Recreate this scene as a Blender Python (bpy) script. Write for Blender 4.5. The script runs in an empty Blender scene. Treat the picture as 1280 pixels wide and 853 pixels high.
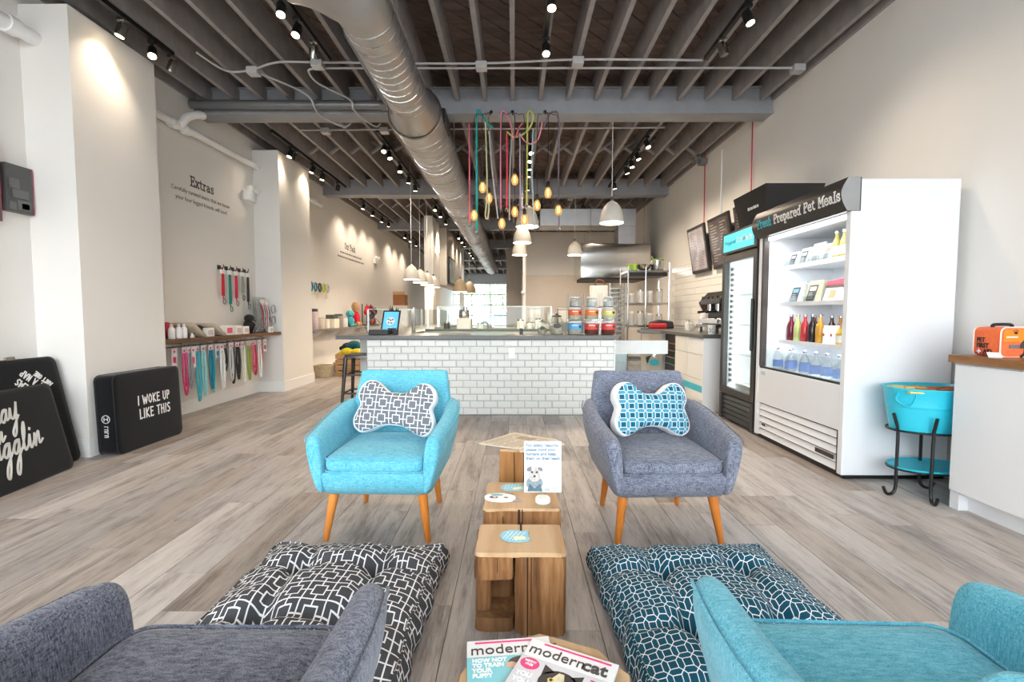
import bpy, bmesh, math, random
from mathutils import Vector, Matrix, Euler
random.seed(11)
S = bpy.context.scene
COL = S.collection
PI = math.pi
R = math.radians

# ------------------------------------------------------------------ camera
cd = bpy.data.cameras.new('camera')
cd.sensor_fit = 'HORIZONTAL'; cd.sensor_width = 36.0
cd.lens = 590.0/1280.0*36.0
cd.clip_start = 0.02; cd.clip_end = 300
cam = bpy.data.objects.new('camera', cd); COL.objects.link(cam)
cam.location = (0, 0, 1.15)
cam.rotation_euler = (R(90-3.25), 0, R(0.29))
S.camera = cam

# ------------------------------------------------------------------ world (bright overcast sky)
w = bpy.data.worlds.new('sky'); S.world = w
w.use_nodes = True
bg = w.node_tree.nodes['Background']
bg.inputs[0].default_value = (0.90, 0.96, 1.0, 1)
bg.inputs[1].default_value = 4.6
# ------------------------------------------------------------------ view
S.view_settings.view_transform = 'Standard'
S.view_settings.look = 'None'
S.view_settings.exposure = 1.17
S.view_settings.gamma = 1.0
S.view_settings.use_curve_mapping = False
S.cycles.use_denoising = True
S.cycles.max_bounces = 8
S.cycles.diffuse_bounces = 5
S.cycles.glossy_bounces = 3
S.cycles.transparent_max_bounces = 40
S.cycles.caustics_reflective = False
S.cycles.caustics_refractive = False
S.cycles.sample_clamp_indirect = 6.0
SPOT_W = 52.0      # watts of one track head
PEND_W = 11.0      # watts of one pendant

# ------------------------------------------------------------------ helpers
ORG = {}
def lin(c):
    r = []
    for v in c[:3]:
        v /= 255.0
        r.append(v/12.92 if v <= 0.04045 else ((v+0.055)/1.055)**2.4)
    return (r[0], r[1], r[2], 1.0)

class NT:
    """tiny node-tree builder"""
    def __init__(s, name):
        s.m = bpy.data.materials.new(name); s.m.use_nodes = True
        s.t = s.m.node_tree; s.n = s.t.nodes
        s.b = s.n['Principled BSDF']; s.out = s.n['Material Output']
    def new(s, typ, **kw):
        n = s.n.new(typ)
        for k, v in kw.items(): setattr(n, k, v)
        return n
    def link(s, a, b): s.t.links.new(a, b)
    def math(s, op, a, b=None, c=None):
        n = s.n.new('ShaderNodeMath'); n.operation = op
        for i, v in enumerate((a, b, c)):
            if v is None: continue
            if isinstance(v, (int, float)): n.inputs[i].default_value = v
            else: s.link(v, n.inputs[i])
        return n.outputs[0]
    def mix(s, fac, a, b, mode='MIX'):
        n = s.n.new('ShaderNodeMix'); n.data_type = 'RGBA'; n.blend_type = mode
        for sock, v in ((n.inputs[0], fac), (n.inputs[6], a), (n.inputs[7], b)):
            if isinstance(v, (int, float)): sock.default_value = v
            elif isinstance(v, tuple): sock.default_value = v
            else: s.link(v, sock)
        return n.outputs[2]
    def coord(s, which='Object', scale=(1,1,1), off=None):
        tc = s.n.new('ShaderNodeTexCoord'); mp = s.n.new('ShaderNodeMapping')
        mp.inputs['Scale'].default_value = scale
        s.link(tc.outputs[which], mp.inputs[0])
        if off is not None: s.link(off, mp.inputs['Location'])
        return mp.outputs[0]
    def noise(s, vec, scale, detail=4, rough=0.55):
        n = s.n.new('ShaderNodeTexNoise')
        n.inputs['Scale'].default_value = scale; n.inputs['Detail'].default_value = detail
        n.inputs['Roughness'].default_value = rough
        s.link(vec, n.inputs['Vector']); return n.outputs['Fac']
    def ramp(s, fac, stops):
        n = s.n.new('ShaderNodeValToRGB'); e = n.color_ramp.elements
        while len(e) < len(stops): e.new(0.5)
        for i, (p, c) in enumerate(stops):
            e[i].position = p; e[i].color = c
        s.link(fac, n.inputs[0]); return n.outputs[0]
    def bump(s, h, strength=0.3, dist=0.01):
        n = s.n.new('ShaderNodeBump'); n.inputs['Strength'].default_value = strength
        n.inputs['Distance'].default_value = dist
        s.link(h, n.inputs['Height']); s.link(n.outputs[0], s.b.inputs['Normal'])
    def col(s, v):
        if isinstance(v, tuple): s.b.inputs['Base Color'].default_value = v
        else: s.link(v, s.b.inputs['Base Color'])
    def done(s, rough=0.5, metal=0.0, spec=0.5):
        s.b.inputs['Roughness'].default_value = rough; s.b.inputs['Metallic'].default_value = metal
        s.b.inputs['Specular IOR Level'].default_value = spec
        return s.m

MATS = {}
def paint(c, rough=0.5, metal=0.0, var=0.06, scale=6.0, spec=0.5, emit=0.0, bump=0.0):
    key = ('paint', tuple(c), rough, metal, var, scale, spec, emit, bump)
    if key in MATS: return MATS[key]
    t = NT('finish_%d_%d_%d' % tuple(int(x) for x in c[:3]))
    L = lin(c)
    if var > 0:
        f = t.noise(t.coord(), scale, 3)
        d = tuple(max(0, x*(1-var*2)) for x in L[:3])+(1,)
        u = tuple(min(1, x*(1+var*2)) for x in L[:3])+(1,)
        t.col(t.mix(f, d, u))
        if bump: t.bump(f, bump, 0.004)
    else: t.col(L)
    if emit:
        t.b.inputs['Emission Color'].default_value = L
        t.b.inputs['Emission Strength'].default_value = emit
    MATS[key] = t.done(rough, metal, spec); return MATS[key]
def glass(tint=(0.93,0.97,0.96), refl=0.09):
    key = ('glass', tint, refl)
    if key in MATS: return MATS[key]
    t = NT('clear_glass'); t.n.remove(t.b)
    tr = t.new('ShaderNodeBsdfTransparent'); tr.inputs[0].default_value = tint+(1,)
    gl = t.new('ShaderNodeBsdfGlossy'); gl.inputs['Roughness'].default_value = 0.03
    fr = t.new('ShaderNodeFresnel'); fr.inputs[0].default_value = 1.45
    f = t.math('ADD', t.math('MULTIPLY', fr.outputs[0], 0.4), refl*0.06)
    mx = t.new('ShaderNodeMixShader'); t.link(f, mx.inputs[0])
    t.link(tr.outputs[0], mx.inputs[1]); t.link(gl.outputs[0], mx.inputs[2])
    t.link(mx.outputs[0], t.out.inputs[0])
    MATS[key] = t.m; return t.m
def fabric(c1, c2, scale=260.0):
    key = ('fabric', c1, c2, scale)
    if key in MATS: return MATS[key]
    t = NT('woven_fabric')
    a = t.noise(t.coord(scale=(1, 1, 0.10)), scale*1.5, 2)
    b = t.noise(t.coord(scale=(0.10, 0.3, 1)), scale*1.5, 2)
    f = t.math('ADD', t.math('MULTIPLY', a, 0.55), t.math('MULTIPLY', b, 0.45))
    big = t.noise(t.coord(), 14, 2)
    f2 = t.math('ADD', f, t.math('MULTIPLY', t.math('SUBTRACT', big, 0.5), 0.12))
    t.col(t.ramp(f2, [(0.36, lin(c1)), (0.64, lin(c2))]))
    t.bump(f, 0.35, 0.003)
    t.b.inputs['Sheen Weight'].default_value = 0.15
    MATS[key] = t.done(0.9, 0, 0.2); return MATS[key]
def wood(c1, c2, c3, axis='z', scale=14.0, rough=0.6):
    key = ('wood', c1, c2, c3, axis, scale, rough)
    if key in MATS: return MATS[key]
    t = NT('wood_grain')
    sc = {'x': (0.09, 1, 1), 'y': (1, 0.09, 1), 'z': (1, 1, 0.09)}[axis]
    oi = t.new('ShaderNodeObjectInfo')
    rnd = t.math('MULTIPLY', oi.outputs['Random'], 17.0)
    cb = t.new('ShaderNodeCombineXYZ')
    for i in range(3): t.link(rnd, cb.inputs[i])
    v = t.coord(scale=sc, off=cb.outputs[0])
    a = t.noise(v, scale, 6, 0.6); b = t.noise(v, scale*5, 3)
    f = t.math('ADD', t.math('MULTIPLY', a, 0.75), t.math('MULTIPLY', b, 0.25))
    t.col(t.ramp(f, [(0.3, lin(c1)), (0.5, lin(c2)), (0.72, lin(c3))]))
    t.bump(f, 0.25, 0.003)
    MATS[key] = t.done(rough, 0, 0.4); return MATS[key]

def tag(o, label, cat, group=None):
    o['label'] = label; o['category'] = cat
    if group: o['group'] = group
    return o
def thing(name, label, cat, loc=(0,0,0), rotz=0.0, group=None):
    o = bpy.data.objects.new(name, None); COL.objects.link(o)
    o.empty_display_size = 0.05
    o.location = loc; o.rotation_euler = (0, 0, rotz)
    ORG[o] = Vector(loc)
    return tag(o, label, cat, group)
def copy_tree(o, parent=None):
    c = o.copy(); COL.objects.link(c); c.parent = parent
    for ch in list(o.children): copy_tree(ch, c)
    ORG[c] = ORG.get(o, Vector((0,0,0)))
    return c

class MB:
    def __init__(s): s.v = []; s.f = []; s.uv = None
    def add(s, vs, fs):
        k = len(s.v); s.v += [Vector(v) for v in vs]; s.f += [tuple(i+k for i in f) for f in fs]; return s
    def box(s, x0, x1, y0, y1, z0, z1):
        vs = [(x,y,z) for z in (z0,z1) for y in (y0,y1) for x in (x0,x1)]
        return s.add(vs, [(0,2,3,1),(4,5,7,6),(0,1,5,4),(2,6,7,3),(0,4,6,2),(1,3,7,5)])
    def obox(s, c, sx, sy, sz, M):
        """box of half sizes turned by matrix M, centred on c"""
        c = Vector(c); M = M.to_3x3()
        vs = [c + M @ Vector((x,y,z)) for z in (-sz,sz) for y in (-sy,sy) for x in (-sx,sx)]
        return s.add(vs, [(0,2,3,1),(4,5,7,6),(0,1,5,4),(2,6,7,3),(0,4,6,2),(1,3,7,5)])
    def bar(s, p0, p1, w, h=None, up=(0,0,1)):
        p0 = Vector(p0); p1 = Vector(p1); h = h or w
        d = (p1-p0).normalized(); up = Vector(up)
        if abs(d.dot(up)) > 0.98: up = Vector((0,1,0))
        sx = d.cross(up).normalized(); sz = sx.cross(d).normalized()
        vs = [p + sx*a*w/2 + sz*b*h/2 for p in (p0,p1) for a,b in ((-1,-1),(1,-1),(1,1),(-1,1))]
        return s.add(vs, [(3,2,1,0),(4,5,6,7),(0,1,5,4),(1,2,6,5),(2,3,7,6),(3,0,4,7)])
    def tube(s, pts, r, n=8, cap=True, closed=False):
        pts = [Vector(p) for p in pts]; N = len(pts)
        rr = r if isinstance(r, (list, tuple)) else [r]*N
        rings = []; up = None
        for i in range(N):
            if closed: d = pts[(i+1)%N]-pts[i-1]
            else: d = pts[min(i+1,N-1)]-pts[max(i-1,0)]
            if d.length < 1e-9: d = Vector((0,0,1))
            d.normalize()
            if up is None:
                up = Vector((0,0,1)) if abs(d.z) < 0.9 else Vector((1,0,0))
            a = (up - d*up.dot(d))
            if a.length < 1e-6: a = d.orthogonal()
            a.normalize(); b = d.cross(a); up = a
            rings.append([pts[i] + (a*math.cos(2*PI*k/n)+b*math.sin(2*PI*k/n))*rr[i] for k in range(n)])
        return s.rings(rings, cap and not closed, closed)
    def rings(s, rings, cap=True, closed=False):
        n = len(rings[0]); N = len(rings); vs = [p for r_ in rings for p in r_]; fs = []
        for i in range(N if closed else N-1):
            j = (i+1) % N
            for k in range(n):
                l = (k+1) % n
                fs.append((i*n+k, i*n+l, j*n+l, j*n+k))
        if cap:
            fs.append(tuple(range(n))[::-1]); fs.append(tuple((N-1)*n+k for k in range(n)))
        return s.add(vs, fs)
    def cyl(s, p0, p1, r0, r1=None, n=16, cap=True):
        return s.tube([p0, p1], [r0, r0 if r1 is None else r1], n, cap)
    def lathe(s, prof, c=(0,0,0), n=24, cap=True, sx=1.0, sy=1.0):
        c = Vector(c)
        rings = [[c + Vector((r*sx*math.cos(2*PI*k/n), r*sy*math.sin(2*PI*k/n), z)) for k in range(n)] for r, z in prof]
        return s.rings(rings, cap)
    def prism(s, poly, h0, h1, plane='xy'):
        """extrude a 2d outline between h0 and h1 along the third axis"""
        def P(a, b, h):
            return {'xy': (a,b,h), 'xz': (a,h,b), 'yz': (h,a,b)}[plane]
        n = len(poly)
        vs = [P(a,b,h0) for a,b in poly] + [P(a,b,h1) for a,b in poly]
        fs = [tuple(range(n))[::-1], tuple(range(n,2*n))] + [(k,(k+1)%n,n+(k+1)%n,n+k) for k in range(n)]
        return s.add(vs, fs)
    def ball(s, c, rx, ry=None, rz=None, n=14, m=9):
        ry = ry or rx; rz = rz or rx; c = Vector(c)
        prof = [(max(1e-4, math.sin(PI*i/m)), -math.cos(PI*i/m)) for i in range(m+1)]
        rings = [[c+Vector((rx*q*math.cos(2*PI*k/n), ry*q*math.sin(2*PI*k/n), rz*z)) for k in range(n)] for q,z in prof]
        return s.rings(rings, True)
    def xf(s, M):
        s.v = [M @ v for v in s.v]; return s
    def mesh(s, name, mat, smooth=False, bevel=0.0, seg=2, angle=40):
        me = bpy.data.meshes.new(name)
        me.from_pydata([tuple(v) for v in s.v], [], s.f)
        bm = bmesh.new(); bm.from_mesh(me)
        bmesh.ops.recalc_face_normals(bm, faces=bm.faces)
        if bevel > 0:
            es = [e for e in bm.edges if len(e.link_faces) == 2 and e.calc_face_angle(0) > R(30)]
            if es: bmesh.ops.bevel(bm, geom=es, offset=bevel, segments=seg, profile=0.5, affect='EDGES', clamp_overlap=True)
        bm.to_mesh(me); bm.free()
        if smooth:
            me.polygons.foreach_set('use_smooth', [True]*len(me.polygons))
            try: me.set_sharp_from_angle(angle=R(angle))
            except Exception: pass
        if mat: me.materials.append(mat)
        return me
    def build(s, name, mat, parent=None, smooth=False, bevel=0.0, seg=2, sub=0, angle=40):
        o0 = ORG.get(parent, Vector((0,0,0)))
        if o0.length > 0: s.v = [v - o0 for v in s.v]
        me = s.mesh(name, mat, smooth or sub > 0, bevel, seg, 180 if sub else angle)
        o = bpy.data.objects.new(name, me); COL.objects.link(o)
        o.parent = parent; ORG[o] = o0
        if sub:
            m = o.modifiers.new('soft', 'SUBSURF'); m.levels = sub; m.render_levels = sub
        return o
def solo(mb, name, mat, label, cat, group=None, **kw):
    """a thing that is one mesh"""
    return tag(mb.build(name, mat, None, **kw), label, cat, group)
def struct(mb, name, mat, **kw):
    o = mb.build(name, mat, None, **kw); o['kind'] = 'structure'; return o
def inst(me, name, parent, loc=(0,0,0), rot=None):
    """another piece that shares mesh data"""
    o = bpy.data.objects.new(name, me); COL.objects.link(o); o.parent = parent
    o.location = Vector(loc) - ORG.get(parent, Vector((0,0,0)))
    if rot: o.rotation_euler = rot
    return o
def cr(pts, k=6, closed=False):
    """Catmull-Rom curve through points"""
    P = [Vector(p) for p in pts]; n = len(P); out = []
    for i in range(n if closed else n-1):
        if closed: a,b,c,d = P[i-1],P[i],P[(i+1)%n],P[(i+2)%n]
        else: a,b,c,d = P[max(i-1,0)],P[i],P[i+1],P[min(i+2,n-1)]
        for j in range(k):
            t = j/k
            out.append(0.5*((2*b)+(c-a)*t+(2*a-5*b+4*c-d)*t*t+(3*b-a-3*c+d)*t*t*t))
    if not closed: out.append(P[-1])
    return out
def rrect(hx, hy, r, n=4):
    out = []
    for sx, sy, a0 in ((1,1,0),(-1,1,90),(-1,-1,180),(1,-1,270)):
        for i in range(n+1):
            a = R(a0+90*i/n); out.append((sx*(hx-r)+r*math.cos(a), sy*(hy-r)+r*math.sin(a)))
    return out
def frame(o, x, y):
    """matrix whose local x / y axes are the world vectors x and y, at origin o"""
    x = Vector(x).normalized(); y = Vector(y).normalized(); z = x.cross(y)
    M = Matrix((x, y, z)).transposed().to_4x4(); M.translation = Vector(o); return M
# writing ------------------------------------------------------------
def text(name, body, size, M, mat, parent, align='CENTER', bold=0.0, ext=0.0008, shear=0.0, sx=1.0, space=1.0):
    cu = bpy.data.curves.new(name, 'FONT'); cu.body = body; cu.size = size
    cu.align_x = align; cu.align_y = 'CENTER'; cu.extrude = ext; cu.offset = bold; cu.shear = shear
    cu.space_character = space; cu.resolution_u = 3
    to = bpy.data.objects.new(name, cu)
    me = bpy.data.meshes.new_from_object(to)
    bpy.data.objects.remove(to); bpy.data.curves.remove(cu)
    me.name = name
    me.transform(Matrix.Diagonal((sx,1,1,1)))
    me.transform(Matrix.Translation(-ORG.get(parent, Vector((0,0,0)))) @ M)
    me.materials.clear(); me.materials.append(mat)
    o = bpy.data.objects.new(name, me); COL.objects.link(o); o.parent = parent
    ORG[o] = ORG.get(parent, Vector((0,0,0)))
    return o
def strokes(lines, wd, M, mb=None, d=0.0015, split=1):
    """ribbon lettering: 2d polylines turned into thin raised strokes in the plane of M"""
    mb = mb or MB()
    for ln in lines:
        if split > 1: ln = [(p[0]+(q[0]-p[0])*j/split, p[1]+(q[1]-p[1])*j/split) for p, q in zip(ln, ln[1:]) for j in range(split)] + [ln[-1]]
        for i in range(len(ln)-1):
            a = Vector(ln[i]).to_2d(); b = Vector(ln[i+1]).to_2d()
            if (b-a).length < 1e-7: continue
            q = (b-a).normalized(); nrm = Vector((-q.y, q.x))*wd/2; q = q*wd*0.35
            c = [a-q-nrm, b+q-nrm, b+q+nrm, a-q+nrm]
            mb.add([M @ Vector((p.x,p.y,h)) for h in (0,d) for p in c],
                   [(3,2,1,0),(4,5,6,7),(0,1,5,4),(1,2,6,5),(2,3,7,6),(3,0,4,7)])
    return mb
CAPS = {  # brush capitals, unit height
 'I': (0.25, [[(.1,0),(.14,1)]]),
 'W': (0.85, [[(.03,1),(.2,0),(.4,.75),(.55,.02),(.8,1)]]),
 'O': (0.6, [[(.3,.98),(.08,.7),(.08,.25),(.3,.02),(.5,.3),(.5,.72),(.3,.98)]]),
 'K': (0.6, [[(.1,0),(.1,1)],[(.5,1),(.12,.45),(.52,0)]]),
 'E': (0.52, [[(.48,.97),(.1,1),(.1,0),(.48,.04)],[(.1,.52),(.4,.55)]]),
 'U': (0.6, [[(.08,1),(.08,.2),(.28,0),(.48,.2),(.48,1)]]),
 'P': (0.55, [[(.1,0),(.1,1),(.4,.95),(.46,.72),(.36,.52),(.1,.46)]]),
 'L': (0.5, [[(.1,1),(.1,0),(.46,.05)]]),
 'T': (0.55, [[(.02,.96),(.52,1)],[(.27,.98),(.25,0)]]),
 'H': (0.6, [[(.1,0),(.1,1)],[(.48,0),(.48,1)],[(.1,.5),(.48,.54)]]),
 'S': (0.5, [[(.45,.9),(.25,1),(.08,.8),(.2,.55),(.4,.42),(.45,.2),(.25,0),(.04,.1)]]),
 'A': (0.62, [[(.04,0),(.3,1),(.56,0)],[(.14,.38),(.46,.38)]]),
 'B': (0.56, [[(.1,0),(.1,1),(.38,.95),(.42,.72),(.12,.52),(.45,.4),(.46,.12),(.1,0)]]),
 'N': (0.62, [[(.1,0),(.1,1),(.5,0),(.5,1)]]),
 'M': (0.8, [[(.06,0),(.14,1),(.38,.3),(.62,1),(.7,0)]]),
 'R': (0.56, [[(.1,0),(.1,1),(.4,.95),(.44,.7),(.12,.5),(.48,0)]]),
 "'": (0.2, [[(.1,1),(.08,.78)]]),
 ' ': (0.35, []),
}
def caps(body, h, sx=1.0):
    x = 0; out = []
    for ch in body:
        wd, ls = CAPS[ch]
        out += [[((x+a)*h*sx, b*h) for a,b in l] for l in ls]; x += wd+0.09
    return out, x*h*sx
SLAB = {  # typewriter slab letters, x-height 1, capitals 1.5
 'E': (1.15, [[(0,0),(1,0),(1,.35)],[(0,1.5),(1,1.5),(1,1.15)],[(.25,0),(.25,1.5)],[(.25,.78),(.7,.78)],[(.7,.6),(.7,.96)]]),
 'F': (1.1, [[(0,0),(.55,0)],[(0,1.5),(1,1.5),(1,1.12)],[(.25,0),(.25,1.5)],[(.25,.75),(.7,.75)],[(.7,.55),(.7,.95)]]),
 'P': (1.15, [[(0,0),(.55,0)],[(0,1.5),(.65,1.5),(.95,1.3),(.95,.95),(.65,.72),(.25,.72)],[(.25,0),(.25,1.5)]]),
 'M': (1.5, [[(0,0),(.45,0)],[(.95,0),(1.4,0)],[(0,1.5),(.25,1.5),(.7,.5),(1.15,1.5),(1.4,1.5)],[(.2,0),(.2,1.5)],[(1.2,0),(1.2,1.5)]]),
 'O': (1.25, [[(.55,1.5),(.15,1.25),(.05,.75),(.15,.25),(.55,0),(.95,.25),(1.05,.75),(.95,1.25),(.55,1.5)]]),
 'x': (1.0, [[(.05,1),(.8,0)],[(.8,1),(.05,0)],[(0,1),(.3,1)],[(.6,1),(.9,1)],[(0,0),(.3,0)],[(.6,0),(.9,0)]]),
 't': (.75, [[(.25,1.35),(.25,.15),(.4,0),(.65,.08)],[(0,1),(.6,1)]]),
 'r': (.85, [[(0,0),(.5,0)],[(0,1),(.22,1),(.22,0)],[(.22,.65),(.5,1),(.75,.92)]]),
 'a': (1.0, [[(.1,.85),(.4,1),(.68,.8),(.68,.1),(.88,0)],[(.68,.6),(.25,.55),(.05,.3),(.2,.02),(.45,.05),(.68,.3)]]),
 's': (.85, [[(.68,.7),(.65,.95),(.35,1),(.08,.8),(.2,.58),(.55,.45),(.7,.25),(.55,.02),(.2,.02),(.05,.3)]]),
 'e': (.95, [[(.1,.52),(.8,.52),(.72,.85),(.45,1),(.15,.85),(.05,.5),(.15,.12),(.45,0),(.8,.15)]]),
 'h': (1.1, [[(0,0),(.4,0)],[(0,1.5),(.2,1.5),(.2,0)],[(.2,.7),(.5,1),(.75,.85),(.75,0)],[(.58,0),(.95,0)]]),
 'p': (1.05, [[(0,1),(.2,1),(.2,-.45)],[(0,-.45),(.45,-.45)],[(.2,.7),(.5,1),(.82,.8),(.88,.45),(.75,.1),(.5,0),(.2,.25)]]),
 'd': (1.05, [[(.5,1.5),(.75,1.5),(.75,0),(.95,0)],[(.75,.7),(.45,1),(.12,.8),(.06,.45),(.18,.08),(.45,0),(.75,.3)]]),
 'l': (.6, [[(0,1.5),(.25,1.5),(.25,0)],[(0,0),(.5,0)]]),
 'u': (1.05, [[(0,1),(.2,1),(.2,.2),(.4,0),(.7,.2)],[(.55,1),(.75,1),(.75,0),(.95,0)]]),
 'c': (.9, [[(.72,.7),(.7,.95),(.4,1),(.12,.82),(.05,.5),(.15,.12),(.42,0),(.75,.15)]]),
 'k': (1.0, [[(0,1.5),(.2,1.5),(.2,0)],[(0,0),(.4,0)],[(.75,1),(.22,.45)],[(.38,.6),(.8,0)],[(.55,1),(.9,1)],[(.6,0),(.95,0)]]),
 ' ': (.55, []),
}
def slab(body, h, sx=1.0):
    x = 0; out = []
    for ch in body:
        wd, ls = SLAB[ch]
        out += [[((x+a)*h*sx, b*h) for a,b in l] for l in ls]; x += wd+0.08
    return out, x*h*sx
SCRIPT = {  # joined handwriting, x-height 1
 'd': (1.0, [[(0,.1),(.2,.5),(.5,.95),(.2,.8),(.08,.3),(.3,.02),(.6,.6),(.85,2.1),(.72,.9),(.75,.1),(1.0,.2)]]),
 'a': (.95, [[(0,.2),(.3,.9),(.6,.95),(.25,.75),(.1,.25),(.35,.02),(.6,.5),(.68,.95),(.66,.15),(.95,.25)]]),
 'y': (1.0, [[(0,.2),(.15,.95),(.2,.25),(.45,.08),(.7,.6),(.85,1.3),(.75,.2),(.6,-1.0),(.35,-1.35),(.25,-.95),(.7,-.2),(1.0,.2)]]),
 'm': (1.3, [[(0,.1),(.12,.95),(.12,0),(.3,.8),(.48,.95),(.5,0),(.7,.8),(.88,.95),(.9,.1),(1.3,.5)]]),
 's': (.8, [[(0,.2),(.45,1.2),(.5,.9),(.7,.35),(.5,0),(.15,.1),(.8,.3)]]),
 'n': (1.0, [[(0,.2),(.15,.95),(.15,0),(.4,.8),(.6,.95),(.62,.1),(1.0,.3)]]),
 'u': (1.0, [[(0,.3),(.1,1),(.1,.2),(.35,.02),(.6,.5),(.68,1),(.68,.1),(1.0,.3)]]),
 'g': (1.0, [[(0,.3),(.3,.9),(.6,.95),(.25,.75),(.1,.25),(.35,.02),(.6,.5),(.68,.95),(.62,-.6),(.4,-1.5),(.2,-1.3),(.35,-.6),(.9,.2)]]),
 'l': (.65, [[(0,.2),(.35,1.3),(.35,2.1),(.15,1.5),(.2,.3),(.35,0),(.65,.3)]]),
 'i': (.6, [[(0,.3),(.2,1),(.2,.15),(.35,.02),(.6,.4)],[(.25,1.4),(.28,1.5)]]),
 "'": (.3, [[(.15,1.9),(.1,1.5)]]),
 'I': (.6, [[(.1,0),(.3,2)]]), ' ': (.5, []), '-': (.5, []),
}
def script(body, h, sx=1.0, slant=0.22):
    x = 0; out = []
    for ch in body:
        wd, ls = SCRIPT[ch]
        for l in ls:
            q = [(p.x,p.y) for p in cr([(a,b,0) for a,b in l], 4)]
            out.append([((x+a+b*slant)*h*sx, b*h) for a,b in q])
        x += wd
    return out, x*h*sx
# ------------------------------------------------------------------ palette
def wall_mat():
    t = NT('white_wall_paint')
    f = t.noise(t.coord(), 1.3, 4); g = t.noise(t.coord(), 160, 2)
    t.col(t.mix(f, lin((226,222,216)), lin((236,233,229))))
    t.bump(g, 0.05, 0.002)
    return t.done(0.75, 0, 0.3)
M_wall = wall_mat()
M_trimw = paint((238,238,236), 0.45, var=0.02)
M_beam = paint((150,152,158), 0.5, var=0.10, scale=5)
M_joist = paint((150,145,145), 0.62, var=0.18, scale=7, bump=0.1)
M_deck = wood((84,72,68), (110,94,88), (132,114,108), 'x', 9, 0.75)
M_black = paint((22,22,24), 0.45, var=0.05)
M_iron = paint((30,30,33), 0.4, metal=0.3, var=0.1)
M_white = paint((240,240,240), 0.35, var=0.015)
M_gloss = paint((238,236,230), 0.12, var=0.01)
M_steel = paint((178,176,172), 0.26, metal=1.0, var=0.06)
M_duct = paint((186,186,188), 0.42, metal=1.0, var=0.10, scale=5)
M_pipe = paint((128,129,133), 0.4, metal=0.55, var=0.08)
M_conduit = paint((196,196,198), 0.4, metal=0.2, var=0.05)
M_chrome = paint((205,205,205), 0.12, metal=1.0, var=0.02)
M_top = paint((88,89,88), 0.28, var=0.14, scale=50)
M_glass = glass()
M_glassg = glass((0.955,0.985,0.975), 0.10)
M_teal = paint((62,190,208), 0.35, var=0.03)
M_greyplastic = paint((120,122,125), 0.5, var=0.05)
M_letw = paint((240,240,238), 0.6, var=0.0)
M_letk = paint((52,48,48), 0.6, var=0.0)

XL, XR = -3.8, 3.05           # side walls
YB = 29.5                     # far end
YF = -2.2                     # shop front behind the camera
BEAMS = [1.94, 5.72, 9.5, 13.28, 17.06, 20.84, 24.62]
ZJ, ZD = 3.66, 3.95           # underside of joists, underside of deck

# ------------------------------------------------------------------ floor: planks laid one by one
def plank_mat():
    t = NT('weathered_grey_plank')
    oi = t.new('ShaderNodeObjectInfo'); ge = t.new('ShaderNodeNewGeometry')
    rnd = t.math('FRACT', t.math('ADD', oi.outputs['Random'], ge.outputs['Random Per Island']))
    off = t.new('ShaderNodeCombineXYZ')
    t.link(t.math('MULTIPLY', rnd, 31.0), off.inputs[0]); t.link(t.math('MULTIPLY', rnd, 47.0), off.inputs[1])
    v = t.coord(scale=(1, 0.085, 1), off=off.outputs[0])
    v2 = t.coord(scale=(1, 0.3, 1), off=off.outputs[0])
    a = t.noise(v, 18, 8, 0.7); b = t.noise(v, 130, 4, 0.65); c = t.noise(v2, 5.0, 5, 0.65)
    f = t.math('ADD', t.math('MULTIPLY', a, 0.46), t.math('ADD', t.math('MULTIPLY', b, 0.24), t.math('MULTIPLY', c, 0.30)))
    base = t.ramp(f, [(0.30, lin((92,84,80))), (0.42, lin((150,143,139))), (0.50, lin((190,184,180))), (0.60, lin((206,202,199))), (0.72, lin((226,223,220)))])
    tone = t.ramp(rnd, [(0.0, lin((204,194,186))), (0.3, lin((240,236,232))), (0.55, lin((222,219,220))), (0.8, lin((250,247,244))), (1.0, lin((196,193,193)))])
    t.col(t.mix(1.0, base, tone, 'MULTIPLY'))
    t.bump(f, 0.2, 0.003)
    rg = t.math('ADD', 0.36, t.math('MULTIPLY', b, 0.2))
    t.link(rg, t.b.inputs['Roughness'])
    m = t.done(0.45, 0, 0.4); return m
M_plank = plank_mat()
floor = struct(MB().box(XL-.2, XR+.2, YF, YB, -0.12, -0.005), 'floor', paint((60,55,52), 0.8))
PW, PL, GAP = 0.187, 1.22, 0.0022
pm = MB().box(-PW/2+GAP/2, PW/2-GAP/2, GAP/2, PL-GAP/2, -0.006, 0.0).mesh('plank', M_plank, bevel=0.0008, seg=1)
rest = MB(); cnt = 0; cand = []
ncol = int((XR-XL)/PW)+1
rs = random.Random(5)
for i in range(ncol):
    xc = XL + (i+0.5)*PW
    if xc + PW/2 > XR: continue
    y = YF + rs.random()*PL - PL
    while y < YB:
        y0, y1 = max(y, YF), min(y+PL, YB)
        if y1 - y0 > 0.05:
            whole = (y1-y0) > PL-1e-6
            vis = y0 > 0.55 and abs(xc)/max(y1,0.1) < 1.2
            cand.append((0 if (whole and vis) else 1, y0, xc, y1))
        y += PL
cand.sort()
for flag, y0, xc, y1 in cand:
    if flag == 0 and cnt < 298:
        inst(pm, 'plank', floor, (xc, y0, 0)); cnt += 1
    else:
        rest.box(xc-PW/2+GAP/2, xc+PW/2-GAP/2, y0+GAP/2, y1-GAP/2, -0.006, 0.0)
xe = XL + (ncol-1)*PW
rest.box(xe+GAP/2, XR, YF, YB, -0.006, 0.0)
ro = rest.build('plank', M_plank, floor); ro['kind'] = 'stuff'

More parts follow.
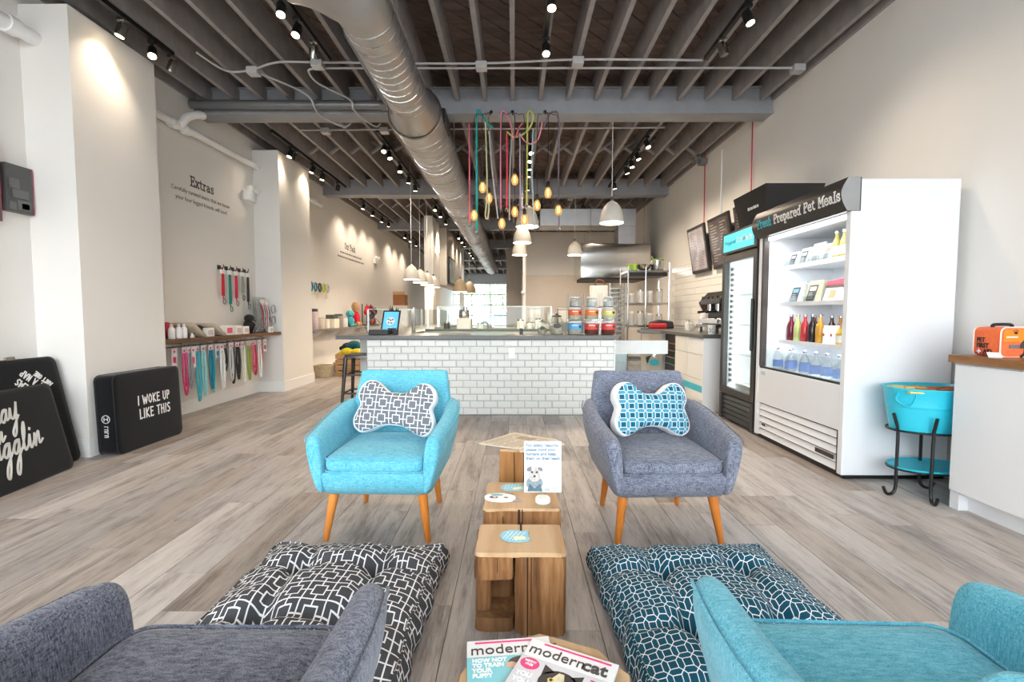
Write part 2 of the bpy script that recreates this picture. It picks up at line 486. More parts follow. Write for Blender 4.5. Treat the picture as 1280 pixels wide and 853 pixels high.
# ------------------------------------------------------------------ walls
wl = struct(MB().box(XL-0.2, XL, YF, YB, 0, 4.05), 'wall_left', M_wall)
for (y0, y1) in ((3.73, 4.60), (6.95, 7.97)):
    MB().box(XL-0.02, -3.42, y0, y1, 0, 3.52).build('column', M_wall, wl)
wr = struct(MB().box(XR, XR+0.2, YF, YB, 0, 4.05), 'wall_right', M_wall)
# tiled splashback on the right wall behind the coffee bar: long glazed tiles, each its own piece
M_tile = paint((236,234,228), 0.14, var=0.035, scale=3)
M_grout = paint((176,172,166), 0.8, var=0.05)
MB().box(XR-0.006, XR, 5.3, 9.0, 0.93, 2.03).build('grout_bed', M_grout, wr)
tm = MB().box(-0.012, 0, 0.002, 0.403, 0.002, 0.106).mesh('tile', M_tile, bevel=0.002, seg=1)
for r in range(10):
    for c in range(9):
        inst(tm, 'tile', wr, (XR-0.004, 5.32+c*0.405+(0.2 if r % 2 else 0), 0.945+r*0.108))
# back wall with a wide glazed opening
wb = MB()
wb.box(-0.35, XR, YB, YB+0.15, 0, 4.05).box(XL, -0.35, YB, YB+0.15, 3.02, 4.05)
struct(wb, 'wall_back', M_wall)
struct(MB().box(XL, -0.3, YB-0.25, YB-0.02, 3.02, 3.64), 'trim_1', paint((190,202,216), 0.5, var=0.02))
wk = struct(MB().box(0.28, XR, 14.6, 14.75, 0, ZJ), 'wall_kitchen', M_wall)
MB().box(0.30, XR-0.02, 14.585, 14.6, 0.0, 2.35).build('wainscot_panel', paint((214,203,190), 0.5, var=0.02), wk)
# narrow return of the kitchen wall further back
struct(MB().box(-0.32, 0.28, 18.4, 18.55, 0, ZJ), 'wall_passage', paint((196,188,178), 0.7, var=0.03))
# shop front behind the camera: big panes between posts, daylight comes in here
wf = MB()
wf.box(XL, XR, YF-0.2, YF, 3.5, 4.05).box(XL, XR, YF-0.2, YF, 0, 0.25)
struct(wf, 'wall_front', M_wall)
wn = MB()
for x in (XL+0.04, -1.55, 0.75, XR-0.04): wn.box(x-0.04, x+0.04, YF-0.14, YF-0.06, 0.25, 3.5)
wn.box(XL, XR, YF-0.13, YF-0.07, 2.5, 2.56)
struct(wn, 'window_2', M_black)
# baseboards, with the returns around the columns
bb = MB()
T = 0.015
segs = [((XL,YF),(XL,3.73)),((XL,3.73),(-3.42,3.73)),((-3.42,3.73),(-3.42,4.60)),((-3.42,4.60),(XL,4.60)),((XL,4.60),(XL,6.95)),
        ((XL,6.95),(-3.42,6.95)),((-3.42,6.95),(-3.42,7.97)),((-3.42,7.97),(XL,7.97)),((XL,7.97),(XL,YB))]
for (a, b) in segs:
    if a[0] == b[0]: bb.box(a[0]-0.002, a[0]+T, min(a[1],b[1]), max(a[1],b[1]), 0, 0.15)
    else:
        s = -1 if a[1] in (3.73, 6.95) else 1
        y = a[1]; bb.box(XL, -3.42+T, min(y, y+s*T), max(y, y+s*T), 0, 0.15)
struct(bb, 'baseboard_left', M_trimw)
struct(MB().box(XR-T, XR, 9.2, 14.5, 0, 0.15), 'baseboard_right', M_trimw)

# glazed roller door at the far end: frame, each pane a piece
w1 = MB()
xs = [-3.8, -2.65, -1.5, -0.35]; zs = [0.05, 0.42, 1.07, 1.72, 2.37, 3.02]
for x in xs: w1.box(x-0.035, x+0.035, YB-0.03, YB+0.03, 0, 3.02)
for z in zs: w1.box(-3.8, -0.35, YB-0.025, YB+0.025, z-0.03, z+0.03)
win = struct(w1, 'window_1', paint((120,130,136), 0.4, var=0.03))
for i in range(3):
    for j in range(5):
        MB().box(xs[i]+0.035, xs[i+1]-0.035, YB, YB+0.008, zs[j]+0.03, zs[j+1]-0.03).build('pane', M_glass, win)

# ------------------------------------------------------------------ ceiling: deck boards, joists, beams, bridging
ceil = struct(MB().box(XL, XR, YF, YB, ZD+0.02, ZD+0.1), 'ceiling', paint((30,28,28), 0.9))
def clip(poly, ax, v, keep_less):
    out = []
    for i in range(len(poly)):
        a, b = poly[i-1], poly[i]
        ia = (a[ax] <= v) == keep_less or a[ax] == v; ib = (b[ax] <= v) == keep_less or b[ax] == v
        if ia != ib:
            t = (v-a[ax])/(b[ax]-a[ax]); out.append((a[0]+(b[0]-a[0])*t, a[1]+(b[1]-a[1])*t))
        if ib: out.append(b)
    return out
def diag(y0, y1, joined):
    bw = 0.145; mb = MB(); u = Vector((1,1)).normalized(); n = Vector((-1,1)).normalized()
    k0 = int(min((-x+y)/math.sqrt(2) for x in (XL,XR) for y in (y0,y1))/bw)-1
    k1 = int(max((-x+y)/math.sqrt(2) for x in (XL,XR) for y in (y0,y1))/bw)+2
    for k in range(k0, k1):
        poly = [tuple(u*t + n*(k*bw+o)) for t, o in ((-60,.004),(60,.004),(60,bw-.004),(-60,bw-.004))]
        for ax, v, less in ((0,XL,False),(0,XR,True),(1,y0,False),(1,y1,True)):
            poly = clip(poly, ax, v, less)
            if len(poly) < 3: break
        if len(poly) < 3: continue
        dz = rs.random()*0.004
        if joined: mb.prism(poly, ZD+dz, ZD+0.022)
        else: MB().prism(poly, ZD+dz, ZD+0.022).build('deck_board', M_deck, ceil)
    if joined: mb.build('deck_board', M_deck, ceil)['kind'] = 'stuff'
diag(2.0, 9.5, False); diag(YF, 2.0, True); diag(9.5, YB, True)
bays = list(zip([YF]+BEAMS, BEAMS+[YB]))
JX = [-0.02+k*0.325 for k in range(-11, 10)]
for (a, b) in bays:
    jm = MB().box(-0.022, 0.022, 0, b-a, ZJ, ZD).mesh('joist', M_joist)
    for x in JX:
        if abs(x) > 3.0 and x > 0: continue
        inst(jm, 'joist', ceil, (x, a, 0))
edge = MB().box(0, 0.03, YF, YB, ZJ, ZD).mesh('joist', M_joist)
inst(edge, 'joist', ceil, (XL, 0, 0)); inst(edge, 'joist', ceil, (XR-0.03, 0, 0))
for y in BEAMS:
    MB().box(XL, XR, y, y+0.24, 3.51, 3.82).build('beam', M_beam, ceil, bevel=0.006)
    MB().box(XL, XR, y-0.02, y, 3.51, 3.535).build('beam_flange', M_beam, ceil)
    MB().box(XL, XR, y-0.03, y+0.1, 3.80, 3.815).build('ledger', M_beam, ceil)
L = math.hypot(0.28, 0.2)
b1 = MB().bar((-0.14,0,-0.1),(0.14,0,0.1),0.05,0.03).mesh('bridging', M_joist)
b2 = MB().bar((-0.14,0,0.1),(0.14,0,-0.1),0.05,0.03).mesh('bridging', M_joist)
for (a, b) in bays[1:5]:
    for i in range(len(JX)-1):
        ym = (a+0.12+b)/2; xm = (JX[i]+JX[i+1])/2
        inst(b1, 'bridging', ceil, (xm, ym-0.03, 3.80)); inst(b2, 'bridging', ceil, (xm, ym+0.03, 3.80))

# lettering painted on the left wall
def wall_words(y, z, head, h, lines, hs):
    M = frame((XL+0.001, y, z), (0,1,0), (0,0,1))
    # reading direction on this wall runs away from the camera (+y)
    ls, wdt = slab(head, h)
    mb = strokes([[(a-wdt/2, b) for a,b in l] for l in ls], h*0.2, M)
    mb.build('lettering', M_letk, wl)
    for i, t_ in enumerate(lines):
        text('lettering', t_, hs, frame((XL+0.0015, y, z-h*1.2-i*hs*1.35), (0,1,0), (0,0,1)), paint((118,110,106),.6,var=0), wl)
wall_words(5.83, 2.66, 'Extras', 0.072, ['Carefully curated items that we know', 'your four legged friends will love!'], 0.070)
wall_words(11.0, 2.62, 'Our Pack', 0.085, [], 0.09)
mb = MB(); rq = random.Random(3)
for k, (n0, n1, z) in enumerate(((-0.62, 0.78, 2.50), (-0.78, 0.92, 2.40))):    # two small lines too faint to read
    y = 11.0+n0
    while y < 11.0+n1:
        q = 0.05+rq.random()*0.12; mb.box(XL, XL+0.002, y, y+q, z, z+0.032); y += q+0.03
mb.build('lettering', paint((120,108,98), 0.6, var=0), wl)
# ------------------------------------------------------------------ spiral duct
DX, DZ = -1.0, 3.17
d = thing('spiral_duct', 'large bare metal spiral duct running the length of the ceiling', 'duct', (DX, 3.3, DZ))
def dring(mb, y, r, n=28, wob=0):
    return [Vector((DX+r*math.cos(2*PI*k/n), y, DZ+r*math.sin(2*PI*k/n))) for k in range(n)]
MB().rings([dring(None, y, r) for y, r in ((3.16,.185),(4.0,.185),(4.55,.185))], False).build('near_section', M_duct, d, smooth=True)
MB().rings([dring(None, y, r) for y, r in ((4.53,.187),(4.60,.187),(4.85,.262),(4.95,.262))], False).build('reducer', M_duct, d, smooth=True, angle=25)
MB().rings([dring(None, y, r) for y, r in ((4.94,.258),(7.0,.258),(12.0,.258),(21.0,.258))], True).build('far_section', M_duct, d, smooth=True)
# elbow where the duct comes down from the left
el = MB(); rings = []
for i in range(9):
    a = R(90*i/8); c = Vector((DX-0.34+0.34*math.cos(a), 3.18-0.34*math.sin(a), DZ+0.04*i/8))
    t_ = Vector((-math.sin(a), -math.cos(a), 0)); sd = Vector((math.cos(a), -math.sin(a), 0)); r = 0.19+0.03*min(1, i/3)
    rings.append([c + sd*r*math.cos(2*PI*k/24) + Vector((0,0,1))*r*math.sin(2*PI*k/24) for k in range(24)])
el.rings(rings, True).build('elbow', M_duct, d, smooth=True)
sm = MB()
for y0, y1, r, st in ((3.18, 4.54, .1865, .105), (5.0, 20.9, .2595, .16)):
    pts = []; k = 0; N = int((y1-y0)/st*20)
    for i in range(N+1):
        a = 2*PI*i/20; pts.append((DX+r*math.cos(a), y0+(y1-y0)*i/N, DZ+r*math.sin(a)))
    sm.tube(pts, 0.0028, 4)
sm.build('spiral_seam', M_chrome, d, smooth=True)
for y in (4.86, 8.9, 12.0, 14.8, 17.8):
    MB().rings([dring(None, yy, r) for yy, r in ((y-.03,.262),(y-.015,.272),(y+.015,.272),(y+.03,.262))], False).build('band', M_duct, d, smooth=True)
MB().box(DX+0.19, DX+0.275, 5.05, 5.45, DZ-0.02, DZ+0.13).build('side_grille', M_black, d, bevel=0.004)
for y in (5.84, 9.62, 13.4): MB().tube([(DX-0.27, y, 3.51), (DX-0.27, y, DZ), (DX, y, DZ-0.27), (DX+0.27, y, DZ), (DX+0.27, y, 3.51)], 0.006, 5).build('hanger', M_pipe, d)

# grey drain pipe: along the joists, then left along the first beam
p = thing('drain_pipe', 'grey pipe with elbows running along the first beam', 'pipe', (-1.45, 5.5, 3.58))
MB().tube(cr([(-1.30,3.3,3.86),(-1.32,3.62,3.84),(-1.37,3.95,3.74),(-1.42,4.25,3.565)], 6), 0.062, 12).build('upper_elbow', M_pipe, p, smooth=True)
MB().tube([(-1.42,4.22,3.566),(-1.44,5.53,3.562)], 0.048, 12).build('run', M_pipe, p, smooth=True)
MB().tube(cr([(-1.44,5.50,3.562),(-1.46,5.58,3.562),(-1.53,5.61,3.562)], 5), 0.056, 12).build('lower_elbow', M_pipe, p, smooth=True)
MB().tube([(-1.52,5.61,3.572),(-3.76,5.61,3.585)], 0.05, 12).build('run', M_pipe, p, smooth=True)

# conduits with boxes under the joists
def conduit(label, pts, boxes, r=0.011, loc=None):
    c = thing('conduit', label, 'conduit', pts[0], group='electrical conduits under the ceiling')
    MB().tube(pts, r, 6).build('tube', M_conduit, c, smooth=True)
    for b in boxes:
        MB().box(b[0]-.055, b[0]+.055, b[1]-.05, b[1]+.05, b[2]-.035, b[2]+.03).build('junction_box', M_conduit, c, bevel=0.004)
conduit('thin grey conduit with four boxes crossing the nearest ceiling bay',
        cr([(-3.02,4.62,3.635),(-2.95,4.95,3.635),(-2.7,4.95,3.635),(-2.35,4.80,3.635),(-1.9,4.80,3.635),(-0.4,4.83,3.635),(0.62,4.76,3.635),(1.84,4.78,3.635)], 5),
        [(-2.66,4.95,3.625),(-1.95,4.82,3.625),(-0.33,4.86,3.625),(0.62,4.78,3.625)])
conduit('straight grey conduit ending in a box by the right wall', [(-2.0,4.91,3.635),(2.80,4.93,3.635)], [(2.86,4.93,3.625)])
conduit('grey conduit bending down from the box and crossing under the first beam',
        cr([(-2.62,4.98,3.62),(-2.4,5.3,3.62),(-2.3,5.45,3.58),(-2.28,5.52,3.50),(-2.26,5.66,3.47),(-2.1,5.98,3.47),(-2.0,6.05,3.62)], 5), [])
conduit('grey conduit curving down beside the drain pipe under the beam',
        cr([(-2.0,4.91,3.63),(-2.1,4.95,3.63),(-2.1,5.2,3.62),(-1.86,5.46,3.57),(-1.84,5.52,3.49),(-1.8,5.7,3.47),(-1.7,5.98,3.47),(-1.65,6.05,3.62)], 5), [])
conduit('thin grey conduit crossing the second ceiling bay', [(-2.9,6.52,3.635),(2.0,6.45,3.635)], [(-2.55,6.52,3.622),(-1.75,6.5,3.622)])
conduit('thin grey conduit crossing the third ceiling bay', [(-2.9,10.3,3.64),(2.6,10.3,3.64)], [(1.2,10.3,3.63)])
wv = cr([(2.9,4.93,3.66),(2.95,4.93,3.75),(2.93,4.85,3.86),(2.98,4.80,3.78),(3.0,4.82,3.9),(2.96,4.9,3.93)], 5)
solo(MB().tube(wv, 0.007, 5), 'loose_cable', M_pipe, 'loose grey cable coiled from the ceiling box at the right wall', 'cable', smooth=True)

# white insulated pipe along the left wall, seen between the columns
def wpipe(label, pts, r, cols, cap=None):
    c = thing('wall_pipe', label, 'pipe', pts[0], group='white pipes along the left wall')
    MB().tube(pts, r, 14).build('pipe_run', M_white, c, smooth=True)
    for y in cols: MB().cyl((pts[0][0], y-.04, pts[0][2]), (pts[0][0], y+.04, pts[0][2]), r+0.012, n=14).build('collar', M_white, c, smooth=True)
    return c
wpipe('thick white pipe entering the near left column', [(-3.68,1.0,3.26),(-3.68,3.74,3.26)], 0.055, (3.55, 3.0))
c = wpipe('white pipe with a branch between the two left columns', [(-3.72,4.59,3.23),(-3.72,6.96,3.27)], 0.042, (5.25, 5.45))
MB().tube(cr([(-3.72,5.35,3.23),(-3.66,5.38,3.34),(-3.62,5.5,3.42),(-3.62,5.6,3.45)], 5), 0.045, 12).build('branch', M_white, c, smooth=True)
wpipe('short white pipe ending beyond the second left column', [(-3.72,7.96,3.24),(-3.72,9.2,3.24)], 0.042, (8.9,))

# ------------------------------------------------------------------ track lights
M_lens = paint((255,226,182), 0.3, var=0, emit=14.0)
M_lensoff = paint((120,116,110), 0.2, var=0)
def track(label, x, y0, y1, heads):
    t = thing('track_light', label, 'track light', (x, y0, 3.61), group='track lights under the joists')
    MB().box(x-.018, x+.018, y0, y1, 3.60, 3.64).build('track', M_black, t)
    for y, ax, ay, az, on, silver in heads:
        a = Vector((ax, ay, az)).normalized(); c = Vector((x, y, 3.50))
        h = MB().cyl((x,y,3.60), (x,y,3.53), 0.012, n=8)
        h.box(x-.03, x+.03, y-.016, y+.016, 3.575, 3.60)
        h.tube([c-a*0.055, c-a*0.04, c+a*0.055], [0.024, 0.036, 0.038], 12)
        o = h.build('lamp_head', M_steel if silver else M_black, t, smooth=True)
        MB().cyl(c+a*0.05, c+a*0.059, 0.031, n=12).build('lens', M_lens if on else M_lensoff, o)
        if on:
            l = bpy.data.lights.new('spot_light', 'SPOT'); l.energy = SPOT_W*on; l.color = (1.0, 0.83, 0.64)
            l.spot_size = R(115); l.spot_blend = 1.0; l.shadow_soft_size = 0.03
            lo = bpy.data.objects.new('spot_light', l); COL.objects.link(lo); lo.parent = t
            lo.location = c + a*0.075 - ORG[t]
            lo.rotation_euler = a.to_track_quat('-Z', 'Y').to_euler()
track('black track near the left wall over the dog beds', -3.25, 2.6, 4.62, [(4.03,-.35,-.1,-1,.10,1),(4.36,.3,-.5,-1,.3,0),(4.60,-.4,0,-1,0,1)])
track('black track left of the spiral duct in the nearest bay', -1.80, 2.6, 4.72, [(3.77,.1,-.35,-1,.5,0),(4.04,-.1,-.4,-1,.5,0),(4.36,-.2,.4,-1,0,1)])
track('short black track in the middle of the nearest bay', 0.28, 2.6, 4.62, [(3.70,0,-.3,-1,.5,0),(4.33,0,-.4,-1,.5,0)])
track('black track toward the right wall in the nearest bay', 1.85, 2.6, 4.72, [(3.89,.3,-.25,-1,.5,0),(4.34,.3,0,-1,0,1)])
track('black track by the left wall in the second bay', -3.28, 6.5, 9.3, [(7.04,-.3,-.25,-1,.16,0),(7.2,-.2,-.1,-1,0,1),(7.80,-.35,-.1,-1,.16,0),(8.20,-.2,0,-1,.35,0),(8.9,-.3,.2,-1,0,0)])
track('black track left of the duct in the second bay', -1.85, 6.5, 9.3, [(6.84,0,-.5,-1,.8,0),(7.11,.2,-.2,-1,.5,0),(7.77,0,-.2,-1,.8,0),(8.40,-.2,.2,-1,.8,0),(8.93,0,.3,-1,.8,0)])
track('black track behind the hanging leashes in the second bay', 0.235, 6.5, 9.3, [(6.92,.1,-.4,-1,.8,0),(7.27,-.1,-.2,-1,.5,0),(7.65,.1,0,-1,.8,0),(8.04,0,.2,-1,.5,0),(8.9,.1,.3,-1,.8,0)])
track('black track toward the right wall in the second bay', 1.83, 6.5, 9.3, [(6.67,.3,-.3,-1,.8,0),(7.17,.3,-.1,-1,.8,0),(7.54,.2,-.1,-1,.8,0),(7.87,.35,.1,-1,.8,0),(8.8,.2,.2,-1,.8,0)])
track('black track by the left wall in the third bay', -3.30, 10.2, 12.9, [(10.45,-.3,-.1,-1,.4,0),(11.15,-.3,0,-1,.4,0),(11.9,-.3,.1,-1,.4,0),(12.5,-.2,.2,-1,.4,0)])
track('black track left of the duct in the third bay', -1.75, 10.2, 12.9, [(10.6,-.1,-.3,-1,1,0),(11.3,0,-.1,-1,1,0),(12.2,0,.2,-1,1,0)])
track('black track over the extractor hood in the third bay', 1.5, 10.2, 12.9, [(10.5,.1,.3,-1,1,0),(11.4,0,.3,-1,1,0),(12.4,.1,.4,-1,1,0)])
track('black track by the left wall in the fourth bay', -3.30, 14.0, 16.7, [(14.4,-.3,-.1,-1,.5,0),(15.1,-.2,0,-1,.5,0),(16.0,-.2,.1,-1,.6,0)])
track('black track left of the duct in the fourth bay', -1.7, 14.0, 16.7, [(14.5,.2,-.3,-1,1,0),(15.3,.2,0,-1,1,0),(16.2,.2,.2,-1,1,0)])

track('added black track left of the duct in the last bay', -1.7, 17.6, 20.3, [(17.9,.2,.1,-1,.6,0),(18.7,-.2,.2,-1,.6,0),(19.5,.0,.1,-1,.6,0)])  # track added to lift the dark far end of the room
track('added black track in the sixth bay aimed at the far header', -1.9, 21.4, 24.2, [(21.9,.1,.9,-1,1.5,0),(22.8,-.2,1.0,-1,1.5,0),(23.7,.2,1.0,-1,1.5,0)])  # track added to brighten the header above the far door
track('black track toward the kitchen in the third bay', 0.6, 10.2, 12.9, [(10.6,0,.3,-1,1.2,0),(11.8,0,.5,-1,1.2,0)])

# ------------------------------------------------------------------ dome pendants
M_dome = paint((212,206,196), 0.45, var=0.03)
M_domein = paint((250,240,222), 0.5, var=0, emit=1.6)
def pendant(label, x, y, z, r, col=M_dome, group='dome pendant lamps', drop=0.0):
    t = thing('pendant_lamp', label, 'lamp', (x, y, z), group=group)
    prof = [(r, 0), (r*1.0, .10*r), (r*.97, .45*r), (r*.86, .95*r), (r*.66, 1.4*r), (r*.42, 1.68*r), (r*.18, 1.82*r), (.02, 1.86*r)]
    MB().lathe([(q, zz+z) for q, zz in prof], (x,y,0), 28, cap=False).build('shade', col, t, smooth=True)
    inn = [(q*.97, zz*.97+z+.002) for q, zz in prof]
    MB().lathe(inn, (x,y,0), 28, cap=False).build('shade_lining', M_domein, t, smooth=True)
    MB().lathe([(.02,z+1.84*r),(.022,z+2.05*r),(.012,z+2.2*r)], (x,y,0), 10).build('socket_cap', M_chrome, t, smooth=True)
    MB().cyl((x,y,z+2.15*r), (x,y,ZD), 0.004, n=6).build('cord', M_white, t)
    MB().ball((x,y,z+.75*r), .04, n=10, m=6).build('bulb', paint((255,236,205), .3, var=0, emit=10), t, smooth=True)
    l = bpy.data.lights.new('lamp_light', 'POINT'); l.energy = PEND_W; l.color = (1, .85, .68); l.shadow_soft_size = 0.05
    lo = bpy.data.objects.new('lamp_light', l); COL.objects.link(lo); lo.parent = t; lo.location = (0, 0, .3*r)
LW = ['nearest', 'second', 'third', 'farthest']
for i in range(4):
    pendant('white dome pendant over the side counter, %s of the row of four' % LW[i], -1.93-0.01*i, 8.9+i*0.85, 1.80, 0.145)
pendant('pale dome pendant in front of the extractor hood', 1.24, 6.1, 2.31, 0.15)
pendant('small pale dome pendant left of the extractor hood', 1.23, 9.7, 2.35, 0.15)
pendant('pale dome pendant right behind the hanging leashes', 0.17, 6.3, 2.30, 0.15)
pendant('dome pendant half hidden behind the lamp by the leashes', 0.13, 7.9, 2.33, 0.15)
pendant('lowest dome pendant of the middle row, beside the beige passage wall', 0.10, 9.6, 2.34, 0.15)

# ------------------------------------------------------------------ bare filament bulbs
M_amber = None
def amber():
    t = NT('amber_bulb_glass'); t.n.remove(t.b)
    tr = t.new('ShaderNodeBsdfTransparent'); tr.inputs[0].default_value = (1, .78, .48, 1)
    em = t.new('ShaderNodeEmission'); em.inputs[0].default_value = (1, .55, .2, 1); em.inputs[1].default_value = 0.7
    lw = t.new('ShaderNodeLayerWeight'); lw.inputs[0].default_value = 0.35
    f = t.math('ADD', 0.25, t.math('MULTIPLY', lw.outputs['Facing'], 0.45))
    mx = t.new('ShaderNodeMixShader'); t.link(f, mx.inputs[0]); t.link(tr.outputs[0], mx.inputs[1]); t.link(em.outputs[0], mx.inputs[2])
    t.link(mx.outputs[0], t.out.inputs[0]); return t.m
M_amber = amber()
M_fil = paint((255,190,100), .3, var=0, emit=9)
BL = [(-.365,2.602,'left of the cream leash, upper of two'), (-.301,2.516,'beside the cream leash, lower of two'), (-.472,2.308,'leftmost, next to the teal leash'),
      (-.146,2.203,'lowest of all, under the pink leashes'), (.004,2.688,'highest of all'), (.004,2.359,'straight under the highest bulb'),
      (.118,2.255,'low in the middle between the leashes'), (.263,2.411,'behind the pale blue leash'), (.385,2.541,'right of the middle, clear of the leashes'), (.52,2.376,'rightmost, behind the dark leash')]
HK = [(-.275, 3.50), (-.023, 3.50), (.36, 3.50)]
for i, (x, z, wd) in enumerate(BL):
    y = 5.50 + 0.05*((i*7) % 4)
    t = thing('filament_bulb', 'bare amber filament bulb %s' % wd, 'bulb', (x, y, z), group='bare filament bulbs among the leashes')
    prof = [(.004,-.062),(.02,-.058),(.036,-.035),(.041,-.008),(.036,.022),(.024,.046),(.016,.062)]
    MB().lathe([(r, z+h) for r,h in prof], (x,y,0), 14).build('glass_envelope', M_amber, t, smooth=True)
    fl = MB()
    for k in range(4):
        a = k*PI/2; fl.tube([(x+.006*math.cos(a),y+.006*math.sin(a),z+.04),(x+.014*math.cos(a),y+.014*math.sin(a),z),(x+.006*math.cos(a+.6),y+.006*math.sin(a+.6),z-.036)], .0022, 4)
    fl.build('filament', M_fil, t)
    MB().lathe([(.017,z+.058),(.02,z+.07),(.02,z+.115),(.008,z+.13)], (x,y,0), 10).build('socket', M_black, t, smooth=True)
    hk = min(HK, key=lambda h: abs(h[0]-x))
    sag = Vector(((x+hk[0])/2, 5.56, 3.44))
    MB().tube(cr([(hk[0], 5.69, hk[1]+.02), sag, (x, y, 3.36), (x, y, z+.12)], 6), .0035, 5).build('cord', M_black, t)

# ------------------------------------------------------------------ leashes draped over the beam
HKW = ['left', 'middle', 'right']
for i, (hx, hz) in enumerate(HK):
    t = thing('ceiling_hook', 'black iron hook on the first beam, %s of three' % HKW[i], 'hook', (hx, 5.70, hz), group='hooks on the first beam')
    MB().ball((hx, 5.705, hz+.03), .022, .014, .022, 10, 6).build('base_plate', M_black, t, smooth=True)
    MB().tube(cr([(hx,5.70,hz+.03),(hx,5.64,hz+.02),(hx,5.62,hz-.01),(hx,5.64,hz-.03)], 5), .006, 6).build('hook_arm', M_black, t, smooth=True)
def px(a, b):
    # sheet coordinates of the bundle (0..1000 wide) to metres across and up
    return (-0.778+a*0.00176, 3.602-b*0.00174)
LE = [('pink dashed rope leash hanging straight, leftmost of the bundle', (232,110,135), .009, [(140,130),(141,460),(140,790)]),
      ('teal rope leash looped over the beam with its tail to the right', (38,170,170), .012, [(190,845),(190,400),(193,90),(210,50),(235,90),(265,135),(305,165)]),
      ('cream rope leash with a loop at its lower end', (206,203,160), .009, [(250,130),(258,400),(262,590),(272,690),(262,765),(248,740),(260,640)]),
      ('long pale pink rope leash arched over the beam', (238,140,175), .010, [(352,690),(350,400),(355,85),(370,52),(400,90),(424,160),(430,235)]),
      ('bright coral rope leash hanging straight between pink leashes', (228,72,92), .010, [(390,200),(393,450),(390,695)]),
      ('lavender grey rope leash hanging straight in the middle', (176,164,186), .009, [(478,200),(480,500),(488,780)]),
      ('yellow green rope leash arched over the beam and knotted', (202,208,112), .011, [(524,660),(527,300),(530,80),(545,52),(566,80),(548,150),(500,198),(440,216),(392,182)]),
      ('pale blue rope leash hanging straight behind the bulbs', (162,192,204), .010, [(566,170),(558,420),(566,640),(575,810)]),
      ('pink and white rope leash swagged between two hooks', (236,150,170), .008, [(478,205),(510,252),(550,270),(595,245),(618,170),(624,128)]),
      ('dark striped rope leash arched over the beam, rightmost', (128,114,128), .010, [(742,820),(737,500),(736,100),(700,54),(668,80),(635,160)]),
      ('short red and white leash end knotted at the top middle', (224,110,120), .009, [(494,130),(470,165),(455,212),(432,208)]),
      ('grey webbing leash hanging behind the cream one', (178,178,186), .010, [(275,190),(290,400),(318,640),(332,765)]),
      ('grey webbing leash hanging behind the pink ones', (168,168,178), .010, [(425,200),(412,450),(408,770)])]
for i, (lab, c, r, pts) in enumerate(LE):
    y = 5.66 - 0.022*(i % 3)
    P = [Vector((px(a,b)[0], y - (0.0 if b > 60 else 0.01), px(a,b)[1])) for a,b in pts]
    t = thing('dog_leash', lab, 'leash', tuple(P[0]), group='leashes hanging from the first beam')
    C = cr(P, 7)
    MB().tube(C, r, 6).build('rope', fabric(tuple(int(v*.86) for v in c), tuple(min(255,int(v*1.1)) for v in c), 320), t, smooth=True)
    e = C[0] if i not in (0,4,5,7) else C[-1]
    MB().tube([e+Vector((.016*math.cos(k*PI/4), 0, -.02+.02*math.sin(k*PI/4))) for k in range(8)], .0035, 5, closed=True).build('clip_ring', M_chrome, t, smooth=True)
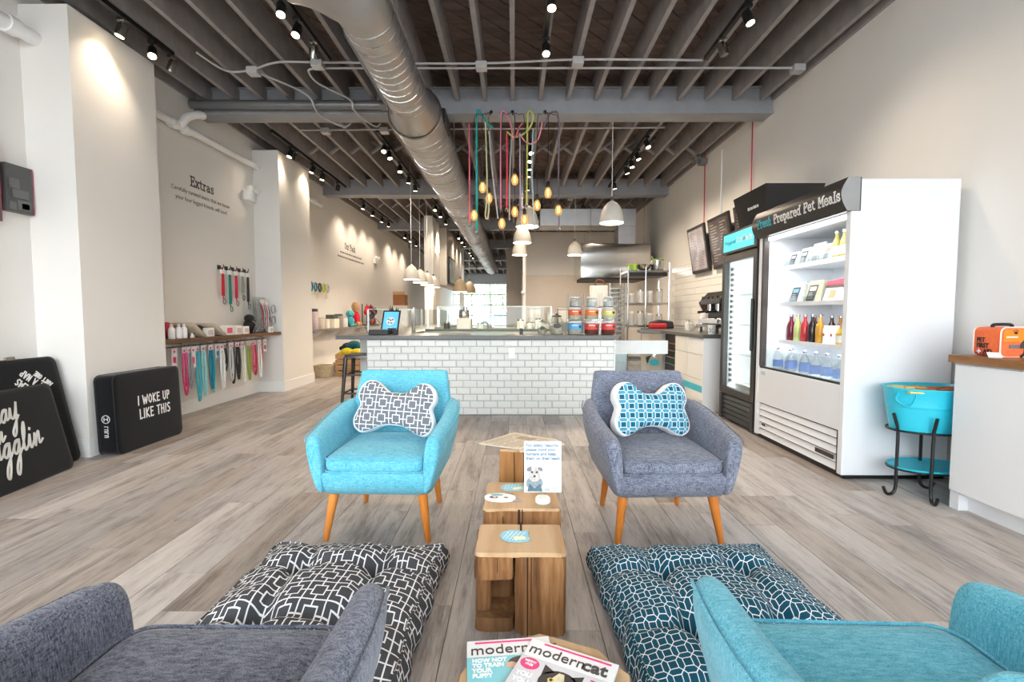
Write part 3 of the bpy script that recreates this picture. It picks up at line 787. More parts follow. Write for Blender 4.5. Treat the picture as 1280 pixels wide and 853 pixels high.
# ------------------------------------------------------------------ armchairs
F_teal = fabric((62,156,184), (128,204,222))
F_grey = fabric((58,64,84), (148,153,168))
M_leg = wood((176,98,36), (205,126,52), (222,150,76), 'z', 10, 0.35)
def armchair(label, fab, group, loc, rotz):
    t = thing('armchair', label, 'armchair', (0,0,0), group=group)
    # seat base: a shallow tub, narrower at the bottom
    b = MB(); secs = []
    for z, hx, y0, y1 in ((.245,.255,-.285,.24),(.25,.275,-.305,.26),(.29,.297,-.33,.28),(.35,.312,-.342,.29),(.365,.305,-.335,.285)):
        cy = (y0+y1)/2; secs.append([Vector((x, cy+y, z)) for x, y in rrect(hx, (y1-y0)/2, .055, 3)])
    b.rings(secs).build('seat_base', fab, t, smooth=True, angle=60)
    # arms: lofted front to back, leaning outward and rising to the back
    for s in (-1, 1):
        a = MB(); secs = []; seam = []
        for y, zt, xo, xi, zb in ((-.350,.515,.322,.262,.30),(-.345,.545,.335,.255,.265),(-.30,.560,.348,.253,.255),(-.15,.575,.365,.262,.255),
                                  (.02,.60,.375,.272,.262),(.16,.625,.370,.268,.272),(.27,.645,.345,.245,.285),(.33,.64,.30,.21,.30)):
            xb = .288; lean = (zt-.25)
            q = [(xi-.01, zb), (xi-.005,(zb+zt)/2-.02), (xi, zt-.045), (xi+.018, zt-.010), ((xi+xo)/2, zt), (xo-.018, zt-.008), (xo, zt-.04), (xo-.018,(zb+zt)/2), (xb, zb+.03), (xb-.02, zb)]
            if y < -.348: q = [((x-(xi+xo)/2)*.8+(xi+xo)/2, z) for x, z in q]
            secs.append([Vector((s*x, y, z)) for x, z in (q if s > 0 else q[::-1])])
            seam.append(Vector((s*(xo-.006), y, zt-.020)))
        a.rings(secs).build('arm', fab, t, sub=2)
        MB().tube(cr(seam[1:7], 5), .0042, 5).build('arm_piping', fab, t, smooth=True)
    # backrest: curved, reclined, dipping in the middle of its top edge
    bk = MB(); secs = []
    BK = ((.26,.27,.245,.05),(.32,.285,.25,.055),(.45,.30,.27,.062),(.58,.298,.295,.060),(.70,.284,.325,.05),(.765,.270,.342,.042),(.799,.266,.350,.036),(.807,.262,.352,.028))
    for z, hw, yc, th in BK:
        ring = []
        for x, y in rrect(hw, th, th*.7, 3):
            k = x/hw; zz = z - (0.022*(1-k*k) if z > .7 else 0)
            ring.append(Vector((x, yc + y - .055*k*k*(1 if z < .7 else .8), zz)))
        secs.append(ring)
    # insert points along the long sides so the curve holds
    def dens(r):
        out = []
        for i in range(len(r)):
            a_, b_ = r[i], r[(i+1) % len(r)]; out.append(a_)
            if (b_-a_).length > .2:
                for j in range(1, 8):
                    u = j/8; p = a_.lerp(b_, u); out.append(p)
        return out
    S2 = [[p_.copy() for p_ in dens(r)] for r in secs]
    for (z, hw, yc, th), r in zip(BK, S2):
        n = len(r)
        for p_ in r:
            k = p_.x/hw
            kk = max(0, 1-(k/.82)**2) if abs(k) < .82 else 0
            p_.y += .036*kk*(1 if z < .7 else .8)
            if z > .7: p_.z -= .014*kk
    bk.rings(S2).build('backrest', fab, t, sub=1)
    for x in (-.12, .12):
        MB().ball((x, .262, .70), .016, .010, .016, 10, 6).build('button', fab, t, smooth=True)
    # loose seat cushion with piped edges
    c = MB(); secs = []
    P = rrect(.252, .285, .06, 4)
    for z, k in ((.362,.95),(.368,.99),(.40,1.01),(.43,.995),(.440,.95),(.452,.75),(.458,.4)):
        secs.append([Vector((x*k, -.055+y*k, z)) for x, y in P])
    cu = c.rings(secs).build('seat_cushion', fab, t, sub=1)
    for z in (.372, .434):
        MB().tube([Vector((x*1.003, -.055+y*1.003, z)) for x, y in rrect(.252,.285,.06,5)], .0048, 5, closed=True).build('piping', fab, cu, smooth=True)
    for x, y, fx, fy in ((-.225,-.245,-.262,-.285),(.225,-.245,.262,-.285),(-.2,.19,-.228,.215),(.2,.19,.228,.215)):
        MB().tube([(fx,fy,0),(fx*.999,fy*.999,.004),(x,y,.256)], [.0125,.0145,.027], 14).build('leg', M_leg, t, smooth=True, angle=60)
    t.location = loc; t.rotation_euler = (0,0,rotz); return t
armchair('turquoise armchair facing the camera, under the grey bone pillow', F_teal, 'turquoise armchairs', (-.69, 2.615, 0), R(-1.5))
armchair('grey armchair facing the camera, under the blue bone pillow', F_grey, 'grey armchairs', (.765, 2.585, 0), R(2.0))
armchair('grey armchair seen from behind, cut off by the frame, next to the grey floor cushion', F_grey, 'grey armchairs', (-.62, .70, 0), R(180))
armchair('turquoise armchair seen from behind, cut off by the frame, next to the blue floor cushion', F_teal, 'turquoise armchairs', (.735, .722, 0), R(178))

# ------------------------------------------------------------------ printed cloths
def lattice(cell, dark, light):
    t = NT('white_lattice_on_grey')
    tc = t.new('ShaderNodeTexCoord'); sp = t.new('ShaderNodeSeparateXYZ'); t.link(tc.outputs['UV'], sp.inputs[0])
    def cellc(o): return t.math('SUBTRACT', t.math('FRACT', t.math('ADD', t.math('DIVIDE', o, cell), 100.25)), .5)
    ax = t.math('ABSOLUTE', cellc(sp.outputs[0])); ay = t.math('ABSOLUTE', cellc(sp.outputs[1]))
    a = t.math('MAXIMUM', ax, ay); b = t.math('MINIMUM', ax, ay)
    ring = t.math('LESS_THAN', t.math('ABSOLUTE', t.math('SUBTRACT', a, .245)), .027)
    conn = t.math('MULTIPLY', t.math('LESS_THAN', b, .028), t.math('GREATER_THAN', a, .245))
    edge = t.math('GREATER_THAN', a, .473)
    edge2 = t.math('MULTIPLY', t.math('LESS_THAN', t.math('ABSOLUTE', t.math('SUBTRACT', b, .14)), .028), t.math('GREATER_THAN', a, .36))
    wmask = t.math('MINIMUM', 1.0, t.math('ADD', t.math('ADD', ring, conn), t.math('ADD', edge, t.math('MULTIPLY', edge2, 0.0))))
    g = t.noise(t.coord(), 300, 2)
    dk = t.mix(g, lin(tuple(v*.85 for v in dark)), lin(tuple(v*1.12 for v in dark)))
    t.col(t.mix(wmask, dk, lin(light))); t.bump(g, .2, .002)
    return t.done(.9, 0, .15)
def octa(cell, sq, band, light):
    t = NT('white_lines_on_blue')
    tc = t.new('ShaderNodeTexCoord'); sp = t.new('ShaderNodeSeparateXYZ'); t.link(tc.outputs['UV'], sp.inputs[0])
    def cellc(o): return t.math('SUBTRACT', t.math('FRACT', t.math('ADD', t.math('DIVIDE', o, cell), 100.25)), .5)
    ax = t.math('ABSOLUTE', cellc(sp.outputs[0])); ay = t.math('ABSOLUTE', cellc(sp.outputs[1]))
    a = t.math('MAXIMUM', ax, ay); b = t.math('MINIMUM', ax, ay)
    ring = t.math('LESS_THAN', t.math('ABSOLUTE', t.math('SUBTRACT', a, .29)), .030)
    dia = t.math('MULTIPLY', t.math('GREATER_THAN', a, .29), t.math('LESS_THAN', t.math('SUBTRACT', a, b), .045))
    wm = t.math('MINIMUM', 1.0, t.math('ADD', ring, dia))
    inner = t.math('LESS_THAN', a, .27)
    g = t.noise(t.coord(), 300, 2)
    base = t.mix(inner, lin(band), lin(sq))
    t.col(t.mix(wm, base, lin(light))); t.bump(g, .2, .002)
    return t.done(.9, 0, .15)
M_lat = lattice(.084, (112,114,120), (236,236,238))
M_lat2 = lattice(.094, (74,76,80), (238,238,240))
M_oct = octa(.050, (24,88,112), (74,148,172), (226,234,238))
M_oct2 = octa(.046, (26,78,98), (30,84,104), (232,240,244))
def set_uv(me, fn):
    uv = me.uv_layers.new(name='print')
    for l in me.loops: uv.data[l.index].uv = fn(me.vertices[l.vertex_index].co)

# ------------------------------------------------------------------ bone shaped pillows
def bone_outline(w, h):
    P = [(0,.30),(.22,.31),(.40,.42),(.58,.52),(.78,.50),(.93,.36),(.96,.18),(.88,.03),(.93,-.10),(1.0,-.28),(.95,-.44),(.78,-.53),(.60,-.50),(.42,-.42),(.22,-.36),(0,-.345)]
    full = P + [(-x, y) for x, y in P[-2:0:-1]]
    return [(p.x*w/2, p.y*h) for p in cr([(x,y,0) for x,y in full], 4, True)]
def bone(label, mat, w, h, loc, rot):
    t = thing('bone_pillow', label, 'pillow', (0,0,0), group='bone pillows on armchairs')
    O = bone_outline(w, h); th = .07
    for sgn, nm in ((-1, 'printed_front'), (1, 'printed_back')):
        m = MB(); K = [0.03,.2,.4,.6,.75,.87,.95]
        rings = []
        for k in K:
            hh = th*(math.sqrt(max(0, 1-(k*.93)**3)))
            rings.append([Vector((x*k, sgn*hh, z*k)) for x, z in O])
        m.rings(rings, False); n = len(O); m.f.append(tuple(range(n)))
        me_o = m.build(nm, mat, t, smooth=True, angle=180)
        set_uv(me_o.data, lambda c: (c.x, c.z))
    g = MB(); e = th*math.sqrt(1-(.95*.93)**3)
    rings = [[Vector((x*k, y, z*k)) for x, z in O] for k, y in ((.945,-e-.003),(.985,-e*.95),(1.0,-e*.5),(1.005,0),(1.0,e*.5),(.985,e*.95),(.945,e+.003))]
    g.rings(rings, False).build('white_gusset', fabric((228,230,232),(246,246,248)), t, smooth=True, angle=180)
    t.location = loc; t.rotation_euler = rot
bone('bone pillow with white lattice print on grey, on the turquoise armchair', M_lat, .47, .285, (-.672, 2.675, .612), (R(-17), R(3), R(-5)))
bone('bone pillow with white lines on blue squares, on the grey armchair', M_oct, .46, .285, (.765, 2.655, .612), (R(-15), R(3), R(13)))

# ------------------------------------------------------------------ tufted floor cushions
def floor_cushion(label, mat, loc, rotz, hw, hd, seed):
    t = thing('floor_cushion', label, 'cushion', (0,0,0), group='tufted floor cushions')
    rc = random.Random(seed); N = 44; H = .115
    tuft = [(-.42,-.42),(.42,-.42),(-.42,.42),(.42,.42)]
    ph = [rc.random()*6 for _ in range(6)]
    def edge_r(u, v):
        m = max(abs(u), abs(v)); s = (u if abs(v) > abs(u) else v)
        return 1 - .045*(1-s*s)*m**3 + .010*math.sin(s*7+ph[0])*m**4
    def top(u, v):
        z = H + .075*(1-abs(u)**3.2)**.7*(1-abs(v)**3.2)**.7
        for a, b in tuft:
            d2 = (u-a)**2+(v-b)**2; z -= .085*math.exp(-d2/.022)
        for q in (-.42, .42):
            z -= .034*math.exp(-((u-q)/.075)**2)*(1-abs(v)**6) + .034*math.exp(-((v-q)/.075)**2)*(1-abs(u)**6)
        z += .006*math.sin(u*9+v*5+ph[1])*math.sin(v*8-u*4+ph[2])
        m = max(abs(u), abs(v))
        z += .010*math.sin((u-v)*10+ph[3])*max(0, m-.8)*5*.4
        return z
    m = MB(); idx = {}; uvs = []
    vs = []; fs = []
    for i in range(N+1):
        for j in range(N+1):
            u = -1+2*i/N; v = -1+2*j/N; e = edge_r(u, v)
            idx[i,j] = len(vs); vs.append((u*hw*e, v*hd*e, top(u,v))); uvs.append((u*hw*1.05, v*hd*1.05))
    for i in range(N):
        for j in range(N): fs.append((idx[i,j],idx[i+1,j],idx[i+1,j+1],idx[i,j+1]))
    o = m.add(vs, fs).build('printed_top', mat, t, smooth=True, angle=180)
    uvl = o.data.uv_layers.new(name='print')
    for l in o.data.loops: uvl.data[l.index].uv = uvs[l.vertex_index]
    # boxed side
    per = [(i,0) for i in range(N)]+[(N,j) for j in range(N)]+[(N-i,N) for i in range(N)]+[(0,N-j) for j in range(N)]
    rim = [Vector(vs[idx[p]]) for p in per]; n = len(rim)
    s = MB(); rings = []; suv = []
    arc = [0]
    for i in range(n): arc.append(arc[-1]+(rim[(i+1)%n]-rim[i]).length)
    for k, (zz, bul) in enumerate(((1,0),(.75,.022),(.45,.03),(.15,.02),(.02,-.01),(.0,-.10))):
        ring = []
        for i, p in enumerate(rim):
            d = Vector((p.x, p.y, 0)).normalized(); w_ = .006*math.sin(arc[i]*40+ph[4])*(1 if 0<k<4 else 0)
            ring.append(Vector((p.x+d.x*(bul+w_), p.y+d.y*(bul+w_), p.z*zz+.003))); suv.append((arc[i], k*.032))
        rings.append(ring)
    s.rings(rings, False)
    so = s.build('printed_side', mat, t, smooth=True, angle=180)
    uvl = so.data.uv_layers.new(name='print')
    for l in so.data.loops: uvl.data[l.index].uv = suv[l.vertex_index]
    po = MB().tube([p+Vector((0,0,.004)) for p in rim], .0055, 5, closed=True).build('piping', mat, t, smooth=True)
    uvl = po.data.uv_layers.new(name='print')
    for l in po.data.loops: uvl.data[l.index].uv = (arc[min(n-1, l.vertex_index//5)], .012+.006*(l.vertex_index % 5))
    for a, b in tuft:
        MB().ball((a*hw, b*hd, top(a,b)+.004), .013, .013, .006, 8, 5).build('tuft_button', mat, t, smooth=True)
    t.location = loc; t.rotation_euler = (0,0,rotz)
floor_cushion('grey floor cushion with white lattice print, left of the log tables', M_lat2, (-.70, 1.66, 0), R(-1.5), .37, .40, 1)
floor_cushion('dark blue floor cushion with white octagon print, right of the log tables', M_oct2, (.735, 1.655, 0), R(2.5), .375, .40, 2)

# ------------------------------------------------------------------ log tables in a row
M_logtop = wood((176,140,102), (200,166,128), (212,184,150), 'y', 9, 0.65)
M_log = wood((56,36,22), (140,96,56), (196,152,104), 'z', 15, 0.75)
M_logdk = wood((84,56,34), (124,88,54), (160,120,80), 'z', 12, 0.8)
def rough_block(x0, x1, y0, y1, z0, z1, jit, seed, nz=5):
    rb = random.Random(seed); rings = []
    cx, cy = (x0+x1)/2, (y0+y1)/2; base = rrect((x1-x0)/2, (y1-y0)/2, .018, 2)
    ext = []
    for i in range(len(base)):
        a, b = base[i], base[(i+1) % len(base)]; ext.append(a)
        if math.hypot(a[0]-b[0], a[1]-b[1]) > .08:
            for j in (1,2,3): ext.append((a[0]+(b[0]-a[0])*j/4, a[1]+(b[1]-a[1])*j/4))
    J = [rb.uniform(-jit, jit) for _ in ext]
    for k in range(nz+1):
        z = z0+(z1-z0)*k/nz; q = 1.0 if k < nz else .985
        rings.append([Vector((cx+x*q+J[i]*(x/abs(x) if x else 0)+rb.uniform(-jit,jit)*.4, cy+y*q+J[i]*(y/abs(y) if y else 0)+rb.uniform(-jit,jit)*.4, z)) for i,(x,y) in enumerate(ext)])
    return MB().rings(rings)
def cracks(par, spec):
    for x, y, z0, z1, w_ in spec: MB().box(x-w_/2, x+w_/2, y-.0015, y+.01, z0, z1).build('crack', M_crack, par)
M_crack = paint((46,28,16), .9, var=.1)
t = thing('log_table', 'square log table with a hollow in its front, the blue paper on top', 'log table', (.02,1.75,0), group='log tables')
rough_block(.005,.19,1.63,1.87,0,.285,.004,1).build('upright_log', M_log, t)
rough_block(-.145,.0,1.63,1.87,.205,.285,.004,2,2).build('upper_block', M_log, t)
rough_block(-.142,-.085,1.64,1.87,.085,.203,.003,3,2).build('side_block', M_log, t)
rough_block(-.145,.0,1.65,1.87,0,.05,.003,4,2).build('foot_block', M_logdk, t)
rough_block(-.14,.0,1.78,1.868,.03,.21,.003,5,2).build('back_block', M_logdk, t)
rough_block(-.141,.186,1.635,1.866,.2835,.3005,.002,6,1).build('top_face', M_logtop, t)
cracks(t, [(.047,1.627,.0,.285,.004),(.06,1.628,.10,.285,.003),(-.10,1.629,.22,.285,.002),(-.06,1.629,.23,.285,.002)])
MB().box(.022,.030,1.79,1.877,.296,.3035).build('split', M_crack, t)
t = thing('log_table', 'low square log table carrying the small sign holder', 'log table', (.03,2.17,0), group='log tables')
rough_block(-.14,.205,2.005,2.34,0,.292,.004,8).build('log', M_log, t)
rough_block(-.136,.200,2.010,2.335,.2905,.304,.003,9,2).build('top_face', M_logtop, t)
cracks(t, [(.02,2.001,.15,.30,.008),(.035,2.001,.2,.30,.004),(-.05,2.001,.1,.27,.002)])
t = thing('log_table', 'tall narrow log table under the newspapers', 'log table', (.06,2.65,0), group='log tables')
rough_block(-.085,.205,2.52,2.79,0,.405,.003,11).build('log', wood((132,88,44),(176,124,70),(198,152,98),'z',9,.6), t)
rough_block(-.083,.203,2.522,2.788,.404,.418,.002,12,2).build('top_face', M_logtop, t)
cracks(t, [(-.0,2.517,.0,.40,.003),(.05,2.517,.0,.40,.005)])
t = thing('log_table', 'round log table under the magazines at the bottom of the picture', 'log table', (.065,.985,0), group='log tables')
rb = random.Random(8); J = [1+rb.uniform(-.05,.05) for _ in range(24)]
def ring24(z, k): return [Vector(((.065+.2*k*J[i]*math.cos(2*PI*i/24)), .985+.18*k*J[i]*math.sin(2*PI*i/24), z)) for i in range(24)]
MB().rings([ring24(0,.98), ring24(.1,1.0), ring24(.25,.99), ring24(.315,1.0)]).build('log', M_log, t, smooth=True)
MB().rings([ring24(.314,1.0), ring24(.326,.99), ring24(.33,.97)]).build('top_face', M_logtop, t, smooth=True)

# ------------------------------------------------------------------ magazines
M_pg = paint((236,236,238), .35, var=.01)
def flat(poly, z, d=.0006): return MB().prism(poly, z, z+d)
def rect2(x0,x1,y0,y1): return [(x0,y0),(x1,y0),(x1,y1),(x0,y1)]
def ell(cx, cy, rx, ry, n=20): return [(cx+rx*math.cos(2*PI*i/n), cy+ry*math.sin(2*PI*i/n)) for i in range(n)]
M_pink = paint((222,36,116), .4, var=0); M_charc = paint((44,42,48), .4, var=0)
def loc_text(body, size, x, y, z, mat, par, **kw):
    return text('lettering', body, size, Matrix.Translation((x,y,z)), mat, par, **kw)
mg = thing('magazine', 'magazine with a turquoise cover and a puppy headline, under the cat magazine', 'magazine', (0,0,0))
W_, H_ = .205, .27
MB().box(0,W_,-H_,0,0,.007).build('pages', M_pg, mg, bevel=.001)
flat(rect2(0,W_,-H_,-.058), .007).build('cover_picture', paint((122,200,212), .35, var=.05), mg)
flat(rect2(.02,.17,-.013,-.008), .0075).build('title_strip', M_pink, mg)
loc_text('moderndog', .045, .008, -.036, .0076, M_charc, mg, align='LEFT')
for i, s_ in enumerate(('HOW NOT', 'TO TRAIN', 'YOUR', 'PUPPY')): loc_text(s_, .016, .012, -.070-i*.0155, .0078, M_letw, mg, align='LEFT', bold=.0008)
flat(ell(.125,-.085,.03,.022), .0076).build('puppy_head', paint((70,62,62), .5, var=.3, scale=60), mg)
flat(ell(.103,-.09,.014,.010), .0080).build('puppy_muzzle', paint((214,176,150), .5, var=.2, scale=60), mg)
mg.location = (-.118, 1.128, .3305); mg.rotation_euler = (0,0,R(6))
mg = thing('magazine', 'cat magazine with a grey cover and a pink badge, on top of the pair', 'magazine', (0,0,0))
MB().box(0,.215,-H_,0,0,.007).build('pages', M_pg, mg, bevel=.001)
flat(rect2(0,.215,-H_,-.062), .007).build('cover_picture', paint((206,206,212), .35, var=.04), mg)
flat(rect2(.036,.2,-.013,-.008), .0075).build('title_strip', M_pink, mg)
loc_text('modern', .043, .008, -.036, .0076, M_charc, mg, align='LEFT')
loc_text('cat', .048, .139, -.036, .0076, M_charc, mg, align='LEFT', bold=.0012)
flat(ell(.028,-.084,.023,.018), .0076).build('badge', M_pink, mg)
loc_text('MEOW', .009, .028, -.078, .0083, M_letw, mg); loc_text('FREE', .009, .028, -.088, .0083, M_letw, mg)
M_catk = paint((40,36,38), .5, var=.4, scale=70); M_cato = paint((226,206,170), .5, var=.25, scale=80)
flat(ell(.108,-.118,.046,.040), .0076).build('cat_head', M_catk, mg)
for s in (-1,1):
    flat([(.108+s*.018,-.086),(.108+s*.046,-.072),(.108+s*.044,-.105)], .0076).build('cat_ear', M_catk, mg)
    flat(ell(.108+s*.018,-.112,.008,.0065,12), .0088).build('cat_eye', paint((226,196,96), .2, var=0), mg)
    flat(ell(.108+s*.018,-.112,.004,.004,10), .0096).build('pupil', M_black, mg)
flat([(.100,-.085),(.112,-.085),(.125,-.13),(.108,-.150),(.078,-.135),(.088,-.11)], .0082).build('cat_blaze', M_cato, mg)
for i, s_ in enumerate(('7 Sur', 'to kno', 'your')): loc_text(s_, .021, .168, -.082-i*.022, .0078, M_pink, mg, align='LEFT', bold=.0006)
for i, s_ in enumerate(('YOU', 'YOU ARE')): loc_text(s_, .018, .008, -.118-i*.02, .0078, M_letw, mg, align='LEFT', bold=.0005)
mg.location = (.046, 1.132, .3385); mg.rotation_euler = (0,0,R(-25))

# ------------------------------------------------------------------ newspapers, paper shapes and sign
M_news = paint((216,204,184), .8, var=.08, scale=40)
def sheet(poly, z, name, label, lift):
    n_ = len(poly); mb = MB()
    mb.prism(poly, z, z+.006)
    t = thing(name, label, 'newspaper', (poly[0][0], poly[0][1], z), group='newspapers on the tall log table')
    mb.build('folded_pages', M_news, t)
    return t
t1 = sheet([(.03,2.46),(.285,2.60),(.24,2.72),(-.01,2.83)], .4185, 'newspaper', 'lower folded newspaper with a white page showing', 0)
t2 = sheet([(-.20,2.60),(.01,2.49),(.255,2.66),(.0,2.84)], .4255, 'newspaper', 'upper folded newspaper lying askew on the tall log table', 0)
mb = MB()
A, B, C, D_ = Vector((-.20,2.60)), Vector((.01,2.49)), Vector((.255,2.66)), Vector((.0,2.84))
def bl(u, v): return A.lerp(B,u).lerp(D_.lerp(C,u), v)
rq = random.Random(14)
for a in range(4):                                  # columns of print, a headline and a picture
    for b in range(16):
        if a in (1, 2) and 9 < b < 15: continue
        u0 = .07+a*.225; u1 = u0+.2*(1 if rq.random() > .2 else .6); v0 = .06+b*.054
        mb.prism([tuple(p_) for p_ in (bl(u0,v0), bl(u1,v0), bl(u1,v0+.02), bl(u0,v0+.02))], .4315, .4319)
mb.prism([tuple(p_) for p_ in (bl(.3,.62), bl(.68,.62), bl(.68,.84), bl(.3,.84))], .4315, .4319)
mb.build('print_block', paint((170,154,134), .8, var=.3, scale=120), t2)
M_pblue = paint((150,206,224), .6, var=.12, scale=60)
def cat_paper(label, x, y, z, rot, k=1.0):
    t = thing('paper_coaster', label, 'paper cutout', (0,0,0), group='cat head paper cutouts')
    pts = [(-.062,.0),(-.055,.03),(-.03,.05),(.0,.052),(.02,.046),(.048,.056),(.046,.022),(.05,.0),(.060,-.022),(.045,-.034),(.02,-.045),(-.02,-.046),(-.05,-.03)]
    MB().prism([(a*k,b*k) for a,b in pts], 0, .002).build('card', M_pblue, t)
    mb = MB()
    for i in range(5): mb.bar((-.045+i*.012,-.02-.004*i,.0022),(-.03+i*.016,.036,.0022),.003,.0008)
    mb.build('stripes', paint((226,242,246), .6, var=0), t)
    MB().prism([(.0,-.03),(.042,-.022),(.035,.002),(-.008,-.004)], .002,.0028).build('price_tag', paint((246,240,206), .6, var=.02), t)
    t.location = (x,y,z); t.rotation_euler = (0,0,rot)
cat_paper('blue cat head paper cutout on the hollow log table', .005, 1.755, .3025, R(-6))
cat_paper('blue cat head paper cutout behind the sign holder', -.005, 2.255, .3055, R(8))
t = thing('paper_mask', 'white mask shaped paper cutout with dark eye spots', 'paper cutout', (0,0,0))
MB().prism([(a,b) for a,b in ell(0,0,.072,.044,22)], 0, .012).build('card', M_white, t, bevel=.003)
MB().prism(ell(-.028,-.012,.02,.013,14), .012,.0128).build('eye_spot', paint((110,66,74), .5, var=.1), t)
MB().prism(ell(-.024,-.012,.008,.006,10), .0128,.0135).build('eye_glint', M_white, t)
MB().prism(ell(-.018,.018,.03,.012,14), .012,.0128).build('brow_patch', paint((120,176,190), .5, var=.1), t)
MB().prism(ell(.028,-.010,.011,.006,12), .012,.0128).build('nose_spot', paint((110,66,74), .5, var=.1), t)
MB().prism([(.0,.04),(.02,.062),(.055,.052),(.045,.028)], .0,.006).build('ear', paint((130,74,80), .5, var=.1), t)
MB().prism([(.06,.01),(.105,-.016),(.06,-.024)], .0,.006).build('tail', paint((150,140,150), .5, var=.1), t)
t.location = (-.065, 2.115, .3055); t.rotation_euler = (0,0,R(-6))
# acrylic sign holder with a drawn terrier
sg = thing('sign_holder', 'clear acrylic sign holder with a terrier drawing on a round foot', 'sign', (.128,2.09,.3055))
MB().lathe([(.034,.3055),(.034,.322),(.030,.327)], (.128,2.085,0), 20).build('foot', M_white, sg, smooth=True)
MB().box(.112,.144,2.08,2.09,.322,.352).build('clip', M_glass, sg)
SM = frame((.128,2.078,.345), (1,0,0), (0,.10,1))      # sheet plane, leaning back a little
MB().box(-.089,.089,0,.236,-.006,-.003).xf(SM).build('acrylic_front', glass((.99,.99,.99),.05), sg)
MB().box(-.084,.084,.004,.232,-.010,-.007).xf(SM).build('paper_sheet', paint((244,244,246), .6, var=.01), sg)
# the drawing and words sit on the sheet
SF = SM @ Matrix.Translation((0,0,.0)) 
def onsheet(mb, nm, m): mb.xf(SM).build(nm, m, sg)
M_blu = paint((92,128,152), .6, var=0)
for i, s_ in enumerate(('For safety reasons,', 'please mind your', 'humans and keep', 'them on their leash.')):
    text('lettering', s_, .0195, SM @ Matrix.Translation((-.076,.214-i*.0195,-.0066)), M_blu, sg, align='LEFT', bold=.0006)
def dp(poly, nm, c, z, var=.25): onsheet(MB().prism(poly, -.0069+z, -.0066+z), nm, paint(c, .7, var=var, scale=90))
dp(ell(-.037,.045,.038,.032), 'dog_chest', (150,164,172), 0)
dp(ell(-.037,.085,.030,.034), 'dog_face', (206,200,196), .0004)
dp([(-.07,.112),(-.052,.122),(-.05,.098),(-.072,.098)], 'dog_ear', (128,132,138), .0008)
dp([(-.02,.118),(-.0,.112),(-.002,.096),(-.02,.104)], 'dog_ear', (128,132,138), .0008)
dp(ell(-.048,.094,.006,.005,10), 'dog_eye', (84,80,84), .0012); dp(ell(-.026,.094,.006,.005,10), 'dog_eye', (84,80,84), .0012)
dp(ell(-.037,.076,.006,.005,10), 'dog_nose', (64,60,66), .0012)
dp([(-.07,.008),(-.06,.045),(-.037,.02),(-.012,.045),(.0,.008)], 'dog_coat', (92,120,132), .0012)
onsheet(strokes([[(.008,.02),(.014,.01),(.02,.022),(.026,.01)],[(.03,.022),(.026,.01)]], .0022, Matrix.Translation((0,0,-.0068))), 'logo_mark', M_blu)
for q in (.022, .013): onsheet(MB().box(.036,.072,q-.002,q+.002,-.0068,-.0066), 'small_print', paint((176,196,210), .6, var=0))
# ------------------------------------------------------------------ open display fridge
FX, FY0, FY1 = 2.27, 3.235, 4.43
M_fr = paint((228,230,233), .35, var=.01)
M_frin = paint((236,240,243), .4, var=.01)
fr = thing('display_fridge', 'large white open display fridge with a black curved sign', 'fridge', (FX, (FY0+FY1)/2, 0))
MB().box(FX+.03, 3.0, FY0+.02, FY1-.02, .0, .04).build('plinth', M_black, fr)
MB().box(FX, 3.0, FY0, FY0+.05, .03, 2.06).build('side_panel', M_fr, fr, bevel=.006)
MB().box(FX, 3.0, FY1-.05, FY1, .03, 2.06).build('side_panel', M_fr, fr, bevel=.006)
MB().box(2.93, 3.0, FY0+.05, FY1-.05, .03, 2.06).build('back_panel', M_frin, fr)
MB().box(FX+.02, 2.95, FY0+.05, FY1-.05, 1.84, 2.05).build('top_housing', M_fr, fr)
MB().box(FX+.005, FX+.04, FY0+.05, FY1-.05, .335, .655).build('front_panel', M_fr, fr, bevel=.003)
MB().box(FX+.03, 2.95, FY0+.05, FY1-.05, .60, .64).build('display_deck', M_frin, fr)
MB().box(FX+.012, FX+.03, FY0+.05, FY1-.05, .655, .672).build('lip_rail', M_black, fr)
MB().box(FX+.018, FX+.024, FY0+.052, FY1-.052, .672, .832).build('front_glass', M_glass, fr)
MB().box(FX+.004, FX+.05, FY1-.085, FY1-.05, .672, 1.84).build('dark_seal', paint((66,58,56), .5), fr)
MB().box(FX+.012, FX+.03, FY0+.05, FY0+.075, .04, .335).build('louver_frame', M_black, fr)
MB().box(FX+.03, FX+.04, FY0+.05, FY1-.05, .04, .335).build('louver_shadow_gap', M_black, fr)
for i in range(5):
    z = .045+i*.058
    lv = MB().add([(FX+.008,y,z) for y in (FY0+.075,FY1-.06)]+[(FX+.030,y,z+.043) for y in (FY0+.075,FY1-.06)]+[(FX+.032,y,z) for y in (FY0+.075,FY1-.06)]+[(FX+.036,y,z+.044) for y in (FY0+.075,FY1-.06)],
                  [(0,1,3,2),(4,6,7,5),(0,2,6,4),(1,5,7,3),(2,3,7,6),(0,4,5,1)])
    lv.build('louver', M_fr, fr)
MB().box(FX+.006,FX+.012,FY0+.10,FY0+.30,.115,.145).build('name_plate', paint((60,46,34), .4, var=.2, scale=50), fr)
MB().box(FX+.006,FX+.012,FY1-.17,FY1-.12,.13,.15).build('rating_plate', paint((90,50,60), .4, var=.2, scale=50), fr)
MB().box(FX+.002,FX+.006,FY1-.16,FY1-.09,.595,.63).build('sticker', paint((190,204,216), .5, var=.1, scale=60), fr)
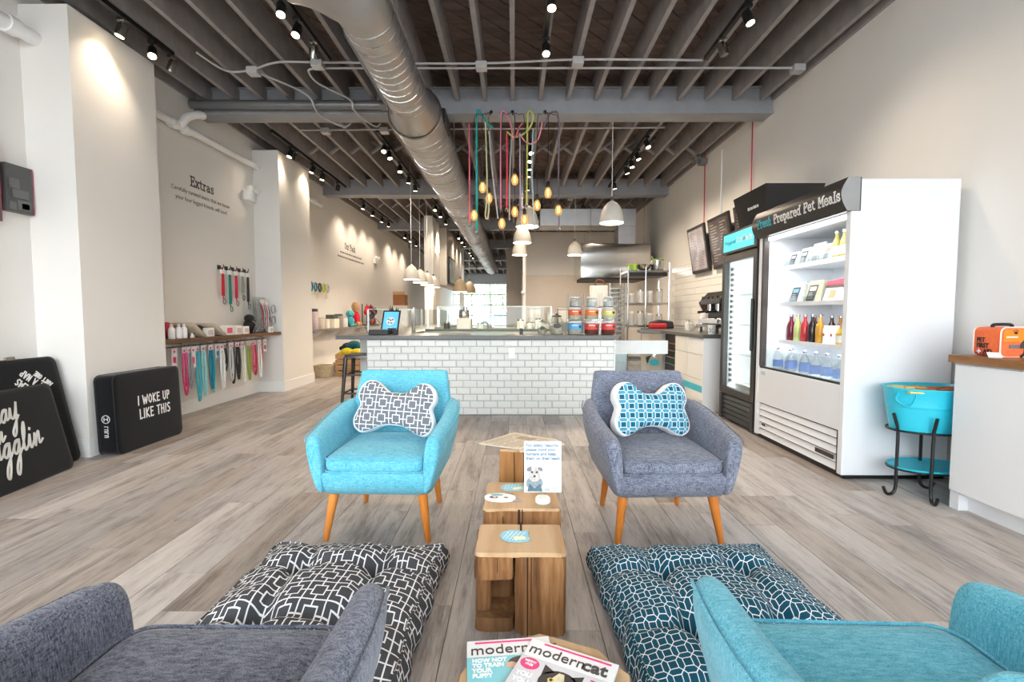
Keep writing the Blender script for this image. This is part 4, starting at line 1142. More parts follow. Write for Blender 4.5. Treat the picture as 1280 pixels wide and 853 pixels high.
# curved black sign
def arcx(u): return FX-.03-.045*math.sin(PI*u)
sgn = MB(); secs = []
for i in range(9):
    u = i/8; z = 1.845+.225*u
    secs.append([Vector((arcx(u), FY0-.002, z)), Vector((arcx(u), FY1+.002, z)), Vector((FX+.06, FY1+.002, z)), Vector((FX+.06, FY0-.002, z))])
so = sgn.rings(secs).build('sign_box', paint((34,31,30), .35, var=.06), fr, smooth=True)
MB().prism([(arcx(i/8)-.001, 1.847+.221*i/8) for i in range(9)]+[(FX+.05,2.068),(FX+.05,1.847)], FY0-.006, FY0-.0025, 'xz').build('sign_end_cap', paint((150,150,150), .4), so)
def on_sign(word, y, h, m):
    ls, wd = slab(word, h, .98); mb = MB()
    M = frame((0,0,0), (0,-1,0), (0,0,1))
    strokes([[(a, b) for a, b in l] for l in ls], h*.24, M, mb, d=.002, split=4)
    out = []
    for v in mb.v:
        z = 1.918+v.z; u = max(0, min(1, (z-1.845)/.225)); out.append(Vector((arcx(u)-.0015+v.x*1.0, y+v.y, z)))
    mb.v = out; mb.build('lettering', m, so); return wd
y = FY1-.10
y -= on_sign('Fresh', y, .046, paint((64,190,206), .5, var=0))+.032
y -= on_sign('Prepared', y, .046, M_letw)+.032
y -= on_sign('Pet', y, .046, M_letw)+.032
on_sign('Meals', y, .046, M_letw)
# interior: shelves, uprights, pegs and strip lamp; strips under shelves are added fill light
for z in (.91, 1.25, 1.58):
    sh = MB().box(2.46, 2.93, FY0+.05, FY1-.055, z-.014, z).build('shelf', M_frin, fr)
    MB().box(2.448, 2.46, FY0+.05, FY1-.055, z-.026, z+.008).build('shelf_lip', M_fr, sh)
    MB().box(2.47, 2.49, FY0+.07, FY1-.08, z-.022, z-.0145).build('shelf_fill_strip', paint((250,252,255), .4, var=0, emit=2.0), sh)
    l = bpy.data.lights.new('shelf_fill_light', 'AREA'); l.shape = 'RECTANGLE'; l.size = 1.0; l.size_y = .03; l.energy = 1.1; l.color = (.95,.98,1)
    lo = bpy.data.objects.new('shelf_fill_light', l); COL.objects.link(lo); lo.parent = fr
    lo.location = Vector((2.48, (FY0+FY1)/2, z-.024))-ORG[fr]; lo.rotation_euler = (0,0,PI/2)
for yy in (3.62, 4.02): MB().box(2.92, 2.931, yy-.012, yy+.012, .64, 1.84).build('upright', M_greyplastic, fr)
pg = MB()
for q in (.84, 1.18, 1.5):
    for i in range(18): pg.box(2.926,2.931,3.36+i*.012,3.365+i*.012,q,q+.004).box(2.926,2.931,3.36+i*.012,3.365+i*.012,q+.014,q+.018)
pg.build('vent_holes', M_greyplastic, fr)
MB().box(FX+.03,FX+.06,FY0+.06,FY1-.1,1.815,1.84).build('strip_lamp', paint((250,252,255), .4, var=0, emit=2.2), fr)
l = bpy.data.lights.new('interior_light', 'AREA'); l.shape = 'RECTANGLE'; l.size = 1.0; l.size_y = .05; l.energy = 1.3; l.color = (.95,.98,1)
lo = bpy.data.objects.new('interior_light', l); COL.objects.link(lo); lo.parent = fr
lo.location = Vector((FX+.06, (FY0+FY1)/2, 1.812))-ORG[fr]; lo.rotation_euler = (0,0,PI/2)

# things on the shelves ------------------------------------------------
M_lab = paint((240,240,238), .5, var=.02)
def bottle(name, label, x, y, z, r, h, col, cap, group, labelc=None, clear=False, k=.42):
    t = thing(name, label, 'bottle', (x,y,z), group=group)
    prof = [(r*.9,0),(r,.01),(r,h*.52),(r*.85,h*.64),(r*k,h*.78),(r*k*.9,h*.9),(r*k*1.05,h*.91),(r*k*1.05,h*.94)]
    MB().lathe([(a,z+b) for a,b in prof], (x,y,0), 14).build('body', glass(tuple(col),.2) if clear else paint(col,.12,var=.08), t, smooth=True)
    MB().lathe([(r*k*1.15,z+h*.93),(r*k*1.15,z+h),(r*k*.7,z+h*1.02)], (x,y,0), 10).build('cap', cap, t, smooth=True)
    if labelc:
        MB().lathe([(r*1.02,z+h*.14),(r*1.02,z+h*.46)], (x,y,0), 14, cap=False).build('paper_label', paint(labelc,.6,var=.18,scale=50), t, smooth=True)
    return t
W5 = ['dark red','pale green','coral red','near black','amber']
C5 = [(110,22,44),(178,190,120),(176,48,52),(38,30,34),(186,136,44)]
for i in range(5):
    bottle('sauce_bottle', '%s swing top bottle in the front row of the third fridge shelf' % W5[i], 2.54, 4.345-i*.103, .911, .034, .235, C5[i], M_chrome, 'bottles on the third fridge shelf')
for i, (yy, c, wd) in enumerate(((4.26,(120,40,50),'dark red'),(4.03,(60,30,30),'brown'),(3.92,(170,110,40),'honey'),(3.80,(150,100,40),'caramel'),(3.68,(120,70,40),'chestnut'))):
    bottle('sauce_bottle', '%s swing top bottle standing in the back row of the third shelf' % wd, 2.70, yy, .911, .034, .225, c, M_chrome, 'bottles on the third fridge shelf')
for i, yy in enumerate((3.825, 3.735)):
    t = thing('supplement_tub', 'white tub with a small emblem, %s of two beside the amber bottle' % ('left','right')[i], 'tub', (2.54,yy,.911), group='white tubs in the fridge')
    MB().lathe([(.038,.911),(.04,.915),(.04,1.03),(.036,1.036)], (2.54,yy,0), 16).build('body', M_white, t, smooth=True)
    MB().lathe([(.036,1.034),(.036,1.055),(.03,1.058)], (2.54,yy,0), 16).build('lid', M_frin, t, smooth=True)
    MB().prism([(yy+.01*math.cos(a*.7),.985+.012*math.sin(a*.7)) for a in range(9)], 2.498, 2.5005, 'yz').build('emblem', paint((186,48,52),.5,var=0), t)
bottle('broth_jar', 'round amber jar with a picture label at the shelf end', 2.52, 3.635, .911, .045, .165, (196,160,70), M_chrome, 'bottles on the third fridge shelf', (228,226,214), k=.5)
WB = ['first','second','third','fourth','fifth','sixth','seventh','eighth','ninth']
for i in range(9):
    y = 590*2.44/([973,981,988,996,1006,1020,1034,1042,1050][i]-643)
    bottle('water_bottle', 'clear swing top bottle with a blue label on the fridge deck, %s from the left' % WB[i], 2.44+(.07 if i in (1,3,7) else 0), y, .641, .041, .20, (.965,.98,.99), M_chrome, 'water bottles on the fridge deck', (96,136,206), True, .3)
for i, yy in enumerate((3.735, 3.65, 3.57)):
    bottle('oil_bottle', 'oil bottle with a white label on the top fridge shelf, %s from the left' % WB[i], 2.52, yy, 1.581, .032, .215, (196,186,110), M_chrome, 'oil bottles on the top fridge shelf', (236,236,232), k=.5)
def meal_pack(label, y, z, w, h, sleeve, film, top=None):
    t = thing('meal_pack', label, 'food pack', (2.52,y,z), group='chilled meal packs in the fridge')
    M = frame((2.50,y,z), (0,-1,0), (.30,0,1))
    MB().box(-w/2,w/2,0,h,-.035,0).xf(M).build('tray', paint(film,.25,var=.15,scale=30), t, bevel=.008)
    MB().box(-w*.30,w*.30,h*.08,h*.78,0,.002).xf(M).build('sleeve', paint(sleeve,.4,var=.05), t)
    MB().box(-w*.22,w*.22,h*.52,h*.70,.002,.003).xf(M).build('sleeve_title', paint(top or (220,224,226),.4,var=.05), t)
    mb = MB()
    for i in range(4): mb.box(-w*.2,w*(.05+.04*i),h*(.42-.08*i)-.004,h*(.42-.08*i)+.002,.002,.0028)
    mb.xf(M).build('small_print', paint((170,172,176),.5,var=0), t)
    MB().box(-w*.5,w*.5,0,.045,.03,.033).xf(M).build('holder_lip', M_glass, t)
meal_pack('meal pack with a dark sleeve and pale blue title on the middle shelf', 4.27, 1.251, .18, .185, (60,62,66), (206,210,206), (120,176,206))
meal_pack('meal pack with a dark sleeve and cream title on the middle shelf', 4.03, 1.251, .19, .195, (70,70,72), (190,186,156), (226,220,196))
t = thing('treat_bag', 'white treat bag with a pink top on the middle fridge shelf', 'bag', (2.54,3.79,1.251), group='chilled meal packs in the fridge')
M = frame((2.52,3.79,1.251), (0,-1,0), (.25,0,1))
MB().prism([(-.11,0),(.11,0),(.105,.15),(-.105,.15)], -.05, 0).xf(M).build('pouch', paint((226,224,224),.35,var=.06,scale=20), t, bevel=.015)
MB().prism([(-.105,.135),(.105,.135),(.10,.185),(-.10,.175)], -.03, .004).xf(M).build('pink_header', paint((196,44,84),.4,var=.05), t, bevel=.004)
MB().prism([(-.105,.115),(.105,.115),(.105,.137),(-.105,.137)], -.04, .003).xf(M).build('dark_band', paint((60,50,52),.4,var=.05), t)
MB().prism([(-.04,.03),(.03,.03),(.04,.09),(-.03,.10)], .0, .003).xf(M).build('biscuit_print', paint((200,160,120),.5,var=.2,scale=60), t)
meal_pack('meal pack with a dark sleeve at the left end of the top shelf', 4.31, 1.581, .13, .14, (70,70,76), (226,228,230))
meal_pack('meal pack with a pale green title second on the top shelf', 4.155, 1.581, .14, .155, (84,92,92), (224,230,226), (200,226,210))
meal_pack('large white meal pack in the middle of the top shelf', 3.99, 1.581, .16, .175, (196,200,206), (234,234,234))
meal_pack('meal pack with an orange carrot print on the top shelf', 3.845, 1.581, .12, .15, (150,164,184), (226,224,220), (224,150,90))

# ------------------------------------------------------------------ slim glass door fridge
GY0, GY1 = 4.47, 5.20
sf = thing('glass_door_fridge', 'slim black glass door fridge with a turquoise lit sign', 'fridge', (FX,(GY0+GY1)/2,0))
M_gk = paint((46,45,46), .38, var=.05)
for q in (GY0, GY1-.04): MB().box(FX+.05, 3.0, q, q+.04, .02, 2.0).build('side_wall', M_gk, sf)
MB().box(2.94, 3.0, GY0+.04, GY1-.04, .3, 1.76).build('inner_back', M_frin, sf)
MB().box(FX+.06, 2.94, GY0+.04, GY1-.04, .28, .31).build('inner_floor', M_frin, sf)
MB().box(FX+.06, 2.94, GY0+.04, GY1-.04, 1.74, 1.77).build('inner_roof', M_frin, sf)
MB().box(FX+.06, 2.94, GY0+.04, GY0+.05, .3, 1.76).build('inner_lining', M_frin, sf)
MB().box(FX+.06, 2.94, GY1-.05, GY1-.04, .3, 1.76).build('inner_lining', M_frin, sf)
sb = MB().box(FX-.01, FX+.20, GY0, GY1, 1.785, 2.01).build('sign_box', M_gk, sf, bevel=.008)
MB().box(FX-.014, FX-.009, GY0+.04, GY1-.05, 1.81, 1.985).build('sign_face', paint((66,196,210), .35, var=.05, emit=.55), sb)
text('lettering', 'Prepared', .065, frame((FX-.015,(GY0+GY1)/2+.16,1.895), (0,-1,0), (0,0,1)), paint((40,110,124),.5,var=0), sb)
text('lettering', 'Pet Meals', .08, frame((FX-.015,(GY0+GY1)/2-.14,1.897), (0,-1,0), (0,0,1)), M_letw, sb, bold=.001)
dr = MB()
dr.box(FX, FX+.05, GY0, GY0+.065, .30, 1.77).box(FX, FX+.05, GY1-.065, GY1, .30, 1.77).box(FX, FX+.05, GY0+.06, GY1-.06, .30, .37).box(FX, FX+.05, GY0+.06, GY1-.06, 1.70, 1.77)
do = dr.build('door', M_gk, sf, bevel=.004)
MB().box(FX+.02, FX+.03, GY0+.065, GY1-.065, .37, 1.70).build('door_pane', M_glass, do)
MB().box(FX-.018, FX, GY0+.03, GY0+.055, .80, 1.30).build('door_handle', M_gk, do, bevel=.004)
for z in (.40, .72, 1.04, 1.36):
    MB().box(2.42, 2.93, GY0+.05, GY1-.05, z-.008, z).build('shelf', M_white, sf)
ls_ = MB()
for i in range(22): ls_.box(FX+.07, FX+.09, GY1-.10, GY1-.06, .42+i*.057, .45+i*.057)
ls_.build('shelf_strip', M_greyplastic, sf)
MB().box(FX+.07,FX+.10,GY0+.08,GY1-.12,1.715,1.735).build('strip_lamp', paint((250,252,255), .4, var=0, emit=2.5), sf)
l = bpy.data.lights.new('interior_light', 'AREA'); l.shape = 'RECTANGLE'; l.size = 1.25; l.size_y = .03; l.energy = 7  # added upright fill light, hidden behind the door frame, brightens the inside
lo = bpy.data.objects.new('interior_light', l); COL.objects.link(lo); lo.parent = sf
lo.location = Vector((FX+.12, GY0+.062, 1.05))-ORG[sf]; lo.rotation_euler = frame((0,0,0),(0,0,1),(-1,0,0)).to_euler()
MB().box(FX+.045, FX+.06, GY0+.03, GY1-.03, .02, .285).build('grille_backing', M_black, sf)
for q in (GY0, GY1-.05): MB().box(FX+.0, FX+.05, q, q+.05, .02, .295).build('grille_frame', M_gk, sf)
for i in range(5): MB().obox((FX+.025,(GY0+GY1)/2,.06+i*.05), .004, (GY1-GY0)/2-.05, .020, Matrix.Rotation(R(25),4,'Y')).build('grille_slat', M_gk, sf)
WP = ['lowest','second','third','top']
for j, z in enumerate((.401,.721,1.041,1.361)):
    for i, yy in enumerate((4.63, 4.80)):
        t = thing('meal_pack', 'chilled meal pack leaning on the %s shelf of the slim fridge, %s one' % (WP[j], ('near','far')[i]), 'food pack', (2.5,yy,z), group='meal packs in the slim fridge')
        M = frame((2.48,yy,z), (0,-1,0), (.3,0,1))
        MB().box(-.065,.065,0,.16,-.03,0).xf(M).build('tray', paint((214,216,214),.3,var=.12,scale=30), t, bevel=.006)
        MB().box(-.04,.04,.02,.12,0,.002).xf(M).build('sleeve', paint((96,98,100),.4,var=.1), t)
# black fabric carrier on top of the slim fridge
t = thing('fabric_bag', 'black open bag with a small white word on top of the slim fridge', 'bag', (2.62,4.95,2.01))
b = MB(); r0 = [(2.42,4.62),(2.42,5.12),(2.86,5.12),(2.86,4.62)]; r1 = [(2.36,4.52),(2.36,5.18),(2.92,5.18),(2.92,4.52)]
b.rings([[Vector((x,y,2.012)) for x,y in r0],[Vector((x,y,2.38)) for x,y in r1],[Vector((x*.985+.04,y*.985+.075,2.38)) for x,y in r1],[Vector((x*.985+.04,y*.985+.075,2.06)) for x,y in r0]], True).build('body', paint((34,32,32),.8,var=.12), t)
MB().box(-.10,-.055,0,.03,0,.002).box(-.045,.0,0,.026,0,.002).box(.01,.07,0,.028,0,.002).box(.08,.11,0,.026,0,.002).xf(frame((2.386,4.80,2.20), (0,-1,0), (-.16,0,1))).build('small_word', M_letw, t)

# ------------------------------------------------------------------ menu screens on the right wall
for i, (y0, y1, wd) in enumerate(((7.3,7.98,'farthest, with a pale page'),(6.47,7.15,'middle, with a dark page'),(5.64,6.32,'nearest, half hidden by the black bag'))):
    t = thing('menu_screen', 'black framed menu screen tilted from the wall, %s' % wd, 'screen', (2.95,(y0+y1)/2,2.18), group='menu screens')
    M = frame((2.93,(y0+y1)/2,2.18), (0,-1,0), (-.16,0,1)); w2 = (y1-y0)/2
    MB().box(-w2,w2,-.37,.37,-.035,0).xf(M).build('frame', paint((44,38,36),.4,var=.1), t, bevel=.004)
    MB().box(-w2+.05,w2-.05,-.32,.32,0,.002).xf(M).build('screen', paint(((176,168,172),(86,76,74),(76,68,66))[i],.25,var=.35,scale=5), t)
    mb = MB(); rq = random.Random(i)
    for k in range(14):
        q = .26-k*.04
        mb.box(-w2+.08,-w2+.08+rq.uniform(.1,.25),q,q+.012,.002,.003).box(.05,.05+rq.uniform(.08,.2),q,q+.012,.002,.003)
    mb.xf(M).build('menu_lines', paint(((112,104,110),(160,150,146),(150,140,136))[i],.4,var=0), t)
    MB().box(2.96,XR,(y0+y1)/2-.06,(y0+y1)/2+.06,2.12,2.24).build('bracket', M_black, t)
for i, y in enumerate((7.65, 6.15)):
    solo(MB().tube(cr([(3.02,y,3.70),(3.025,y,3.0),(3.02,y-.02,2.52)], 5), .008, 6), 'power_cord', paint((190,34,66),.5,var=0),
         'red cord hanging down the right wall to the %s menu screen' % ('farthest','nearest')[i], 'cord', 'red cords', smooth=True)
solo(MB().tube([(3.03,7.05,3.55),(3.03,7.05,2.5)], .012, 6), 'wall_conduit', M_white, 'thin white conduit on the right wall between the red cords', 'conduit', smooth=True)
t = thing('emergency_light', 'twin head emergency light high on the right wall', 'emergency light', (3.0,7.6,3.55))
MB().box(2.93,3.04,7.58,7.72,3.52,3.60).build('housing', M_greyplastic, t, bevel=.006)
for s in (-1,1): MB().tube([(2.94,7.65+s*.05,3.6),(2.90,7.65+s*.07,3.63),(2.84,7.65+s*.08,3.60)], [.02,.03,.042], 12).build('lamp_head', M_greyplastic, t, smooth=True)

# ------------------------------------------------------------------ white cabinet with wooden top
cb = thing('cabinet', 'white low cabinet with a wooden top along the right wall', 'cabinet', (2.8,1.6,0))
MB().box(2.60, XR-.003, .3, 2.775, .10, .865).build('body', M_fr, cb)
MB().box(2.655, XR-.003, .3, 2.72, 0, .10).build('kick_board', M_fr, cb)
MB().box(2.60, XR-.003, 2.72, 2.775, 0, .10).build('end_panel_foot', M_fr, cb)
for y0, y1 in ((2.19,2.765),(1.6,2.182),(1.0,1.592),(.4,.992)):
    MB().box(2.582, 2.60, y0, y1, .112, .858).build('door', M_fr, cb, bevel=.002)
wt = MB().box(2.565, XR-.003, .28, 2.795, .868, .912)
solo(wt, 'worktop', wood((96,62,34),(142,98,58),(172,126,82),'y',12,.4), 'thick brown wooden worktop on the white cabinet', 'worktop', bevel=.003)
# orange first aid bags
M_org = fabric((226,96,50),(246,128,78)); M_orgb = paint((246,140,36),.6,var=.05); M_piping = paint((244,226,214),.5,var=.02)
def kit(label, x, y, w, h, dpt, rot, words):
    t = thing('first_aid_bag', label, 'bag', (0,0,0), group='orange pet first aid bags')
    O = rrect(w/2, h/2, .03, 4)
    MB().rings([[Vector((a,yy,b*k+h/2)) for a,b in [(p*kk,q) for p,q in O]] for yy,k,kk in ((-dpt/2,.93,.95),(-dpt/2+.012,1,1),(dpt/2-.012,1,1),(dpt/2,.93,.95))]).build('body', M_org, t, smooth=True, angle=50)
    for yy in (-dpt/2+.006, dpt/2-.006):
        MB().tube([Vector((a,yy,b+h/2)) for a,b in O], .004, 5, closed=True).build('piping', M_piping, t, smooth=True)
    MB().tube(cr([(-w*.32,0,h-.002),(-w*.28,0,h+.014),(w*.28,0,h+.014),(w*.32,0,h-.002)],5), .009, 6).build('handle', M_black, t, smooth=True)
    if words:
        F = lambda y_, z_: frame((-w/2-.001,y_,z_),(0,-1,0),(0,0,1))
        for i, s_ in enumerate(('PET','FIRST','AID')): text('lettering', s_, .036, F(dpt*.34-(.040 if i == 2 else 0), h*.55-i*.032), M_black, t, align='LEFT', bold=.0016, sx=.8)
        cy, cz = dpt*.24, h*.16
        MB().prism([(cy+.016*math.cos(a*.45),cz+.016*math.sin(a*.45)) for a in range(14)], -w/2-.003, -w/2, 'yz').build('badge', paint((214,60,60),.5,var=0), t)
        MB().box(-w/2-.0045,-w/2-.003,cy-.012,cy+.012,cz-.004,cz+.004).box(-w/2-.0045,-w/2-.003,cy-.004,cy+.004,cz-.012,cz+.012).build('cross', M_letw, t)
    MB().box(-w*.44,w*.30,-dpt/2-.002,-dpt/2,h*.52,h*.93).build('label_panel', M_orgb, t)
    MB().box(-w*.36,w*.02,-dpt/2-.003,-dpt/2-.002,h*.66,h*.70).build('white_line', M_letw, t)
    MB().ball((-w*.05,-dpt/2-.002,h*.82),.011,.002,.008,8,5).build('paw_mark', M_black, t)
    for k in range(3): MB().ball((-w*.05-.012+.011*k,-dpt/2-.002,h*.88+.004*(k==1)),.004,.002,.004,6,4).build('paw_toe', M_black, t)
    MB().prism([(w*.05,h*.30),(w*.40,h*.30),(w*.40,h*.76),(w*.32,h*.76)], -dpt/2-.006, -dpt/2, 'xz').build('pull_tab', paint((60,62,72),.6,var=.1), t)
    MB().prism([(w*.32,h*.76),(w*.40,h*.76),(w*.40,h*.90)], -dpt/2-.006, -dpt/2, 'xz').build('white_tip', M_letw, t)
    MB().box(-w*.25,w*.08,-dpt/2-.006,-dpt/2,h*.30,h*.42).build('buckle', paint((110,112,118),.4,var=.1), t)
    MB().tube(cr([(w*.28,-dpt/2-.003,h*.30),(w*.26,-dpt/2-.003,h*.12),(w*.14,-dpt/2-.003,.005)],5), .008, 5).build('strap', M_black, t, smooth=True)
    t.location = (x,y,.912); t.rotation_euler = (0,0,rot)
kit('orange pet first aid bag with black words and a small price card before it', 2.765, 2.69, .165, .165, .165, 0, True)
kit('orange first aid bag cut off by the right edge of the picture', 2.945, 2.665, .165, .165, .165, 0, False)
solo(MB().add([(2.61,2.60,.913),(2.655,2.57,.913),(2.66,2.59,.940),(2.615,2.62,.940),(2.612,2.604,.913),(2.657,2.574,.913),(2.662,2.594,.940),(2.617,2.624,.940)],[(0,1,2,3),(7,6,5,4),(0,4,5,1),(1,5,6,2),(2,6,7,3),(3,7,4,0)]),
     'price_card', M_letw, 'small white price card in front of the first aid bag', 'card')
solo(MB().box(XR-.02,XR,2.36,2.44,1.65,1.70), 'wall_plate', paint((180,120,100),.5), 'small reddish plate on the wall at the right edge', 'plate')

# ------------------------------------------------------------------ turquoise beverage tub on iron stand
TX, TY = 2.655, 2.995
tb = thing('beverage_tub', 'turquoise oval metal tub full of striped sticks on an iron stand', 'tub', (TX,TY,0))
M_tub = paint((46,188,212), .3, var=.03)
def oval(k, z, n=36): return [Vector((TX+.275*k*math.cos(2*PI*i/n), TY+.185*k*math.sin(2*PI*i/n), z)) for i in range(n)]
MB().rings([oval(.80,.415),oval(.84,.42),oval(.93,.56),oval(.935,.57),oval(.955,.575),oval(.95,.583),oval(1.0,.675),oval(1.04,.685),oval(1.04,.692),oval(.985,.690),oval(.96,.64),oval(.83,.44)],True).build('tub', M_tub, tb, smooth=True, angle=50)
MB().tube(cr([(TX-.255,TY-.06,.66),(TX-.275,TY-.07,.615),(TX-.235,TY-.115,.585),(TX-.205,TY-.125,.63),(TX-.20,TY-.125,.665)],5), .005, 6).build('handle_ring', M_tub, tb, smooth=True)
MB().tube(oval(.90,.418), .007, 6, closed=True).build('stand_ring', M_iron, tb, smooth=True)
MB().rings([oval(.02,.168),oval(.84,.168),oval(.86,.185),oval(.84,.185),oval(.82,.176),oval(.02,.176)],False).build('lower_tray', M_tub, tb, smooth=True, angle=50)
MB().tube(oval(.86,.168), .006, 6, closed=True).build('tray_ring', M_iron, tb, smooth=True)
for lx, ly, ox, oy in ((-.225,-.03,-1,-.1),(-.12,-.165,-.35,-1),(.05,.115,.2,-.6),(.225,.02,1,.1)):
    q = Vector((ox,oy,0)).normalized(); x, y = TX+lx, TY+ly
    pts = cr([(x+q.x*.035,y+q.y*.035,.525),(x+q.x*.012,y+q.y*.012,.46),(x,y,.41),(x,y,.17),(x,y,.05),(x+q.x*.02,y+q.y*.02,.012),(x+q.x*.06,y+q.y*.06,.011),(x+q.x*.085,y+q.y*.085,.055)],5)
    MB().tube(pts, .0095, 8).build('leg', M_iron, tb, smooth=True)
rs2 = random.Random(4)
WS = ['pale wood', 'tan', 'brick red']
for i in range(16):
    yy = TY-.13+.26*((i*5)%16)/15; xx = TX-.16+.28*(i/15)
    solo(MB().obox((xx,yy,.672+.004*(i%3)), .085, .016, .006, Matrix.Rotation(R(rs2.uniform(-18,18)),4,'Z')), 'chew_stick',
         paint(((222,196,130),(206,160,96),(196,92,52))[0 if i < 6 else (1 if i < 10 else 2)],.6,var=.1,scale=30),
         'flat %s chew stick lying in the turquoise tub' % WS[0 if i < 6 else (1 if i < 10 else 2)], 'chew', 'chew sticks in the turquoise tub', bevel=.002)
# ------------------------------------------------------------------ bar counter with white bevelled tiles
CX0, CX1, CY = -1.67, 1.125, 5.31
ct = thing('bar_counter', 'long bar counter with a white brick tile front', 'counter', (0, 5.6, 0))
MB().box(CX0, CX1, CY+.008, 5.93, 0, .866).build('carcass', paint((150,148,146),.8,var=.03), ct)
M_sub = paint((226,228,225), .1, var=.03, scale=2.5)
TW, TH = .1553, .0775
def bevtile(w, h, g=.0048, b=.011, d=.006):
    x0,x1,z0,z1 = g/2, w-g/2, g/2, h-g/2
    vs = [(x0,0,z0),(x1,0,z0),(x1,0,z1),(x0,0,z1),(x0,-.004,z0),(x1,-.004,z0),(x1,-.004,z1),(x0,-.004,z1),
          (x0+b,-.004-d,z0+b),(x1-b,-.004-d,z0+b),(x1-b,-.004-d,z1-b),(x0+b,-.004-d,z1-b)]
    fs = [(0,1,5,4),(1,2,6,5),(2,3,7,6),(3,0,4,7),(4,5,9,8),(5,6,10,9),(6,7,11,10),(7,4,8,11),(8,9,10,11)]
    m = MB(); m.add(vs, fs); return m.mesh('tile', M_sub)
full = bevtile(TW, TH)
ncols = 18
half = {}
for r in range(11):
    z = .008+r*TH; x = CX0
    if r % 2 == 1:
        if 'a' not in half: half['a'] = bevtile(TW/2, TH)
        inst(half['a'], 'tile', ct, (x, CY+.008, z)); x += TW/2
    while x + TW < CX1 + .001:
        inst(full, 'tile', ct, (x, CY+.008, z)); x += TW
    wdt = CX1 - x
    if wdt > .02:
        key = round(wdt, 4)
        if key not in half: half[key] = bevtile(wdt, TH)
        inst(half[key], 'tile', ct, (x, CY+.008, z))
MB().box(CX1, CX1+.012, CY-.006, 5.93, 0, .866).build('corner_trim', M_white, ct)
MB().box(-.035,.035,CY-.012,CY-.002,.655,.77).box(-.02,.02,CY-.016,CY-.01,.68,.745).xf(Matrix.Translation((-.03,0,0))).build('socket_plate', M_white, ct, bevel=.002)
solo(MB().box(-2.0, 1.16, 5.255, 5.98, .868, .913), 'countertop', M_top, 'dark grey stone top of the tiled bar counter', 'countertop', bevel=.004)
# leg of the counter that runs back on the left, with its stone top and glass guard
lc = thing('side_counter', 'white counter running back behind the tablet kiosk', 'counter', (-1.7,9.2,0))
MB().box(-1.97,-1.35,6.0,11.4,0,.866).build('carcass', paint((222,220,214),.5,var=.03), lc)
MB().box(-2.0,-1.32,5.99,11.43,.868,.908).build('stone_top', M_top, lc, bevel=.004)
# display case with pale glass top behind the bar
dc = thing('display_case', 'low glass topped display case behind the bar counter', 'display case', (-.2,7.3,0))
MB().box(-1.30,.62,6.9,7.7,0,.86).build('carcass', paint((206,208,198),.4,var=.03), dc)
MB().box(-1.32,.64,6.88,7.72,.862,.90).build('pale_top', paint((206,214,200),.15,var=.04), dc, bevel=.003)
MB().box(-1.30,.62,6.875,6.90,.90,.935).build('dark_rail', paint((96,98,88),.35,var=.05), dc)
MB().box(-1.30,.62,7.66,7.70,.90,.94).build('back_rail', paint((150,158,142),.35,var=.05), dc)
# glass guards
def guard(label, x0, x1, y, z0, z1, posts):
    t = thing('glass_guard', label, 'glass guard', ((x0+x1)/2,y,z0), group='glass guards on the counters')
    MB().box(x0,x1,y-.005,y+.005,z0+.01,z1).build('pane', M_glassg, t)
    for x in posts: MB().box(x-.012,x+.012,y-.012,y+.012,z0,z1).build('post', M_steel, t)
    MB().box(x0,x1,y-.004,y+.012,z1,z1+.012).build('top_edge', paint((196,212,206),.2,var=0), t)
guard('long glass guard across the display case', -1.25, .60, 7.72, .90, 1.27, (-1.25,-.35,.60))
guard('glass guard on the left end behind the tablet', -1.95, -1.36, 6.3, .908, 1.21, (-1.95,-1.36))
t = thing('glass_guard', 'glass guard running along the side counter edge', 'glass guard', (-1.38,8.6,.908), group='glass guards on the counters')
for y0 in (6.5,7.6,8.7): MB().box(-1.385,-1.375,y0,y0+1.05,.915,1.23).build('pane', M_glassg, t)
for y0 in (6.47,7.57,8.67,9.77): MB().box(-1.39,-1.37,y0,y0+.025,.908,1.24).build('post', M_steel, t)

# tablet kiosk and card reader
tk = thing('tablet_kiosk', 'black tablet kiosk showing a pale blue screen with a white logo', 'tablet', (-1.44,5.55,.913))
M = frame((-1.475,5.55,.945), (1,.0,0), (.07,.32,1))
MB().box(-.105,.105,0,.265,-.014,0).xf(M).build('case', M_black, tk, bevel=.006)
MB().box(-.086,.086,.02,.245,0,.0012).xf(M).build('screen', paint((96,178,224),.25,var=.02,emit=.35), tk)
MB().prism(ell(0,.13,.05,.05,22), .0012,.002).xf(M).build('screen_logo', M_letw, tk)
for a, b in ((-.02,.11),(.012,.105),(.0,.14),(-.026,.15),(.024,.148)): MB().prism(ell(a,b,.012,.009,10), .002,.0026).xf(M).build('logo_paw', paint((70,110,140),.5,var=0), tk)
MB().box(-.03,.03,.045,.052,.0012,.002).xf(M).build('screen_caption', M_letw, tk)
MB().obox((-1.44,5.60,.95), .05,.06,.037, Matrix()).build('stand', M_black, tk, bevel=.006)
t = thing('card_reader', 'black box shaped receipt printer left of the tablet', 'printer', (-1.56,5.42,.913))
MB().box(-1.66,-1.44,5.36,5.50,.914,.972).build('body', M_black, t, bevel=.006)
MB().box(-1.62,-1.48,5.40,5.43,.972,.978).build('paper_slot', M_greyplastic, t)
solo(MB().tube(cr([(-1.70,5.5,.92),(-1.72,5.45,1.02),(-1.62,5.48,1.10),(-1.55,5.55,1.0)],6), .004, 5), 'tablet_cable', M_greyplastic, 'thin looped cable behind the receipt printer', 'cable', smooth=True)
t = thing('small_plant', 'small dark leafy plant behind the tablet', 'plant', (-1.46,5.72,.913))
MB().lathe([(.03,.914),(.04,.98),(.036,.98)], (-1.46,5.72,0), 12).build('pot', M_black, t, smooth=True)
rq = random.Random(9)
